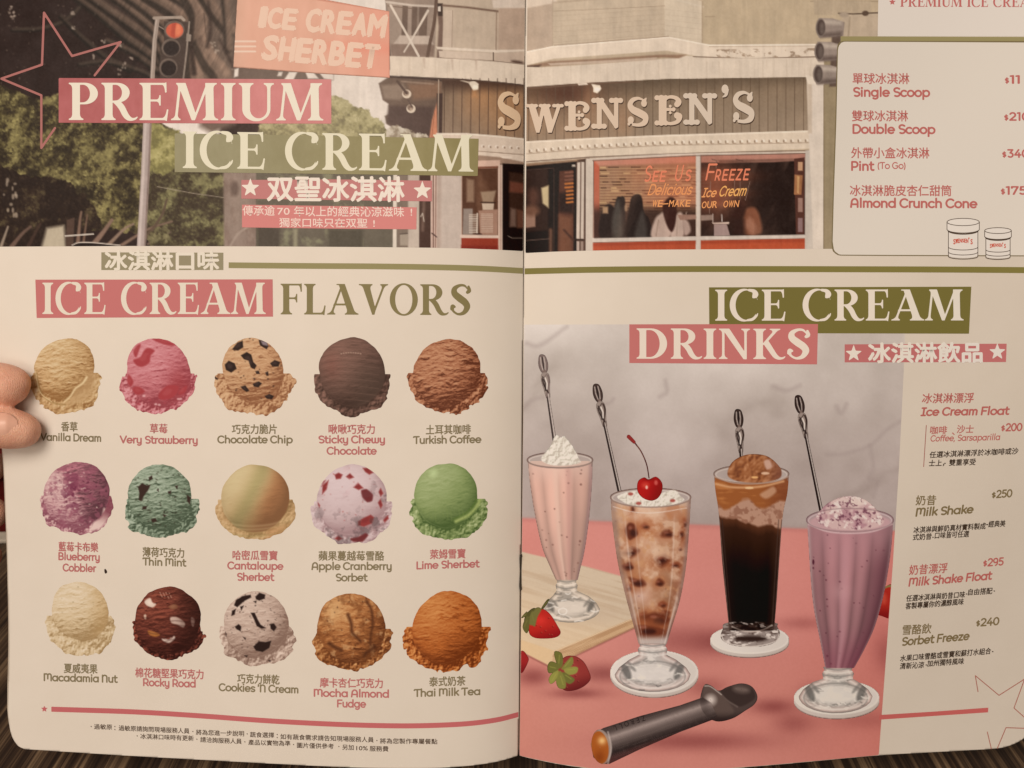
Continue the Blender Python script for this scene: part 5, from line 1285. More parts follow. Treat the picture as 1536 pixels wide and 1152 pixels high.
# allergy notes and the red rule above them
rule(smooth_pts([(77, 1060), (200, 1064), (300, 1070), (400, 1077.3), (500, 1082.5), (580, 1084.8), (640, 1084.6), (700, 1081.8), (745, 1076), (777.5, 1068)], 6).tolist(), 7.6, (190, 100, 96), 'red_rule', page_l)
star_ink(Ink(), 66.5, 1063.5, 5.6, (190, 100, 96)).build('red_star', page_l, 2)
I = Ink()
def note(I, txt, x, yc, wd, h, c, sl, shear=0.0, bold=.012): I.cjk(txt, x, yc, wd, h, c, sl, shear, bold)
note(I, '過敏原', 141, 1090, 27, 8.6, BROWN, .03); note(I, '過敏原請詢問現場服務人員', 178, 1092, 106, 8.8, BROWN, .045); note(I, '將為您進一步說明', 294, 1098.5, 72, 8.8, BROWN, .03)
note(I, '蔬食選擇', 375, 1102, 36, 8.8, BROWN, .03); note(I, '如有蔬食需求請告知現場服務人員', 420.5, 1105, 140, 8.8, BROWN, .035); note(I, '將為您製作專屬餐點', 570, 1111.5, 86, 8.8, BROWN, .012)
note(I, '冰淇淋口味時有更新', 210.5, 1104.5, 80, 8.8, BROWN, .04); note(I, '請洽詢服務人員', 300.5, 1109.5, 62, 8.8, BROWN, .045); note(I, '產品以實物為準', 372.5, 1113.5, 63, 8.8, BROWN, .03); note(I, '圖片僅供參考', 445.5, 1118, 55, 8.8, BROWN, .03); note(I, '另加', 513.5, 1121, 17, 8.8, BROWN, .02); note(I, '10%', 534.5, 1122, 17, 9, BROWN, .02); note(I, '服務費', 554.5, 1123, 28, 8.8, BROWN, .02)
for x, y in ((137, 1090), (172.5, 1090), (172.5, 1094.5), (289.5, 1097.5), (371, 1101), (416, 1102), (416, 1106.5), (565.5, 1111), (206, 1104), (295.5, 1109), (367.5, 1113), (440.5, 1117), (508.5, 1120)):
    I.poly([(x - 1, y - 1), (x + .8, y - 1), (x + .8, y + .9), (x - 1, y + .9)], BROWN)
I.build('allergy_note', page_l, 2)
# a crumb-sized printing speck beside a flavour name
Ink().poly(closed_pts([(157, 853), (160, 855.5), (160.5, 859), (158, 860.5), (156.5, 857)]), (60, 44, 36)).build('ink_speck', page_l, 2)

# ---------------------------------------------------------------- price panel on the right page
PAPERPRINT = (219, 202, 184)
def panel():
    P = [(1318, -30), (1584, -30), (1584, 54.5), (1316.5, 54.5)]
    Ink().band(P[:2], P[2:][::-1], (219, 202, 185)).build('blank_corner', page_r, 2)
    Ink().band([(1261, 54.5), (1584, 55.5)], [(1261, 66), (1584, 66)], (152, 136, 92)).build('panel_border', page_r, 2)
    rim = smooth_pts([(1264, 61.5), (1258, 64), (1255.5, 72)], 5).tolist() + [(1253, 180), (1249, 300), (1247.5, 362)] + smooth_pts([(1247.5, 366), (1249.5, 377), (1258, 383.3)], 5).tolist() + [(1330, 383.8), (1450, 384.2), (1584, 384.6)]
    Ink().poly(rim + [(1584, 61.5)], (122, 104, 72), 90).build('panel_border', page_r, 3)
    inner = [(1266, 62.5), (1260, 65), (1257, 73), (1254.6, 180), (1250.6, 300), (1249, 362), (1251, 376), (1259, 382), (1330, 382.4), (1450, 382.8), (1584, 383.2), (1584, 64)]
    Ink().poly(inner, (216, 199, 180), 90).build('price_panel', page_r, 4, 'pale price panel with rounded corners')
panel()
I = star_ink(Ink(), 1338.5, 3, 5.5, (188, 104, 96)); I.text('serif', 'PREMIUM ICE CREAM', 1350, 10, 212, 14.5, (188, 104, 96), .002); I.build('corner_lettering', page_r, 4)
R2 = (184, 102, 92)
for k, (zh, zx, zy, zw, en, ex, by, ew, pr, px, pw, py) in enumerate([
    ('單球冰淇淋', 1279, 118, 85, 'Single Scoop', 1279, 145, 116, '$11', 1507, 24, 125.5), ('雙球冰淇淋', 1278, 174, 84, 'Double Scoop', 1278, 200.5, 125, '$210', 1506, 38, 181),
    ('外帶小盒冰淇淋', 1277, 229.5, 117, 'Pint', 1276, 256, 35, '$340', 1503, 40, 236.5), ('冰淇淋脆皮杏仁甜筒', 1275, 286, 152, 'Almond Crunch Cone', 1275, 311.5, 191, '$175', 1501, 39, 292)]):
    I = Ink().cjk(zh, zx, zy, zw, 17.6, R2, .003, bold=.014); I.text('sans', en, ex, by, ew, 14.2, R2, .004, weight=.195)
    if k == 2: I.text('sans', '(To Go)', 1316, 253.5, 43, 10.4, R2, 0, weight=.15)
    I.build('price_item', page_r, 5)
    Ink().text('sans', pr[0], px, py, 6.5, 9.5, R2, weight=.19).text('sans', pr[1:], px + 8, py, pw - 8, 12.6, R2, weight=.19, track=.06).build('price', page_r, 5)

# outlined ice cream tubs standing on the panel's lower border
def tub(x0, x1, yt, yb, s):
    cx = (x0 + x1) / 2; rx = (x1 - x0) / 2; c = (84, 66, 52); I = Ink()
    e = lambda y, r, k, a0, a1: [(cx + r * math.cos(math.radians(a)), y + k * math.sin(math.radians(a))) for a in np.linspace(a0, a1, 24)]
    b = rx * .91
    top = yt + 5.5 * s
    F = Ink().poly(e(top, rx, 5.5 * s, 180, 360) + [(cx + rx, top + 11 * s), (cx + b, top + 13 * s)] + e(yb - 3 * s, b, 4 * s, 0, 180) + [(cx - b, top + 13 * s), (cx - rx, top + 11 * s)], (224, 207, 190))
    F.build('printed_tub', page_r, 5, 'outline drawing of an ice cream tub')
    for P, w in ((e(top, rx, 5.5 * s, 0, 360), 1.0), (e(top + 11 * s, rx, 5.5 * s, 0, 180), 1.1), (e(top + 12.6 * s, rx * .93, 5.5 * s, 8, 172), 1.8), (e(yb - 15.5 * s, b, 4.5 * s, 0, 180), 1), (e(yb - 8 * s, b, 4.5 * s, 0, 180), 1), (e(yb - 1.5 * s, b, 4 * s, 0, 180), 1.1),
                 ([(cx - rx, top), (cx - rx, top + 11 * s)], 1), ([(cx + rx, top), (cx + rx, top + 11 * s)], 1), ([(cx - b, top + 13 * s), (cx - b, yb - 2 * s)], 1), ([(cx + b, top + 13 * s), (cx + b, yb - 2 * s)], 1)):
        I.stroke(P, w, c)
    lw = rx * 1.2
    for i, ch in enumerate("SWENSEN'S"):
        xx = cx - lw / 2 + lw * i / 9; t = (i - 4) / 4; hh = (7.5 + 3 * abs(t)) * s
        I.cjk(ch, xx, (top + yb) / 2 + (1.2 + 1.6 * t * t) * s - (2 * s if ch == "'" else 0), lw / 9 * (.84 if ch != "'" else .35), hh * (1.0 if ch != "'" else .9), (196, 84, 62), 0, 0, .03)
    I.build('tub_linework', page_r, 6)
tub(1420.5, 1469, 327.5, 386, 1.0); tub(1477, 1517, 341.5, 387, .8)

# ---------------------------------------------------------------- the drinks list
K = (64, 48, 36); O2 = (122, 102, 70); R3 = (176, 96, 86)
SH = .16
def dl(zh, zx, zy, zw, en, ex, by, ew, c, sl, pr=None, cap=12.6, zsl=None):
    I = Ink().cjk(zh, zx, zy, zw, 16, c, sl if zsl is None else zsl, SH * .7, .016); I.text('sans', en, ex, by, ew, cap, c, sl, SH, .195)
    I.build('drink_name', page_r, 2)
    if pr:
        t, px, py, pw, psl = pr
        Ink().text('sans', '$', px, py, 6.2, 9.4, c, psl, SH * .6, .18).text('sans', t, px + 7, py - .3, pw - 7, 12, c, psl, SH * .6, .18).build('price', page_r, 2)
dl('冰淇淋漂浮', 1383.5, 598, 77, 'Ice Cream Float', 1381, 624, 132, R3, -.014)
I = Ink().cjk('咖啡', 1395.5, 645.5, 25, 13, R3, -.01, .1, .016).cjk('、', 1428, 647, 4, 13, R3).cjk('沙士', 1435.5, 644, 25, 13, R3, -.01, .1, .016); I.text('sans', 'Coffee, Sarsaparilla', 1395, 662.5, 105, 9.6, R3, -.022, SH, .15); I.build('drink_name', page_r, 2)
Ink().text('sans', '$', 1501, 647, 6, 9.4, R3, -.02, .1, .18).text('sans', '200', 1508, 647, 25, 12, R3, -.02, .1, .18).build('price', page_r, 2)
Ink().stroke([(1389.5, 638), (1385.5, 700)], 1.1, (156, 92, 80)).build('side_rule', page_r, 2)
def desc(L):
    I = Ink()
    for txt, x, yc, wd, sl in L: I.cjk(txt, x, yc, wd, 10.4, K, sl, .12, .02)
    I.build('drink_note', page_r, 2)
desc([('任選冰淇淋漂浮於冰咖啡或沙', 1394.5, 682.5, 133, -.045), ('士上，雙重享受', 1393.5, 695, 70, -.03)])
dl('奶昔', 1374, 751, 30, 'Milk Shake', 1372.5, 775, 87, O2, -.06, ('250', 1487, 747.5, 31, -.06), zsl=-.02)
desc([('冰淇淋與鮮奶真材實料製成', 1370.5, 795.5, 108, -.06), ('經典美', 1483, 786.5, 25, -.05), ('式奶昔', 1369.5, 806, 28, -.05), ('口味皆可任選', 1402.5, 803.5, 51, -.05)])
dl('奶昔漂浮', 1364, 855.5, 57, 'Milk Shake Float', 1362, 880, 125, R3, -.085, ('295', 1474, 850, 31, -.07), zsl=-.06)
desc([('任選冰淇淋與奶昔口味', 1359.5, 898, 88, -.07), ('自由搭配', 1452.5, 888.5, 36, -.06), ('客製專屬你的濃醇風味', 1358.5, 909.5, 87, -.08)])
dl('雪酪飲', 1354, 945.5, 43, 'Sorbet Freeze', 1351.5, 969, 102, O2, -.09, ('240', 1463.5, 940, 35, -.08), zsl=-.06)
desc([('水果口味雪酪或雪寶和蘇打水組合', 1350.5, 988, 136, -.085), ('清新沁涼', 1350, 999.5, 36, -.06), ('加州獨特風味', 1391, 995.5, 55, -.07)])
for pts in ([(1480, 787), (1481.5, 787)], [(1399, 806), (1400, 806)], [(1449.5, 891), (1450.5, 891)], [(1491, 886.5), (1492, 886.5)], [(1389, 997.5), (1390, 997.5)], [(1488.5, 977.5), (1489.5, 977.5)], [(1417, 695), (1418, 695)]):
    Ink().stroke(pts, 1.6, K).build('drink_note_dot', page_r, 2)
Ink().band([(1319.5, 1072.5), (1400, 1067.5), (1482.5, 1061.5)], [(1319, 1079.5), (1400, 1074), (1482, 1068.5)], (184, 92, 84)).build('red_rule', page_r, 3)
for P in ([(1467, 1037.5), (1463, 1013.5), (1498.5, 1043), (1537, 1018.5), (1521, 1062), (1540, 1079)], [(1481, 1098), (1487, 1123)], [(1496, 1122.5), (1509, 1091.5), (1538, 1092.5)]):
    Ink().stroke(P, 1.3, (160, 98, 82)).build('outlined_star', page_r, 3)
# ---------------------------------------------------------------- fifteen printed scoops
def scoop(k, bb, light, mid, dark, label, lumps=1.0, cracks=1.0, extra=None, dome=None, skirt=None, rag=1.0, soft_sh=1.0, cxf=.5):
    x0, y0, x1, y1 = bb
    w_ = x1 - x0; h_ = y1 - y0
    p = Paint(x0 - 5, y0 - 5, x1 + 6, y1 + 6, .95)
    X, Y = p.X, p.Y
    light, mid, dark = (np.array(c, float) * np.array((.985, .955, .965)) for c in (light, mid, dark))
    r = dome or .432 * w_
    cx = x0 + w_ * cxf; cy = y0 + r * 1.0
    ang = np.arctan2(Y - cy, X - cx)
    # ragged skirt squeezed out under the ball
    sx, sy = skirt or (.5, .58)
    kx = x0 + w_ * sx; ky = y0 + h_ * sy
    q = np.hypot((X - kx) / (w_ * .5), (Y - ky) / (h_ * (1 - sy)))
    rg = 6.0 * rag * (fbm(X, Y, 22, k + 3, 3) - .5) * 2 + 3.2 * rag * (vnoise(X, Y, 4.5, k + 9) - .5)
    sk = (q - 1) * h_ * .42 + rg + 1.5
    sk = np.where(Y < ky - h_ * .12, np.maximum(sk, (ky - h_ * .12 - Y) * .8), sk)
    rv = random.Random(k * 7 + 1)
    asp = rv.uniform(.96, 1.05); lean = rv.uniform(-.10, .10)
    rr = np.hypot((X - cx + lean * (Y - cy)) * asp, (Y - cy) / np.where(Y > cy, 1.06, 1.0))
    dm = rr - r + (1.1 + 1.2 * rag) * (fbm(X, Y, 26, k + 5, 3) - .5) * 2 + .8 * rag * cracks * (vnoise(X, Y, 4, k + 6) - .5)
    p.A = np.clip(.5 - np.minimum(sk, dm) / (2 * p.step), 0, 1)
    # skirt shading: knobbly, lit from above, dark where the ball meets it
    n = fbm(X, Y, 8, k + 11, 3); n2 = fbm(X + 1.2, Y + 1.5, 8, k + 11, 3)
    lit = .60 + (n - n2) * 3.6 * lumps + (vnoise(X, Y, 2.6, k + 13) - .5) * .40 * lumps + (fbm(X, Y, 18, k + 15, 2) - .5) * .5 - .20 * sstep(cx, x1, X) - .22 * sstep(cy + r * .6, y1, Y)
    lit = lit - .55 * np.exp(-np.maximum(dm, 0) / 3.2) * sstep(-.2, .8, np.sin(ang)) * soft_sh
    def tone(t):
        t = np.clip(t, 0, 1)[..., None]
        return np.where(t < .5, dark + (mid - dark) * t * 2, mid + (light - mid) * (t - .5) * 2)
    p.C[:] = tone(lit)
    # ball shading
    nx = np.clip((X - cx) / r, -1, 1); ny = np.clip((Y - cy) / r, -1, 1)
    nz = np.sqrt(np.clip(1 - nx * nx - ny * ny, .02, 1))
    lam = -.42 * nx - .58 * ny + .70 * nz
    shade = .22 + .60 * np.clip(lam, -.3, 1)
    warp = 5 * (fbm(X, Y, 20, k + 2, 3) - .5)
    ridge = fbm(X + warp, Y + warp * 1.5 + nx * 6, 11, k + 21, 4, 4.2); ridge2 = fbm(X + warp, Y + 1.4 + warp * 1.5 + nx * 6, 11, k + 21, 4, 4.2)
    shade = shade + (ridge - ridge2) * 1.5 * cracks
    pit = np.clip((.40 - ridge) * 7, 0, 1) * cracks * sstep(r * 1.0, r * .7, rr) * (.35 + .65 * sstep(.35, .65, fbm(X, Y, 30, k + 31, 2)))
    shade = shade - pit * .42 + (vnoise(X, Y, 2.2, k + 4) - .5) * .17 * cracks + (fbm(X, Y, 34, k + 8, 2) - .5) * .22
    m = np.clip(.5 - dm / 1.6, 0, 1)
    p.mask(m, tone(shade))
    p.mask(m * np.clip(.5 - np.abs(dm + 1.6) / 1.4, 0, 1) * sstep(.1, .9, np.sin(ang)), light, .35)
    if extra: extra(p, cx, cy, r, m, shade, tone)
    return p.build('scoop_picture', page_l, 2, label)

def bits(L, col, hi=None, soft=.8, sharp=False):
    def f(p, cx, cy, r, m, sh, tone):
        for q in L:
            pts = q
            (p.poly if sharp else p.blob)(pts, col, soft=soft)
            if hi:
                P = np.array(pts, float); c = P.mean(0)
                p.blob((c + (P - c) * .45 - 1.0).tolist(), hi, soft=1.6, alpha=.55)
    return f
def swirl(col, thr, s, seed, alpha=.85, gate=None, sy=None):
    def f(p, cx, cy, r, m, sh, tone):
        n = fbm(p.X, p.Y, s, seed, 4, sy)
        g = np.clip((n - thr) * 9, 0, 1) * (p.A > .3)
        if gate is not None: g = g * gate(p.X, p.Y, cx, cy, r)
        lum = np.clip(.55 + (sh - .55) * .9, .25, 1.15)[..., None]
        p.mask(g, np.array(col, float) * lum / .75, alpha)
    return f
def many(*fs):
    def f(*a):
        for q in fs: q(*a)
    return f
def specks(col, n, seed, smin=.7, smax=1.8, alpha=.85):
    def f(p, cx, cy, r, m, sh, tone):
        rn = random.Random(seed)
        for _ in range(n):
            a = rn.uniform(0, 6.28); q = r * .95 * math.sqrt(rn.random())
            p.ell(cx + q * math.cos(a), cy + q * math.sin(a) * 1.05, rn.uniform(smin, smax), rn.uniform(smin, smax) * .7, col, rot=rn.uniform(-40, 40), alpha=alpha * rn.uniform(.5, 1), soft=.8)
    return f

def vanilla_x(p, cx, cy, r, m, sh, tone):
    p.blob([(129, 566), (124, 578), (113, 584), (107, 596), (97, 606), (112, 606), (128, 600), (141, 584), (144, 566), (138, 556)], (190, 150, 104), soft=3, alpha=.7)
    p.line([(130, 566), (124, 575), (113, 583), (106, 594), (97, 602)], 3.2, (226, 196, 148), 2, soft=1.4, smooth=4)
    p.line([(54, 560), (62, 590), (80, 604), (98, 607)], 2.0, (150, 112, 64), soft=1.3, smooth=5, alpha=.8); p.line([(53, 556), (60, 588), (78, 603)], 1.2, (228, 200, 152), smooth=5, alpha=.8)
scoop(1, (46, 507, 153, 621), (222, 196, 148), (201, 165, 113), (150, 108, 62), 'pale yellow printed scoop', .7, 1.0, vanilla_x, dome=44.5, cxf=.475)
STR = [[(200, 528), (206, 518), (211, 517), (208, 527), (204, 536)], [(216, 526), (222, 522), (232, 526), (226, 534), (224, 544), (214, 550), (205, 548), (200, 540), (210, 536)], [(199, 582), (208, 580), (217, 587), (210, 592), (202, 590)], [(229, 508), (246, 509), (262, 517), (252, 518), (236, 513)], [(240, 588), (252, 578), (268, 580), (262, 594), (248, 600), (238, 597)], [(268, 588), (280, 578), (278, 588), (270, 592)], [(193, 562), (200, 572), (196, 580), (191, 572)]]
def straw_x(p, cx, cy, r, m, sh, tone):
    p.mask(m * np.exp(-(((p.X - 268) / 16) ** 2 + ((p.Y - 578) / 24) ** 2)), (156, 56, 58), .6)
    bits(STR, (166, 62, 64), (178, 80, 80), 1.4)(p, cx, cy, r, m, sh, tone)
    rn = random.Random(3)
    for _ in range(16):
        x = rn.uniform(185, 288); p.ell(x, 603 + rn.uniform(-6, 8) - abs(x - 238) * .16, 2, 1.4, (168, 70, 76) if rn.random() < .6 else (236, 186, 180), soft=1.2, alpha=.8)
scoop(2, (179, 507, 296, 623), (222, 156, 154), (198, 118, 118), (150, 66, 70), 'pink printed scoop with strawberry pieces', 1.1, .7, straw_x, dome=50)
CHIP = [[(348, 524), (356, 514), (364, 511), (365, 521), (357, 526)], [(388, 510), (398, 511), (403, 519), (400, 524), (390, 518)], [(361, 533), (370, 528), (377, 532), (380, 543), (385, 548), (382, 554), (376, 551), (373, 541), (366, 539)], [(337, 547), (343, 541), (352, 545), (355, 553), (347, 559), (339, 555)], [(383, 557), (388, 556), (390, 561), (385, 561)], [(398, 559), (402, 557), (403, 563), (400, 564)], [(405, 545), (412, 540), (420, 543), (418, 550), (409, 550)], [(361, 580), (368, 578), (374, 586), (370, 588), (364, 584)], [(379, 576), (388, 572), (393, 575), (388, 581), (381, 580)], [(397, 594), (404, 591), (411, 594), (408, 599), (400, 598)], [(321, 564), (327, 568), (326, 570), (321, 567)], [(380, 568), (383, 567), (382, 570)]]
scoop(3, (321, 506, 442, 624), (216, 176, 130), (196, 150, 106), (142, 92, 58), 'tan printed scoop with chocolate chips', 1.0, 1.0, many(bits(CHIP, (46, 30, 24), (80, 58, 52), .8, True), specks((70, 44, 30), 26, 5), lambda p, cx, cy, r, m, sh, tone: p.poly([(391, 511), (400, 513), (402, 519), (394, 517)], (136, 116, 116), soft=1)), dome=47.5, cxf=.485)
def sticky_x(p, cx, cy, r, m, sh, tone):
    p.mask(m * np.exp(-(((p.X - 497) / 14) ** 2 + ((p.Y - 548) / 22) ** 2)), (134, 82, 68), .5); p.mask(m * sstep(505, 560, p.X) * sstep(520, 575, p.Y), (86, 66, 54), .55)
    for k in range(16):
        y = 522 + 5.2 * k; p.line([(482, y + 3), (505, y - 1.5), (535, y), (568, y + 4)], 1.0, (146, 108, 92) if k % 2 else (74, 52, 42), smooth=4, alpha=.30, soft=1)
    for k in range(9): p.ell(512 + 3.6 * k, 529 + .1 * (k - 4) ** 2, 1.3, .8, (186, 150, 128), alpha=.8)
scoop(4, (468, 507, 588, 625), (146, 108, 90), (106, 78, 64), (68, 48, 38), 'dark chocolate printed scoop', .7, .35, sticky_x, dome=50)
scoop(5, (612, 508, 731, 621), (202, 148, 108), (168, 108, 74), (100, 54, 34), 'coffee brown printed scoop', 1.15, 1.35, None, dome=49.5, cxf=.49)
BL = lambda X, Y, cx, cy, r: sstep(-14, 10, (X - cx) * .8 - (Y - cy) * .45 + 14 * (fbm(X, Y, 16, 50, 3) - .5) * 2)
def blue_x(p, cx, cy, r, m, sh, tone):
    g = BL(p.X, p.Y, cx, cy, r) * m
    lum = np.clip(sh, .2, 1)[..., None]
    p.mask(g, np.array((172, 104, 112.)) * (lum * .75 + .38), .9)
    p.mask(np.clip((fbm(p.X, p.Y, 9, 61, 3) - .52) * 8, 0, 1) * np.exp(-(((p.X - 112) / 24) ** 2 + ((p.Y - 738) / 34) ** 2)) * p.A, (112, 46, 66), .9)
    p.mask(np.clip((fbm(p.X, p.Y, 8, 66, 3) - .56) * 8, 0, 1) * p.A, (150, 84, 96), .6)
    p.blob([(156, 762), (162, 772), (159, 782), (150, 792), (136, 796), (140, 784), (152, 776)], (224, 190, 176), soft=2); p.mask((p.A > .3) * sstep(cx + 18, cx + 46, p.X) * (1 - m) * sstep(790, 765, p.Y), (128, 66, 74), .85)
    specks((96, 40, 56), 24, 8, .8, 2)(p, cx, cy, r, m, sh, tone); specks((234, 206, 188), 22, 9, .8, 1.8)(p, cx, cy, r, m, sh, tone)
scoop(6, (59, 693, 170, 803), (230, 200, 184), (204, 160, 154), (140, 84, 92), 'plum and cream swirled printed scoop', 1.2, .8, blue_x, dome=48)
MINT = [[(207, 730), (213, 725), (220, 728), (226, 727), (222, 736), (217, 742), (212, 752), (208, 750), (209, 740)], [(223, 716), (228, 713), (229, 718), (224, 722)], [(252, 737), (257, 736), (256, 741), (252, 740)], [(214, 760), (221, 759), (219, 764), (213, 764)], [(262, 729), (267, 728), (266, 734)], [(226, 779), (233, 777), (236, 782), (229, 784)], [(280, 742), (286, 746), (285, 757), (281, 752)], [(244, 771), (250, 773), (246, 776)], [(235, 735), (238, 733), (238, 738)]]
scoop(7, (184, 696, 301, 810), (174, 186, 158), (134, 148, 120), (76, 88, 66), 'mint green printed scoop with chocolate flakes', 1.2, 1.2, many(specks((60, 56, 42), 70, 12, .7, 2.0), bits(MINT, (62, 44, 36), None, .9, True)), dome=48, cxf=.48)
def cant_x(p, cx, cy, r, m, sh, tone):
    d = (p.X - (cx + 13)) * .9 + (p.Y - cy) * .42 + 6 * (fbm(p.X, p.Y, 22, 71, 2) - .5)
    lum = np.clip(sh + .18, .3, 1.1)[..., None]
    p.mask(m * sstep(-18, 16, d), np.array((200, 134, 86.)) * (lum * .5 + .50), .95)
    p.mask(m * np.exp(-((d + 20) / 15) ** 2), np.array((166, 154, 98.)) * (lum * .5 + .5), .62); p.mask(m * sstep(-22, -52, d) * .8, np.array((206, 194, 146.)) * (lum * .35 + .66), .5)
    p.mask((1 - m) * sstep(cx + 8, cx + 26, p.X) * sstep(778, 800, p.Y), (196, 132, 88), .5)
    for k, (y, c) in enumerate(((792, (226, 196, 142)), (797, (214, 176, 122)), (802, (152, 138, 84)), (787, (222, 190, 140)))):
        p.line([(335 + 3 * k, y - 2), (372, y + 2.4), (410, y - 1), (436, y - 12)], 2.0, c, smooth=5, soft=2.2, alpha=.4)
scoop(8, (321, 697, 445, 811), (220, 194, 146), (200, 164, 114), (148, 116, 72), 'green and orange melon printed scoop', .45, .12, cant_x, dome=49, rag=.6)
CRAN = [[(502, 712), (508, 709), (514, 712), (511, 718), (504, 719)], [(519, 715), (525, 710), (531, 716), (524, 719)], [(544, 702), (552, 702), (560, 709), (554, 712), (548, 708)], [(530, 731), (537, 724), (545, 732), (538, 735)], [(542, 736), (550, 734), (559, 742), (558, 751), (551, 753), (544, 746)], [(568, 738), (571, 732), (575, 740), (571, 745)], [(567, 754), (571, 748), (574, 758), (571, 763)], [(537, 782), (545, 777), (556, 772), (561, 776), (558, 785), (546, 790), (537, 788)], [(502, 808), (508, 804), (514, 808), (508, 811)], [(526, 808), (538, 806), (548, 800), (552, 803), (544, 812), (530, 812)], [(484, 728), (493, 720), (490, 734), (483, 742)], [(482, 730), (486, 722), (489, 720)], [(575, 780), (582, 773), (583, 778), (577, 784)], [(477, 754), (480, 758), (479, 762)]]
scoop(9, (466, 697, 590, 817), (228, 208, 200), (206, 182, 174), (164, 132, 128), 'pale printed scoop dotted with red cranberries', .5, .12, many(bits(CRAN, (146, 56, 52), (122, 44, 44), 1.3, True), specks((176, 96, 90), 26, 31, .7, 1.7, .6), swirl((214, 176, 172), .56, 14, 93, .4), lambda p, cx, cy, r, m, sh, tone: [p.blob(CRAN[i], (104, 44, 44), soft=1.4, alpha=.8) for i in (4, 9)]), dome=52, rag=.8)
def lime_x(p, cx, cy, r, m, sh, tone):
    p.ell(650, 710, 5, 6, (196, 206, 148), rot=40, soft=4, alpha=.7)
    p.line([(716, 722), (720, 748), (706, 770), (684, 782)], 4, (158, 168, 98), 5, soft=2, smooth=5); p.line([(713, 724), (716, 746), (702, 767), (680, 779)], 1.4, (96, 116, 54), soft=1.2, smooth=5)
    for k in range(14): p.line([(634 + 6 * k, 762 + (k % 3) * 4), (636 + 6 * k, 770 + (k % 4) * 4)], 1, (124, 138, 76), alpha=.5)
scoop(10, (613, 695, 731, 811), (186, 196, 140), (136, 152, 92), (78, 98, 50), 'bright lime green printed scoop', .7, .22, lime_x, dome=47, cxf=.475)
scoop(11, (67, 872, 174, 985), (230, 212, 178), (212, 188, 144), (164, 134, 90), 'off-white printed scoop with nut flecks', .7, .75, many(specks((172, 148, 108), 22, 14), lambda p, cx, cy, r, m, sh, tone: p.mask(m * sstep(cx + 4, cx + 34, p.X), (196, 156, 104), .35)), dome=43.5)
ROCK = [([(217, 902), (225, 897), (229, 904), (234, 906), (229, 911), (220, 908)], (222, 194, 172)), ([(216, 923), (219, 922), (219, 928), (217, 928)], (210, 176, 150)), ([(256, 926), (266, 926), (277, 934), (275, 941), (266, 937), (257, 934)], (204, 170, 150)), ([(287, 926), (292, 930), (290, 940), (287, 936)], (176, 138, 122)), ([(222, 946), (232, 948), (240, 952), (233, 955), (224, 952)], (170, 104, 52)), ([(243, 958), (254, 960), (261, 954), (262, 958), (254, 964), (246, 962)], (208, 180, 162)), ([(253, 910), (262, 906), (267, 911), (259, 914)], (140, 88, 62))]
def rock_x(p, cx, cy, r, m, sh, tone):
    for P, c in ROCK: p.blob(P, c, soft=1.1); Q = np.array(P, float); p.blob((Q.mean(0) + (Q - Q.mean(0)) * .5 - .6).tolist(), np.minimum(np.array(c) + 18, 255), soft=1.2, alpha=.6)
    for k in range(7): p.line([(212, 925 + 7 * k), (236, 930 + 7 * k), (262, 924 + 7 * k), (292, 930 + 6 * k)], 1.6, (62, 30, 24), smooth=5, alpha=.45, soft=1.3)
    p.mask(m * sstep(252, 290, p.X), (52, 28, 22), .5)
    for k in range(14): p.ell(240 + (k * 7) % 18, 889 + (k * 5) % 9, .8, .7, (208, 160, 134), alpha=.75)
scoop(12, (196, 881, 307, 991), (150, 82, 62), (100, 52, 40), (54, 28, 22), 'dark chocolate printed scoop with marshmallows', 1.0, .8, rock_x, dome=49)
COOK = [[(351, 908), (354, 900), (364, 894), (376, 892), (377, 896), (366, 902), (356, 911)], [(383, 895), (389, 889), (398, 892), (397, 898), (389, 901), (384, 899)], [(376, 919), (382, 919), (387, 930), (391, 937), (399, 942), (392, 943), (385, 939), (381, 929)], [(352, 940), (358, 936), (362, 940), (361, 947), (355, 944)], [(405, 936), (411, 935), (415, 941), (411, 947), (406, 943)], [(380, 970), (388, 962), (398, 963), (407, 961), (404, 972), (394, 978), (384, 976)], [(348, 916), (354, 913), (352, 922), (347, 924)], [(360, 910), (366, 908), (362, 916)], [(380, 902), (385, 901), (384, 905)], [(338, 948), (340, 951), (339, 955)], [(366, 983), (372, 983), (370, 986)], [(402, 990), (407, 991), (405, 993)], [(364, 955), (369, 957), (368, 960)]]
scoop(13, (327, 887, 445, 1001), (224, 202, 178), (190, 164, 142), (136, 108, 90), 'grey-white printed scoop with dark biscuit pieces', .8, .55, many(specks((74, 54, 46), 60, 16, .5, 1.5), bits(COOK, (46, 31, 26), None, .9, True)), dome=48, cxf=.485)
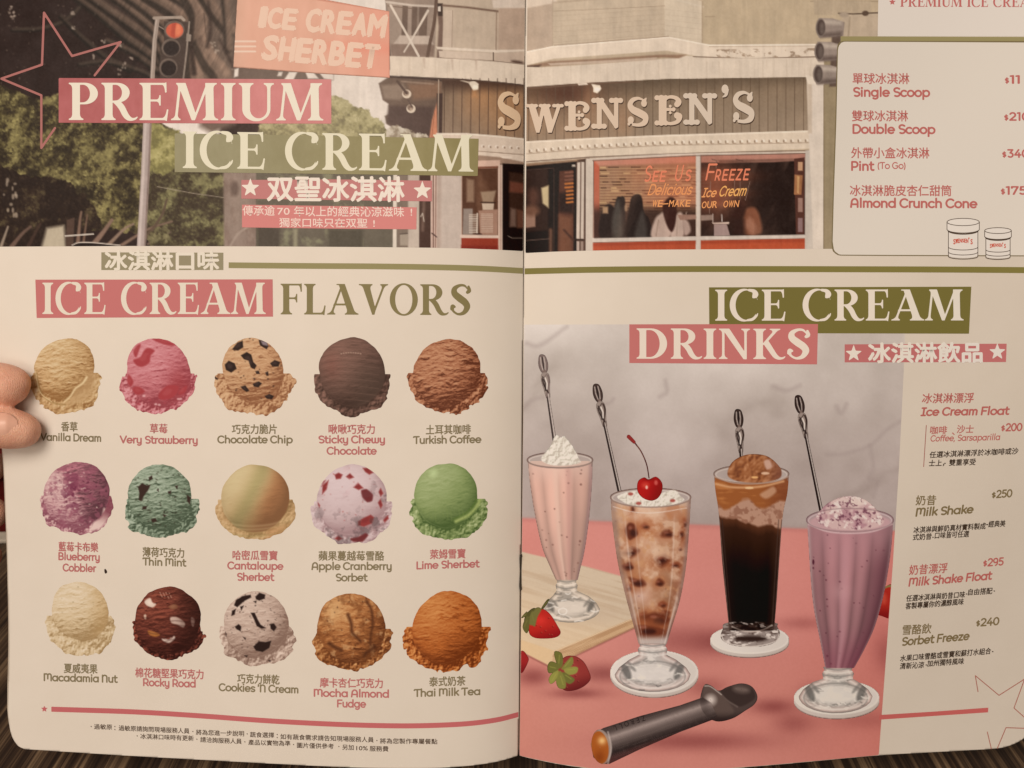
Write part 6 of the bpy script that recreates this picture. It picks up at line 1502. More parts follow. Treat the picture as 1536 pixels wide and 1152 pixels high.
def mocha_x(p, cx, cy, r, m, sh, tone):
    n = fbm(p.X, p.Y, 26, 81, 4); v = np.clip(1 - np.abs(n - .5) * 16, 0, 1) * (p.A > .3)
    p.mask(v * (sh[..., ] > -1), np.array((104, 56, 28.)), .5); p.mask(np.clip((fbm(p.X, p.Y, 12, 83, 4) - .52) * 6, 0, 1) * (p.A > .3), (128, 74, 38), .45); p.mask(np.clip((fbm(p.X, p.Y, 10, 87, 4) - .58) * 7, 0, 1) * m, (218, 172, 120), .45)
    for L, w1 in (([(522, 922), (527, 936), (528, 948), (535, 956), (541, 962)], 5), ([(550, 902), (557, 915), (559, 935), (556, 955), (556, 968)], 4), ([(494, 965), (504, 972), (512, 975)], 6), ([(562, 970), (552, 978), (546, 984)], 6)):
        p.line(L, w1, (84, 46, 26), w1 * .8, soft=2, smooth=5, alpha=.85)
    p.mask(m * np.exp(-(((p.X - 502) / 12) ** 2 + ((p.Y - 915) / 18) ** 2)), (214, 168, 116), .55); specks((72, 42, 26), 26, 18, .7, 1.6)(p, cx, cy, r, m, sh, tone)
scoop(14, (467, 890, 588, 1006), (212, 160, 102), (168, 106, 58), (98, 54, 28), 'caramel and fudge marbled printed scoop', 1.2, .7, mocha_x, dome=51)
scoop(15, (604, 887, 737, 1008), (214, 146, 82), (180, 100, 46), (112, 54, 24), 'orange tea printed scoop', 1.1, .6, None, dome=53, skirt=(.5, .56), rag=1.3)
# ---------------------------------------------------------------- the drinks photograph: marble wall, pink table, wooden board
def marble(X, Y):
    t = sstep(480, 800, Y)[..., None]
    c = np.array((203, 186, 172.)) * (1 - t) + np.array((174, 154, 144.)) * t
    c = c + 19 * (fbm(X, Y, 120, 2, 4) - .5)[..., None] * 2 + (7 * (fbm(X, Y, 40, 9, 4) - .5) * 2)[..., None]
    c = c - (np.clip(sstep(1120, 1360, X) * .6, 0, 1) * 10)[..., None]
    c = c + (16 * sstep(540, 486, Y) * sstep(1000, 800, X))[..., None]
    wx = X + 46 * (fbm(X, Y, 90, 12, 4) - .5) * 2; wy = Y + 46 * (fbm(X, Y, 90, 22, 4) - .5) * 2
    v = np.abs(np.sin((wx * .55 + wy * .9) / 62.0)); vein = np.clip(1 - v * 3.2, 0, 1) * sstep(.46, .66, fbm(X, Y, 110, 32, 3))
    return c - (10 * vein)[..., None]

def drinks_photo():
    p = Paint(776, 480, 1364, 1165, 1.3)
    X, Y = p.X, p.Y
    p.C[:] = marble(X, Y)
    for L, a in (([(1354, 630), (1330, 645), (1305, 668), (1270, 680), (1240, 682)], 2.4), ([(1305, 668), (1310, 700), (1303, 718), (1316, 722), (1310, 745)], 2.2), ([(786, 612), (800, 600), (815, 596)], 3), ([(1160, 580), (1180, 586), (1200, 578)], 4), ([(990, 595), (1000, 588), (998, 570)], 3), ([(905, 606), (915, 604), (920, 598)], 2.5), ([(1255, 610), (1262, 620), (1270, 606)], 4), ([(790, 515), (810, 518), (850, 490)], 4)):
        p.line(L, a, (152, 132, 124), a * .6, soft=4.5, smooth=5, alpha=.5)
    p.mask(sstep(1352, 1362, X) * sstep(560, 545, Y) * .8, (214, 196, 176))
    # table
    ty = np.interp(X, [780, 900, 1070, 1200, 1360], [777, 782, 788, 793, 797])
    tb = np.clip((Y - ty) / 3.5 + .5, 0, 1)
    col = np.array((207, 132, 119.)) + (Y - 800)[..., None] * np.array((-.022, -.02, -.012)) - sstep(1150, 1340, X)[..., None] * np.array((8, 14, 13.)) + (6 * (fbm(X, Y, 120, 41, 3) - .5) * 2)[..., None]
    col = col - sstep(900, 1100, Y)[..., None] * np.array((2, 0, 4.)) - sstep(800, 900, Y)[..., None] * sstep(950, 780, X)[..., None] * np.array((2, 0, 2.))
    p.mask(tb, col)
    p.mask(np.exp(-((Y - ty - 2) / 4) ** 2) * .35, (176, 108, 100))
    # soft printed shadows on the table
    for cx, cy, rx, ry, a in ((1075, 962, 50, 20, .5), (1010, 960, 44, 22, .25), (905, 1010, 40, 14, .45), (866, 1040, 40, 8, .5), (1190, 1085, 30, 16, .35), (1330, 980, 20, 30, .3), (1205, 935, 40, 10, .25), (1160, 1060, 34, 12, .5), (1040, 1112, 110, 14, .45), (1220, 1040, 20, 14, .35), (800, 1015, 26, 14, .5), (1060, 1030, 30, 14, .3), (1300, 1080, 60, 14, .2)):
        p.mask(np.exp(-(((X - cx) / rx) ** 2 + ((Y - cy) / ry) ** 2)) * tb, (128, 62, 58), min(a * 1.5, .72))
    # wooden board
    top = [(776, 826), (800, 832), (880, 850), (960, 872), (962, 918), (947, 930), (832, 978), (776, 962)]
    p.poly(top, (203, 178, 150), soft=1)
    bm = np.clip(.5 - sd_poly(X, Y, top), 0, 1)
    gr = fbm(X - Y * .1, Y + X * -.28, 90, 51, 4, 4.5)
    p.mask(bm * np.clip((gr - .48) * 5, 0, 1), (184, 154, 124), .55); p.mask(bm * np.exp(-(((X - 862) / 60) ** 2 + ((Y - 925) / 16) ** 2)), (176, 150, 128), .55)
    p.mask(bm * sstep(880, 960, Y - (X - 860) * .3), (222, 190, 152), .6)
    front = [(832, 976), (948, 928), (962, 918), (962, 938), (880, 975), (832, 1000), (824, 998)]; side = [(776, 958), (832, 976), (826, 1000), (776, 974)]
    p.poly(front, (198, 158, 118), soft=1); p.poly(side, (214, 178, 136), soft=1)
    p.mask(np.clip(.5 - sd_poly(X, Y, front), 0, 1) * np.clip((fbm(X, Y + X * .42, 40, 61, 4, 2.5) - .48) * 6, 0, 1), (166, 122, 86), .6)
    p.line([(776, 976), (826, 1001), (880, 976), (960, 938)], 2, (128, 72, 62), soft=1.5, alpha=.7)
    p.line([(832, 977), (948, 929)], 1.2, (228, 198, 160), alpha=.8)
    p.grain(1.6, seed=6)
    rx = np.interp(Y, [480, 548, 700, 850, 1000, 1140, 1165], [1358.5, 1356, 1348.5, 1339, 1328, 1317.6, 1315])
    low = np.interp(X, [776, 779.2, 800, 840, 884, 960, 1050, 1136, 1220, 1318, 1364], [1132, 1133.2, 1138, 1146, 1152, 1157, 1155, 1149, 1141.5, 1132.5, 1128])
    top_y = np.interp(X, [776, 945, 1226, 1228, 1364], [487, 486.5, 488, 500, 500])
    p.A = np.clip(.5 + (rx - X) / 2.6, 0, 1) * np.clip(.5 + (low - Y) / 2.6, 0, 1) * np.clip(.5 + (Y - top_y) / 2.6, 0, 1) * np.clip(.5 + (X - gutter(Y) - 1.2) / 2.6, 0, 1)
    return p.build('drinks_photo', page_r, 1)
drinks_photo()

def body_fn(L, R):
    L = smooth_pts(L, 8); R = smooth_pts(R, 8)
    return lambda Y: (np.interp(Y, L[:, 1], L[:, 0]), np.interp(Y, R[:, 1], R[:, 0]))

def glassy(p, L, R, col, top, flutes=0, contrast=.3, seed=1, spots=0, spotc=(90, 50, 44), shade=(.80, 1.12, .72)):
    """liquid in a tall glass between two side curves"""
    f = body_fn(L, R); X, Y = p.X, p.Y
    l, r = f(Y)
    y0, y1 = L[0][1], L[-1][1]
    sd = np.maximum(np.maximum(l - X, X - r), np.maximum(top(X) - Y, Y - y1))
    t = np.clip((X - l) / np.maximum(r - l, 1), 0, 1)
    s = np.interp(t, [0, .08, .2, .42, .6, .8, .93, 1], [shade[0] * .86, shade[0], 1.02, shade[1], 1.02, .92, shade[2], shade[2] * .86])
    if flutes: s = s + contrast * .28 * (np.abs(np.sin(t * math.pi * flutes + .5)) - .6) * sstep(y0, y0 + 40, Y)
    s = s - .16 * sstep(y0, y1, Y) + .04 * (fbm(X, Y, 20, seed, 3, 60) - .5) * 2
    c = np.asarray(col, float) * s[..., None]
    m = np.clip(.5 - sd / 1.4, 0, 1)
    p.A = np.maximum(p.A, np.clip(.5 - sd / (2 * p.step), 0, 1))
    p.mask(m, c)
    rn = random.Random(seed)
    for _ in range(spots):
        y = rn.uniform(y0 + 10, y1 - 6); a, b = f(np.array([y])); x = rn.uniform(a[0] + 5, b[0] - 5)
        q = rn.uniform(.7, 1.7); p.ell(x, y, q, q * rn.uniform(.7, 1.1), spotc, alpha=rn.uniform(.35, .9), soft=.8)
    return l, r, t, m

def foot(p, cx, stem_y, stem_r, dome, seed=0, ground=(206, 190, 176)):
    """short stem and moulded foot of a sundae glass"""
    dx0, dy0, dx1, dy1 = dome
    dcx = (dx0 + dx1) / 2; rx = (dx1 - dx0) / 2; by = dy1 - rx * .46
    out = [(cx - stem_r, stem_y), (cx - stem_r * .90, stem_y + 5), (cx - stem_r * 1.06, stem_y + 10), (cx - stem_r * .98, stem_y + 18), (dcx - rx * .62, dy0 + (by - dy0) * .30), (dcx - rx * .88, dy0 + (by - dy0) * .66), (dx0, by)] + [(dcx + rx * math.cos(math.radians(a)), by + (dy1 - by) * math.sin(math.radians(a))) for a in range(170, 5, -15)] + [(dx1, by), (dcx + rx * .88, dy0 + (by - dy0) * .66), (dcx + rx * .62, dy0 + (by - dy0) * .30), (cx + stem_r * .98, stem_y + 18), (cx + stem_r * 1.06, stem_y + 10), (cx + stem_r * .90, stem_y + 5), (cx + stem_r, stem_y)]
    g = np.array(ground, float)
    p.poly(out, g * .90, cov=True, soft=1)
    sd = sd_poly(p.X, p.Y, out); m = np.clip(.5 - sd, 0, 1)
    p.mask(m * np.clip((fbm(p.X, p.Y, 14, 20 + seed, 3, 7) - .48) * 5, 0, 1), g * .70, .55); p.mask(m * np.clip((fbm(p.X, p.Y, 12, 30 + seed, 3, 6) - .56) * 6, 0, 1), np.minimum(g * 1.12, 240), .7)
    p.mask(m * np.exp(-(sd / 8.0) ** 2), (184, 136, 122) if seed != 1 else (186, 160, 134), .55); p.mask(m * np.exp(-(sd / 1.6) ** 2), g * .58, .5); p.mask(m * np.exp(-((sd + 5) / 2.2) ** 2), np.minimum(g * 1.13, 240), .6)
    for a, s_, al in ((.86, .62, .7), (.66, 1.12, .6), (.46, .74, .45)):
        p.ell(dcx, by + (dy1 - by) * .1, rx * a, (dy1 - by) * a, np.minimum(g * s_, 240), ring=.9, soft=1.1, alpha=al)
    p.ell(dcx, by - 2, rx * .62, (dy1 - by) * .52, np.minimum(g * 1.09, 238), soft=4, alpha=.8)
    for sx, r0 in ((-1, 20), (1, -20)):
        p.ell(dcx + sx * rx * .70, by - 6, rx * .10, rx * .26, g * .45, rot=sx * 24, soft=2, alpha=.75); p.ell(dcx + sx * rx * .56, by - rx * .22, rx * .05, rx * .18, g * .52, rot=sx * 40, soft=1.6, alpha=.6)
    rn = random.Random(40 + seed)
    for _ in range(26):                      # broken reflections in the moulded glass
        a = rn.uniform(0, 6.28); q = rn.uniform(.45, .92); x = dcx + rx * q * math.cos(a); y = by + (dy1 - by) * q * math.sin(a) * (1 if math.sin(a) > 0 else 1.5)
        p.line([(x - rn.uniform(2, 7), y + rn.uniform(-2, 2)), (x, y + rn.uniform(-1, 1)), (x + rn.uniform(2, 7), y + rn.uniform(-2, 2))], rn.uniform(.8, 2.2), (238, 224, 208) if rn.random() < .5 else g * rn.uniform(.42, .7), soft=.8, alpha=rn.uniform(.35, .8), smooth=3)
    for y, s_ in ((stem_y + 3, .62), (stem_y + 8, 1.14), (stem_y + 13, .66), (stem_y + 18, 1.08)):
        p.line([(cx - stem_r, y - 1), (cx, y + 2), (cx + stem_r, y - 1)], 2.2, np.minimum(g * s_, 240), soft=1, alpha=.8, smooth=4)
    p.line([(cx - stem_r, stem_y), (cx - stem_r * 1.1, stem_y + 16)], 1.4, g * .5); p.line([(cx + stem_r, stem_y), (cx + stem_r * 1.1, stem_y + 16)], 1.6, g * .48)

def rim(p, cx, cy, rx, ry, c1=(138, 112, 100), c2=(222, 202, 186), fill=None):
    if fill is not None: p.ell(cx, cy, rx, ry, fill, cov=True, soft=1)
    p.ell(cx, cy, rx, ry, c1, ring=1.1, cov=True, soft=.8); p.ell(cx, cy + .8, rx - 2.6, ry - 1.8, c2, ring=.6, soft=.8, alpha=.8)
    p.line([(cx - rx, cy), (cx - rx + 1, cy + 9)], 1.8, c1, soft=.8, alpha=.8); p.line([(cx + rx, cy), (cx + rx - 1, cy + 9)], 2, c1, soft=.8, alpha=.9)

def spoon(P, name_label, dark=(66, 48, 42)):
    (x0, y0), (x1, y1) = P
    p = Paint(min(x0, x1) - 12, y0 - 6, max(x0, x1) + 12, y1 + 6, .9)
    dx, dy = x1 - x0, y1 - y0; n = math.hypot(dx, dy); dx /= n; dy /= n
    q = lambda s, o: (x0 + dx * s - dy * o, y0 + dy * s + dx * o)
    p.poly(closed_pts([q(-1, -4), q(-2, 3.6), q(8, 7), q(17, 7), q(25, 3.6), q(25, -3.6), q(17, -7), q(8, -7)], 4), dark, cov=True)
    for o in (-2.6, 0, 2.8): p.line([q(2, o * .9), q(12, o * 1.1), q(21, o * .6)], 1.3, (196, 176, 162) if o else (30, 22, 20), soft=.6)
    p.line([q(23, 0), q(30, 0)], 4, (120, 98, 88), cov=True)
    p.poly(closed_pts([q(26, -4.6), q(26, 4.6), q(36, 7), q(50, 5), q(64, 2.8), q(64, -2.8), q(50, -4.6), q(36, -7)], 4), (150, 130, 118), cov=True)
    p.line([q(30, -4.4), q(38, -5.2), q(50, -1.4), q(62, 1.6)], 2.6, dark, smooth=4); p.line([q(34, 4.6), q(44, 3.4), q(56, -1.4)], 2.0, (52, 38, 34), smooth=4); p.line([q(31, 3.6), q(40, 1.2), q(52, 2.4)], 1.6, (40, 30, 27)); p.line([q(33, 0), q(42, -1.6), q(50, 0)], 1.6, (232, 214, 198)); p.line([q(28, -3), q(34, 3)], 1.3, dark)
    p.line([q(58, 0), q(n, 0)], 4.8, dark, 6.2, cov=True, soft=.7); p.line([q(58, -.9), q(n, -1.1)], 1.3, (206, 188, 174), 1.6, soft=.6); p.line([q(62, 1.2), q(n, 1.4)], 1.2, (34, 25, 22), 1.5, soft=.6)
    p.build('printed_spoon', page_r, 2, name_label)
spoon(((813, 534), (832, 662)), 'slim pale spoon behind the pink shake', (120, 100, 92)); spoon(((894, 578), (931, 745)), 'long dark spoon beside the cherry'); spoon(((1107, 616), (1113, 700)), 'short dark spoon behind the caramel float', (58, 42, 36)); spoon(((1197, 595), (1233, 772)), 'long dark spoon in the purple shake', (56, 40, 35))

def coaster(cx, cy, rx, ry, th, label):
    p = Paint(cx - rx - 6, cy - ry - 6, cx + rx + 6, cy + ry + th + 8, 1.2)
    p.ell(cx, cy + th, rx, ry, (150, 118, 106), cov=True, soft=1); p.ell(cx, cy + th - 1.5, rx, ry, (192, 174, 160), cov=True); p.ell(cx, cy, rx, ry, (214, 198, 184), cov=True); p.ell(cx, cy, rx - 2, ry - 1.4, (226, 210, 196), ring=.7, soft=1)
    p.C += (6 - 12 * sstep(cx - rx, cx + rx, p.X))[..., None]
    p.build('printed_coaster', page_r, 2, label)
coaster(981.5, 1008, 66, 33, 6, 'white coaster under the milky float'); coaster(1124.5, 959, 59, 22, 6, 'white coaster under the dark float'); coaster(1255, 1046, 64, 26, 7, 'white coaster under the purple shake')

# pink milk shake
p = Paint(786, 648, 906, 940, 1.1)
foot(p, 850, 868, 15.5, (812, 886, 900, 934), 1, (204, 186, 168))
L = [(791.5, 690), (795, 725), (802, 770), (813, 820), (825, 850), (834, 870)]; R = [(889, 690), (888, 725), (884, 775), (877, 825), (870, 855), (866, 872)]
l, r, t, m = glassy(p, L, R, (214, 166, 146), lambda x: 690 + 0 * x, 4, .5, 3, 26, (110, 70, 60), (.98, 1.06, .90))
p.mask(m * sstep(735, 690, p.Y) * .35, (226, 196, 178)); p.mask(m * np.exp(-((t - .42) / .05) ** 2), (226, 186, 164), .6); p.mask(m * np.exp(-((t - .62) / .05) ** 2), (186, 136, 124), .5); p.mask(m * np.exp(-((t - .98) / .04) ** 2), (160, 124, 120), .6)
rim(p, 840, 690, 49, 11.5, (126, 102, 92), (220, 200, 184), marble(p.X, p.Y))
p.mask(np.clip(.5 - (np.hypot((p.X - 840) / 46, (p.Y - 694) / 8) - 1) * 8, 0, 1) * (p.Y > 692), (216, 178, 158), .8); p.ell(840, 690, 49, 11.5, (126, 102, 92), ring=1.0, alpha=.8)
cream = [(812, 690), (817, 680), (823, 672), (828, 664), (831, 656), (836, 652), (840, 656), (846, 654), (852, 660), (858, 668), (864, 678), (868, 688), (870, 694), (850, 698), (826, 697)]
def cream_blob(p, P, seed):
    p.blob(P, (224, 210, 190), soft=1.0, cov=True)
    m = np.clip(.5 - sd_poly(p.X, p.Y, closed_pts(P)), 0, 1); a = fbm(p.X, p.Y, 7, seed, 3); b = fbm(p.X + 1.4, p.Y + 1.4, 7, seed, 3)
    p.mask(m * np.clip((b - a) * 8, 0, 1), (184, 166, 148), .8); p.mask(m * np.clip((a - b) * 8, 0, 1), (240, 228, 212), .8)
cream_blob(p, cream, 5)
p.line([(845, 912), (838, 915), (840, 921), (848, 921), (850, 915), (845, 912)], 1.4, (232, 218, 204), smooth=4)
p.build('printed_drink', page_r, 3, 'pink milk shake with whipped cream in tall glass')

# float with jelly pieces and a cherry
p = Paint(908, 650, 1044, 1046, 1.1)
foot(p, 979, 964, 21, (922, 980, 1036, 1038), 2, (206, 192, 180))
L = [(916, 746), (918, 780), (926, 840), (936, 885), (948, 930), (958, 966)]; R = [(1036.5, 746), (1034, 790), (1029, 850), (1020, 900), (1008, 940), (1000, 966)]
l, r, t, m = glassy(p, L, R, (184, 128, 94), lambda x: 746 + 0 * x, 0, 0, 5, 20, (92, 44, 34), (.92, 1.08, .86))
sw = fbm(p.X, p.Y, 30, 91, 4)
p.mask(m * np.clip((sw - .48) * 5, 0, 1), (212, 172, 142), .7); p.mask(m * sstep(800, 750, p.Y), (220, 188, 164), .7); p.mask(m * sstep(.7, 1.0, t) * sstep(780, 820, p.Y), (160, 92, 66), .55); p.mask(m * np.clip((fbm(p.X, p.Y, 12, 95, 4) - .56) * 7, 0, 1), (196, 140, 96), .5); p.mask(m * np.clip((.46 - sw) * 6, 0, 1) * sstep(900, 790, p.Y), (172, 106, 70), .6); p.mask(m * sstep(912, 950, p.Y), (88, 50, 42), .85); p.mask(m * np.exp(-(((p.X - 960) / 16) ** 2 + ((p.Y - 893) / 14) ** 2)), (214, 176, 158), .7)
rn = random.Random(12)
for x, y, a, b, q in ((948, 797, 9, 13, 10), (968, 790, 7, 4, 20), (945, 829, 11, 6, 25), (942, 850, 10, 6, 10), (925, 817, 4, 6, 0), (955, 874, 12, 8, 25), (993, 840, 10, 8, -15), (1002, 801, 9, 5, -5), (1022, 800, 5, 8, 0), (1012, 848, 8, 5, 20), (989, 875, 7, 6, 0), (943, 882, 4, 6, 0), (994, 908, 6, 5, 10), (997, 921, 8, 6, -20), (965, 925, 9, 8, 0), (985, 930, 16, 12, 0), (970, 945, 20, 11, 0), (1020, 824, 3, 3, 0), (1028, 786, 4, 8, 10), (949, 762, 3, 7, 10)):
    c = (92, 40, 26) if a * b > 40 else (130, 64, 40)
    p.ell(x + rn.uniform(-3, 3), y + rn.uniform(-2, 5), a * 1.5, b * 1.5, (158, 88, 54), rot=q, soft=6, alpha=.6)
    P = [(x + a * (1 + .42 * rn.uniform(-1, 1)) * math.cos(k * .9 + q * .05) , y + b * (1 + .42 * rn.uniform(-1, 1)) * math.sin(k * .9 + q * .05)) for k in range(7)]
    p.blob(P, c, soft=rn.uniform(1.5, 4), alpha=rn.uniform(.6, .92)); p.ell(x + a * .2, y + b * .2, a * .5, b * .4, (56, 28, 24), soft=2.5, alpha=.8); p.ell(x - a * .3, y - b * .4, a * .3, b * .2, (160, 96, 76), soft=1.5, alpha=.6)
p.mask(m * np.clip((fbm(p.X, p.Y, 15, 98, 4) - .55) * 6, 0, 1) * sstep(935, 900, p.Y), (222, 186, 156), .5)
for tt, al in ((.17, .35), (.30, .22), (.80, .30)): p.mask(m * np.exp(-((t - tt) / .012) ** 2) * sstep(760, 800, p.Y), (236, 214, 196), al)
p.mask(m * sstep(950, 962, p.Y), (206, 190, 178), .8)
p.mask(m * np.exp(-((t - .02) / .05) ** 2), (150, 118, 104), .7); p.mask(m * np.exp(-((t - .985) / .035) ** 2), (140, 108, 98), .7); p.mask(m * np.exp(-((t - .93) / .025) ** 2) * sstep(860, 930, p.Y), (216, 196, 182), .7); p.mask(m * np.exp(-((t - .09) / .025) ** 2) * sstep(840, 900, p.Y), (206, 180, 164), .6)
rim(p, 976, 746, 60, 13.5, (132, 104, 92), (220, 200, 184), marble(p.X, p.Y))
cream_blob(p, [(926, 746), (936, 740), (950, 737), (966, 738), (984, 742), (1004, 736), (1014, 736), (1020, 744), (1026, 750), (1008, 757), (976, 760), (945, 757)], 15)
for x, y in ((958, 755), (1009, 751), (946, 741)): p.ell(x, y, 4, 2.4, (168, 84, 72), soft=1)
p.line([(917, 750), (940, 758), (976, 761), (1012, 758), (1035, 750)], 1.8, (150, 122, 108), smooth=5, alpha=.8); p.line([(920, 760), (950, 768), (985, 769), (1030, 762)], 1.2, (228, 206, 190), smooth=5, alpha=.7)
p.build('printed_drink', page_r, 3, 'milky float with dark jelly pieces and red cherry')
p = Paint(938, 648, 1000, 758, .9)
p.line([(944.5, 655), (952, 664), (962, 678), (970, 697), (973.5, 717)], 2.2, (84, 34, 30), 1.6, smooth=6, cov=True); p.line([(943, 655), (951, 663)], 6, (140, 44, 40), 5, cov=True); p.line([(956, 668), (966, 688)], .9, (150, 110, 92))
p.blob([(957, 722), (966, 716), (973, 719), (984, 715), (993, 724), (993, 737), (986, 748), (975, 751), (963, 746), (956, 736)], (172, 28, 24), cov=True, soft=1)
m = np.clip(.5 - sd_poly(p.X, p.Y, closed_pts([(957, 722), (966, 716), (973, 719), (984, 715), (993, 724), (993, 737), (986, 748), (975, 751), (963, 746), (956, 736)])), 0, 1)
p.mask(m * sstep(968, 994, p.X + (p.Y - 730) * .4), (116, 16, 18), .7); p.mask(m * np.exp(-(((p.X - 973) / 8) ** 2 + ((p.Y - 718) / 3) ** 2)), (96, 16, 16), .7); p.ell(968, 728, 5, 4, (206, 70, 54), soft=3, alpha=.8); p.ell(970, 731, 1.8, 2.6, (236, 176, 156), soft=.8); p.ell(984, 724, 2.5, 3.5, (206, 96, 84), soft=1.4, alpha=.8)
p.build('printed_cherry', page_r, 4, 'glossy red cherry with curved stem')

# dark float with caramel ice cream
p = Paint(1064, 676, 1190, 978, 1.1)
L = [(1071, 712), (1073, 735), (1078, 770), (1083, 840), (1089, 900), (1094, 946)]; R = [(1183.5, 712), (1181, 740), (1174, 775), (1169, 840), (1165, 900), (1161, 946)]
base = [(1092, 934), (1084, 944), (1081, 956), (1090, 965), (1110, 970), (1140, 970), (1162, 964), (1170, 952), (1166, 940), (1160, 934)]
p.blob(base, (150, 132, 122), cov=True, soft=1)
l, r, t, m = glassy(p, L, R, (32, 21, 16), lambda x: 712 + 0 * x, 0, 0, 7, 0, shade=(1.2, 1.0, 1.5))
w1 = 758 + 6 * np.sin(p.X / 9) + 5 * (fbm(p.X, p.Y, 16, 3, 3) - .5) * 2; w2 = 781 + 9 * sstep(1090, 1150, p.X) + 10 * (fbm(p.X, p.Y * .3, 18, 13, 3) - .5) * 2
p.mask(m * np.clip((w2 + 70 - p.Y) / 70, 0, 1), (70, 40, 27), .8); p.mask(m * np.clip((w2 + 12 - p.Y) / 14, 0, 1), (96, 54, 34), .8); p.mask(m * np.clip((w2 - p.Y) / 4, 0, 1), (178, 134, 110)); p.mask(m * np.clip((w2 - p.Y) / 4, 0, 1) * np.clip((fbm(p.X, p.Y, 8, 23, 3) - .52) * 7, 0, 1), (128, 80, 60), .6); p.mask(m * np.clip((w1 - p.Y) / 5, 0, 1), (150, 86, 46)); p.mask(m * np.clip((w1 - 6 - p.Y) / 8, 0, 1) * np.clip((fbm(p.X, p.Y, 18, 43, 3, 6) - .5) * 5, 0, 1), (186, 118, 66), .7)
p.mask(m * sstep(1135, 1178, p.X) * np.clip((w1 - p.Y) / 5, 0, 1), (118, 62, 40), .7); p.blob([(1140, 742), (1150, 735), (1160, 730), (1164, 738), (1150, 748)], (196, 150, 118), soft=2, alpha=.75)
p.line([(1074, 726), (1100, 731), (1140, 730), (1175, 722)], 3, (206, 150, 104), smooth=5, soft=1.5); p.ell(1124, 732, 6, 1.5, (236, 190, 140), soft=1)
for x0, x1, c, a in ((1079, 1093.5, (120, 92, 80), .9), (1172.5, 1162, (104, 78, 68), .9), (1083, 1097, (62, 44, 38), .8), (1168, 1158, (74, 54, 46), .7)): p.line([(x0, 780), ((x0 + x1) / 2, 860), (x1, 942)], 1.6, c, smooth=4, alpha=a, soft=.8)
m2 = np.clip(.5 - sd_poly(p.X, p.Y, closed_pts(base)), 0, 1)
p.mask(m2 * np.clip((fbm(p.X, p.Y, 12, 53, 3, 5) - .50) * 6, 0, 1), (84, 64, 56), .8); p.mask(m2 * np.clip((fbm(p.X, p.Y, 9, 63, 3, 4) - .58) * 9, 0, 1), (222, 204, 190), .9); p.ell(1126, 958, 24, 4.5, (52, 36, 30), soft=3); p.line([(1098, 940), (1118, 947), (1140, 946), (1158, 938)], 2, (206, 184, 168), smooth=4, alpha=.8); p.line([(1082, 952), (1090, 964), (1126, 970), (1162, 963), (1169, 952)], 1.6, (206, 188, 174), smooth=4)
p.mask(m * sstep(925, 945, p.Y) * np.exp(-((t - .5) / .42) ** 6), (40, 24, 18), .6)
rim(p, 1127, 711, 56, 13.5, (134, 108, 96), (214, 194, 178), marble(p.X, p.Y))
sc = [(1092, 714), (1094, 700), (1102, 690), (1116, 683), (1132, 681), (1150, 684), (1164, 694), (1172, 706), (1168, 718), (1140, 724), (1108, 722)]
p.blob(sc, (152, 92, 56), cov=True, soft=1); m3 = np.clip(.5 - sd_poly(p.X, p.Y, closed_pts(sc)), 0, 1)
a = fbm(p.X, p.Y, 14, 71, 3); b = fbm(p.X + 2, p.Y + 2, 14, 71, 3)
p.mask(m3 * np.clip((a - b) * 6, 0, 1), (196, 138, 98), .8); p.mask(m3 * np.clip((b - a) * 6, 0, 1), (104, 56, 36), .8); p.mask(m3 * sstep(1140, 1172, p.X), (118, 72, 60), .55); p.blob([(1146, 692), (1154, 690), (1158, 700), (1150, 704)], (206, 166, 146), soft=1.6, alpha=.8); p.ell(1148, 710, 6, 2, (216, 172, 138), soft=1); p.ell(1132, 716, 5, 1.6, (226, 170, 110), soft=1)
p.line([(1072, 715), (1098, 724), (1130, 726), (1164, 722), (1182, 715)], 1.6, (180, 150, 132), smooth=5, alpha=.8)
p.build('printed_drink', page_r, 3, 'dark float topped with caramel ice cream in straight glass')

# purple shake
p = Paint(1190, 738, 1346, 1082, 1.1)
foot(p, 1257, 1000, 22.5, (1198, 1014, 1309, 1070), 4, (204, 190, 176))
L = [(1210.5, 780), (1213, 820), (1217, 880), (1222, 920), (1230, 960), (1238, 1002)]; R = [(1340, 780), (1336, 830), (1326, 890), (1312, 940), (1296, 975), (1280, 1004)]
l, r, t, m = glassy(p, L, R, (164, 114, 114), lambda x: 780 + 0 * x, 5, .75, 9, 34, (76, 34, 44), (.90, 1.10, .74))
p.mask(m * sstep(870, 780, p.Y), (176, 128, 130), .5); p.mask(m * sstep(.62, .95, t) * sstep(800, 860, p.Y), (104, 58, 66), .55); p.mask(m * sstep(930, 1000, p.Y), (126, 66, 78), .5); p.mask(m * np.exp(-((t - .44) / .06) ** 2) * sstep(800, 850, p.Y), (184, 134, 136), .5); p.mask(m * np.exp(-(((p.X - 1262) / 14) ** 2 + ((p.Y - 888) / 12) ** 2)), (196, 146, 144), .4)
p.mask(m * np.exp(-((t - .0) / .03) ** 2), (200, 170, 164), .6); p.mask(m * np.exp(-((t - 1) / .03) ** 2), (150, 112, 112), .7); p.ell(1220, 843, 1.6, 4, (84, 40, 50)); p.ell(1220, 852, 1.2, 1.6, (96, 52, 60))
rim(p, 1275, 780, 65, 17.5, (138, 108, 106), (214, 188, 184), (170, 142, 138))
p.mask(np.clip(.5 - (np.hypot((p.X - 1275) / 61, (p.Y - 784) / 14.5) - 1) * 10, 0, 1), (190, 148, 146), .95)
sc = [(1224, 780), (1232, 764), (1246, 752), (1264, 745), (1284, 745), (1302, 752), (1316, 766), (1326, 782), (1312, 792), (1276, 795), (1244, 792)]
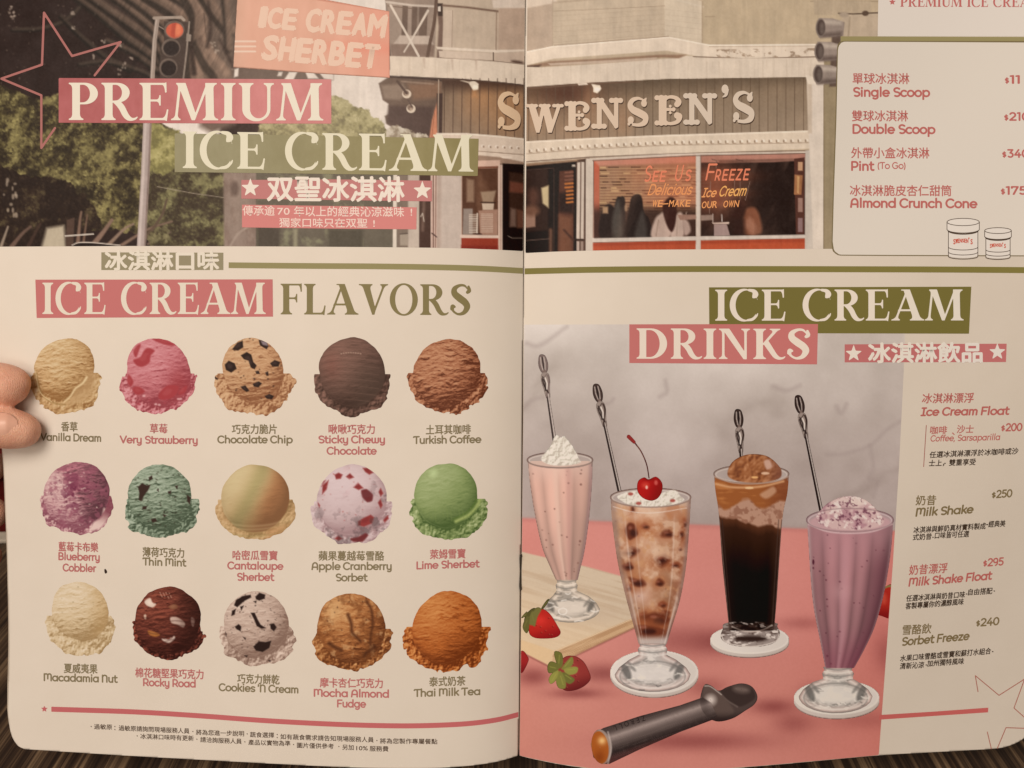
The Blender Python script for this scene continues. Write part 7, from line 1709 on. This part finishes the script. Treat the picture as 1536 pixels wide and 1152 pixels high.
p.blob(sc, (204, 168, 160), cov=True, soft=1); m3 = np.clip(.5 - sd_poly(p.X, p.Y, closed_pts(sc)), 0, 1)
p.mask(m3 * np.clip((fbm(p.X, p.Y, 14, 81, 3) - .47) * 6, 0, 1), (168, 118, 124), .75); p.mask(m3 * np.exp(-(((p.X - 1280) / 26) ** 2 + ((p.Y - 752) / 9) ** 2)), (226, 204, 186), .8); p.mask(m3 * np.clip((fbm(p.X, p.Y, 5, 86, 3) - .60) * 10, 0, 1), (104, 58, 70), .75); p.mask(m3 * np.clip((fbm(p.X, p.Y, 7, 96, 3) - .58) * 9, 0, 1), (232, 210, 196), .75)
p.line([(1212, 786), (1240, 797), (1275, 800), (1310, 797), (1338, 786)], 2.2, (206, 172, 168), smooth=5, alpha=.85); p.ell(1275, 780, 65, 17.5, (138, 108, 106), ring=.8, alpha=.7)
p.build('printed_drink', page_r, 3, 'purple milk shake with a scoop in ribbed tall glass')

# strawberries
def berry(P, col, dark, leaves, leafc, box, label, seeds=14, seed=1):
    p = Paint(*box, .9)
    p.blob(P, col, cov=True, soft=1)
    m = np.clip(.5 - sd_poly(p.X, p.Y, closed_pts(P)), 0, 1); Q = np.array(P, float); c = Q.mean(0); sx = np.ptp(Q[:, 0]); sy = np.ptp(Q[:, 1])
    p.mask(m * sstep(c[1], c[1] + sy * .55, p.Y + (p.X - c[0]) * .3), dark, .85); p.mask(m * np.exp(-(((p.X - c[0] + sx * .12) / (sx * .2)) ** 2 + ((p.Y - c[1] + sy * .15) / (sy * .18)) ** 2)), np.minimum(np.array(col) * 1.22 + 14, 240), .5)
    rn = random.Random(seed)
    for _ in range(seeds):
        x = rn.uniform(Q[:, 0].min(), Q[:, 0].max()); y = rn.uniform(Q[:, 1].min(), Q[:, 1].max())
        if sd_poly(np.array([x]), np.array([y]), closed_pts(P))[0] < -3: p.ell(x, y, 1.1, .8, np.array(dark) * .7, soft=.7, alpha=.7); p.ell(x + .8, y - .8, .7, .6, (220, 130, 90), soft=.6, alpha=.5)
    for i, lf in enumerate(leaves):
        p.blob(lf, np.array(leafc) * (1 + .14 * ((i % 3) - 1)), cov=True, soft=.8); L = np.array(lf, float); p.line([L.mean(0) * .5 + L[0] * .5, L.mean(0) * .5 + L[len(L) // 2] * .5], .9, np.array(leafc) * 1.3, alpha=.7); 
    p.build('printed_strawberry', page_r, 4, label)
berry([(797, 918), (806, 914), (816, 914), (826, 922), (836, 938), (841, 949), (834, 956), (816, 958), (800, 956), (793, 946)], (176, 40, 32), (128, 22, 24), [[(806, 916), (800, 912), (790, 920), (786, 932), (792, 938), (798, 930)], [(792, 924), (786, 932), (784, 942), (790, 950), (794, 940)], [(804, 912), (812, 914), (806, 926), (802, 940), (796, 930)], [(812, 912), (820, 900), (824, 899), (820, 907), (814, 914)], [(782, 926), (790, 917), (790, 922), (784, 927)], [(797, 918), (806, 920), (802, 936), (794, 936)]], (98, 90, 48), (781, 896, 846, 963), 'strawberry with dark leaves on the wooden board', 22, 3)
berry([(846, 986), (862, 984), (875, 992), (883, 1006), (886, 1018), (878, 1028), (864, 1035), (848, 1036), (838, 1026), (836, 1004)], (140, 52, 46), (88, 26, 26), [[(838, 1002), (832, 986), (832, 977), (840, 978), (844, 984), (844, 998)], [(842, 1004), (850, 992), (858, 985), (860, 994), (854, 1002)], [(846, 1004), (860, 1000), (867, 1002), (864, 1010), (852, 1012)], [(844, 1008), (856, 1014), (862, 1020), (854, 1026), (844, 1018)], [(840, 1006), (848, 1020), (848, 1032), (838, 1032), (834, 1020)], [(838, 1006), (834, 1020), (826, 1026), (823, 1018), (830, 1008)], [(838, 1004), (824, 1010), (821, 1000), (826, 992), (836, 996)]], (124, 118, 56), (816, 972, 890, 1041), 'strawberry lying with its pale green leaves towards the viewer', 16, 5)
p = Paint(779, 974, 796, 1014, .9); p.blob([(770, 980), (784, 976), (791, 984), (793, 990), (788, 1002), (782, 1010), (770, 1010)], (150, 40, 38), cov=True, soft=1); p.mask(sstep(990, 1008, p.Y), (104, 26, 28), .7); p.A *= np.clip(.5 + (p.X - gutter(p.Y) - 1.6) / 1.8, 0, 1); p.build('printed_strawberry', page_r, 4, 'part of a strawberry cut off by the fold')
p = Paint(1306, 872, 1342, 932, .9); p.blob([(1318, 890), (1326, 881), (1344, 878), (1344, 926), (1322, 924), (1312, 918), (1314, 904)], (164, 44, 34), cov=True, soft=1); p.mask(sstep(905, 925, p.Y), (116, 26, 26), .8); p.line([(1320, 886), (1330, 880), (1342, 878)], 3.4, (132, 110, 66), smooth=4); p.ell(1326, 898, 4, 8, (196, 84, 62), soft=3, alpha=.6)
p.A *= np.clip(.5 + (np.interp(p.Y, [850, 1000], [1338.6, 1327.6]) - p.X) / 1.8, 0, 1); p.build('printed_strawberry', page_r, 2, 'strawberry half hidden behind the purple shake')

# the dipper lying in front
def dipper():
    p = Paint(880, 1016, 1146, 1154, 1.0)
    X, Y = p.X, p.Y
    # bowl
    bowl = [(1056, 1028), (1066, 1028), (1078, 1036), (1092, 1030), (1112, 1025), (1128, 1030), (1136, 1044), (1132, 1056), (1118, 1066), (1098, 1078), (1074, 1082), (1056, 1070), (1050, 1052)]
    p.blob(bowl, (78, 62, 56), cov=True, soft=1); m = np.clip(.5 - sd_poly(X, Y, closed_pts(bowl)), 0, 1)
    p.blob([(1080, 1038), (1096, 1030), (1114, 1027), (1128, 1033), (1133, 1045), (1124, 1054), (1108, 1060), (1092, 1052)], (62, 48, 43), soft=1.5); p.ell(1112, 1034, 12, 5, (118, 98, 88), rot=8, soft=4, alpha=.8); p.line([(1078, 1037), (1090, 1050), (1106, 1060)], 2, (140, 120, 108), smooth=4, alpha=.5, soft=1.2)
    p.blob([(1056, 1029), (1064, 1028), (1080, 1040), (1096, 1058), (1100, 1070), (1080, 1076), (1062, 1066), (1054, 1052)], (92, 74, 66), soft=2); p.ell(1066, 1050, 7, 7, (216, 196, 182), soft=5, alpha=.9); p.line([(1057, 1029), (1066, 1030), (1082, 1042)], 1.5, (168, 148, 136), smooth=4); p.mask(m * sstep(1064, 1084, Y), (40, 29, 26), .8)
    # handle
    H_ = [(894, 1098), (905, 1092), (960, 1074), (1020, 1058), (1054, 1046), (1066, 1054), (1076, 1074), (1068, 1080), (1020, 1098), (960, 1124), (914, 1146), (902, 1146), (890, 1136), (886, 1116)]
    p.poly(H_, (70, 56, 51), cov=True, soft=1); mh = np.clip(.5 - sd_poly(X, Y, H_), 0, 1)
    d = ((X - 900) * -.34 * -1 * 0 + (Y - (1098 - (X - 900) * .335)))     # distance below the upper edge line
    s = np.interp(d, [0, 6, 13, 22, 34, 48], [0, .25, .95, .35, .0, -.12])
    p.mask(mh * np.clip(s, 0, 1), (196, 172, 160), .72); p.mask(mh * sstep(24, 46, d), (34, 25, 23), .85); p.mask(mh * np.clip((fbm(X, Y, 3, 14, 2) - .5) * 2, 0, 1), (96, 80, 72), .25)
    p.mask(mh * sstep(36, 46, d), (112, 62, 56), .45); p.mask(mh * np.clip((fbm(X + Y * .33, Y * 3 + X, 30, 19, 3, 2) - .58) * 6, 0, 1), (150, 130, 120), .16)
    p.line([(905, 1091), (960, 1073), (1020, 1057), (1052, 1046)], 1.3, (116, 98, 88), soft=1, alpha=.8); p.mask(m * np.exp(-((X - 1056) / 9) ** 2) * mh, (52, 40, 36), .4)
    # end cap
    p.ell(902, 1120, 14.5, 26, (150, 128, 116), rot=-8, cov=True); p.ell(900, 1121, 12.8, 24.5, (162, 84, 34), rot=-8, cov=True); mc = np.exp(-(((X - 903) / 6) ** 2 + ((Y - 1111) / 6) ** 2)); p.mask(mc, (236, 186, 120), .9); p.mask(np.exp(-(((X - 899) / 8) ** 2 + ((Y - 1136) / 10) ** 2)), (128, 58, 24), .8)
    p.line([(912, 1098), (917, 1122), (912, 1145)], 2.0, (196, 176, 164), smooth=4, alpha=.7, soft=1)
    p.build('printed_dipper', page_r, 4, 'grey metal ice cream dipper with orange end cap')
    I = Ink()
    for i, ch in enumerate('ZEROLL'):                    # the handle lies the other way round, so its stamp stands on its head
        P, L, S = cjk_mesh(ch)
        c = P.mean(0); q = (P - c) * np.array((9.2, 11.5)); a = math.radians(180 + 18)
        x = 965 - 8.4 * i; y = 1077.5 + 2.75 * i
        I.add(np.stack([x + q[:, 0] * math.cos(a) - q[:, 1] * math.sin(a), y - (q[:, 0] * math.sin(a) + q[:, 1] * math.cos(a))], 1), L, S, (46, 35, 32))
    I.build('dipper_stamp', page_r, 5)
dipper()
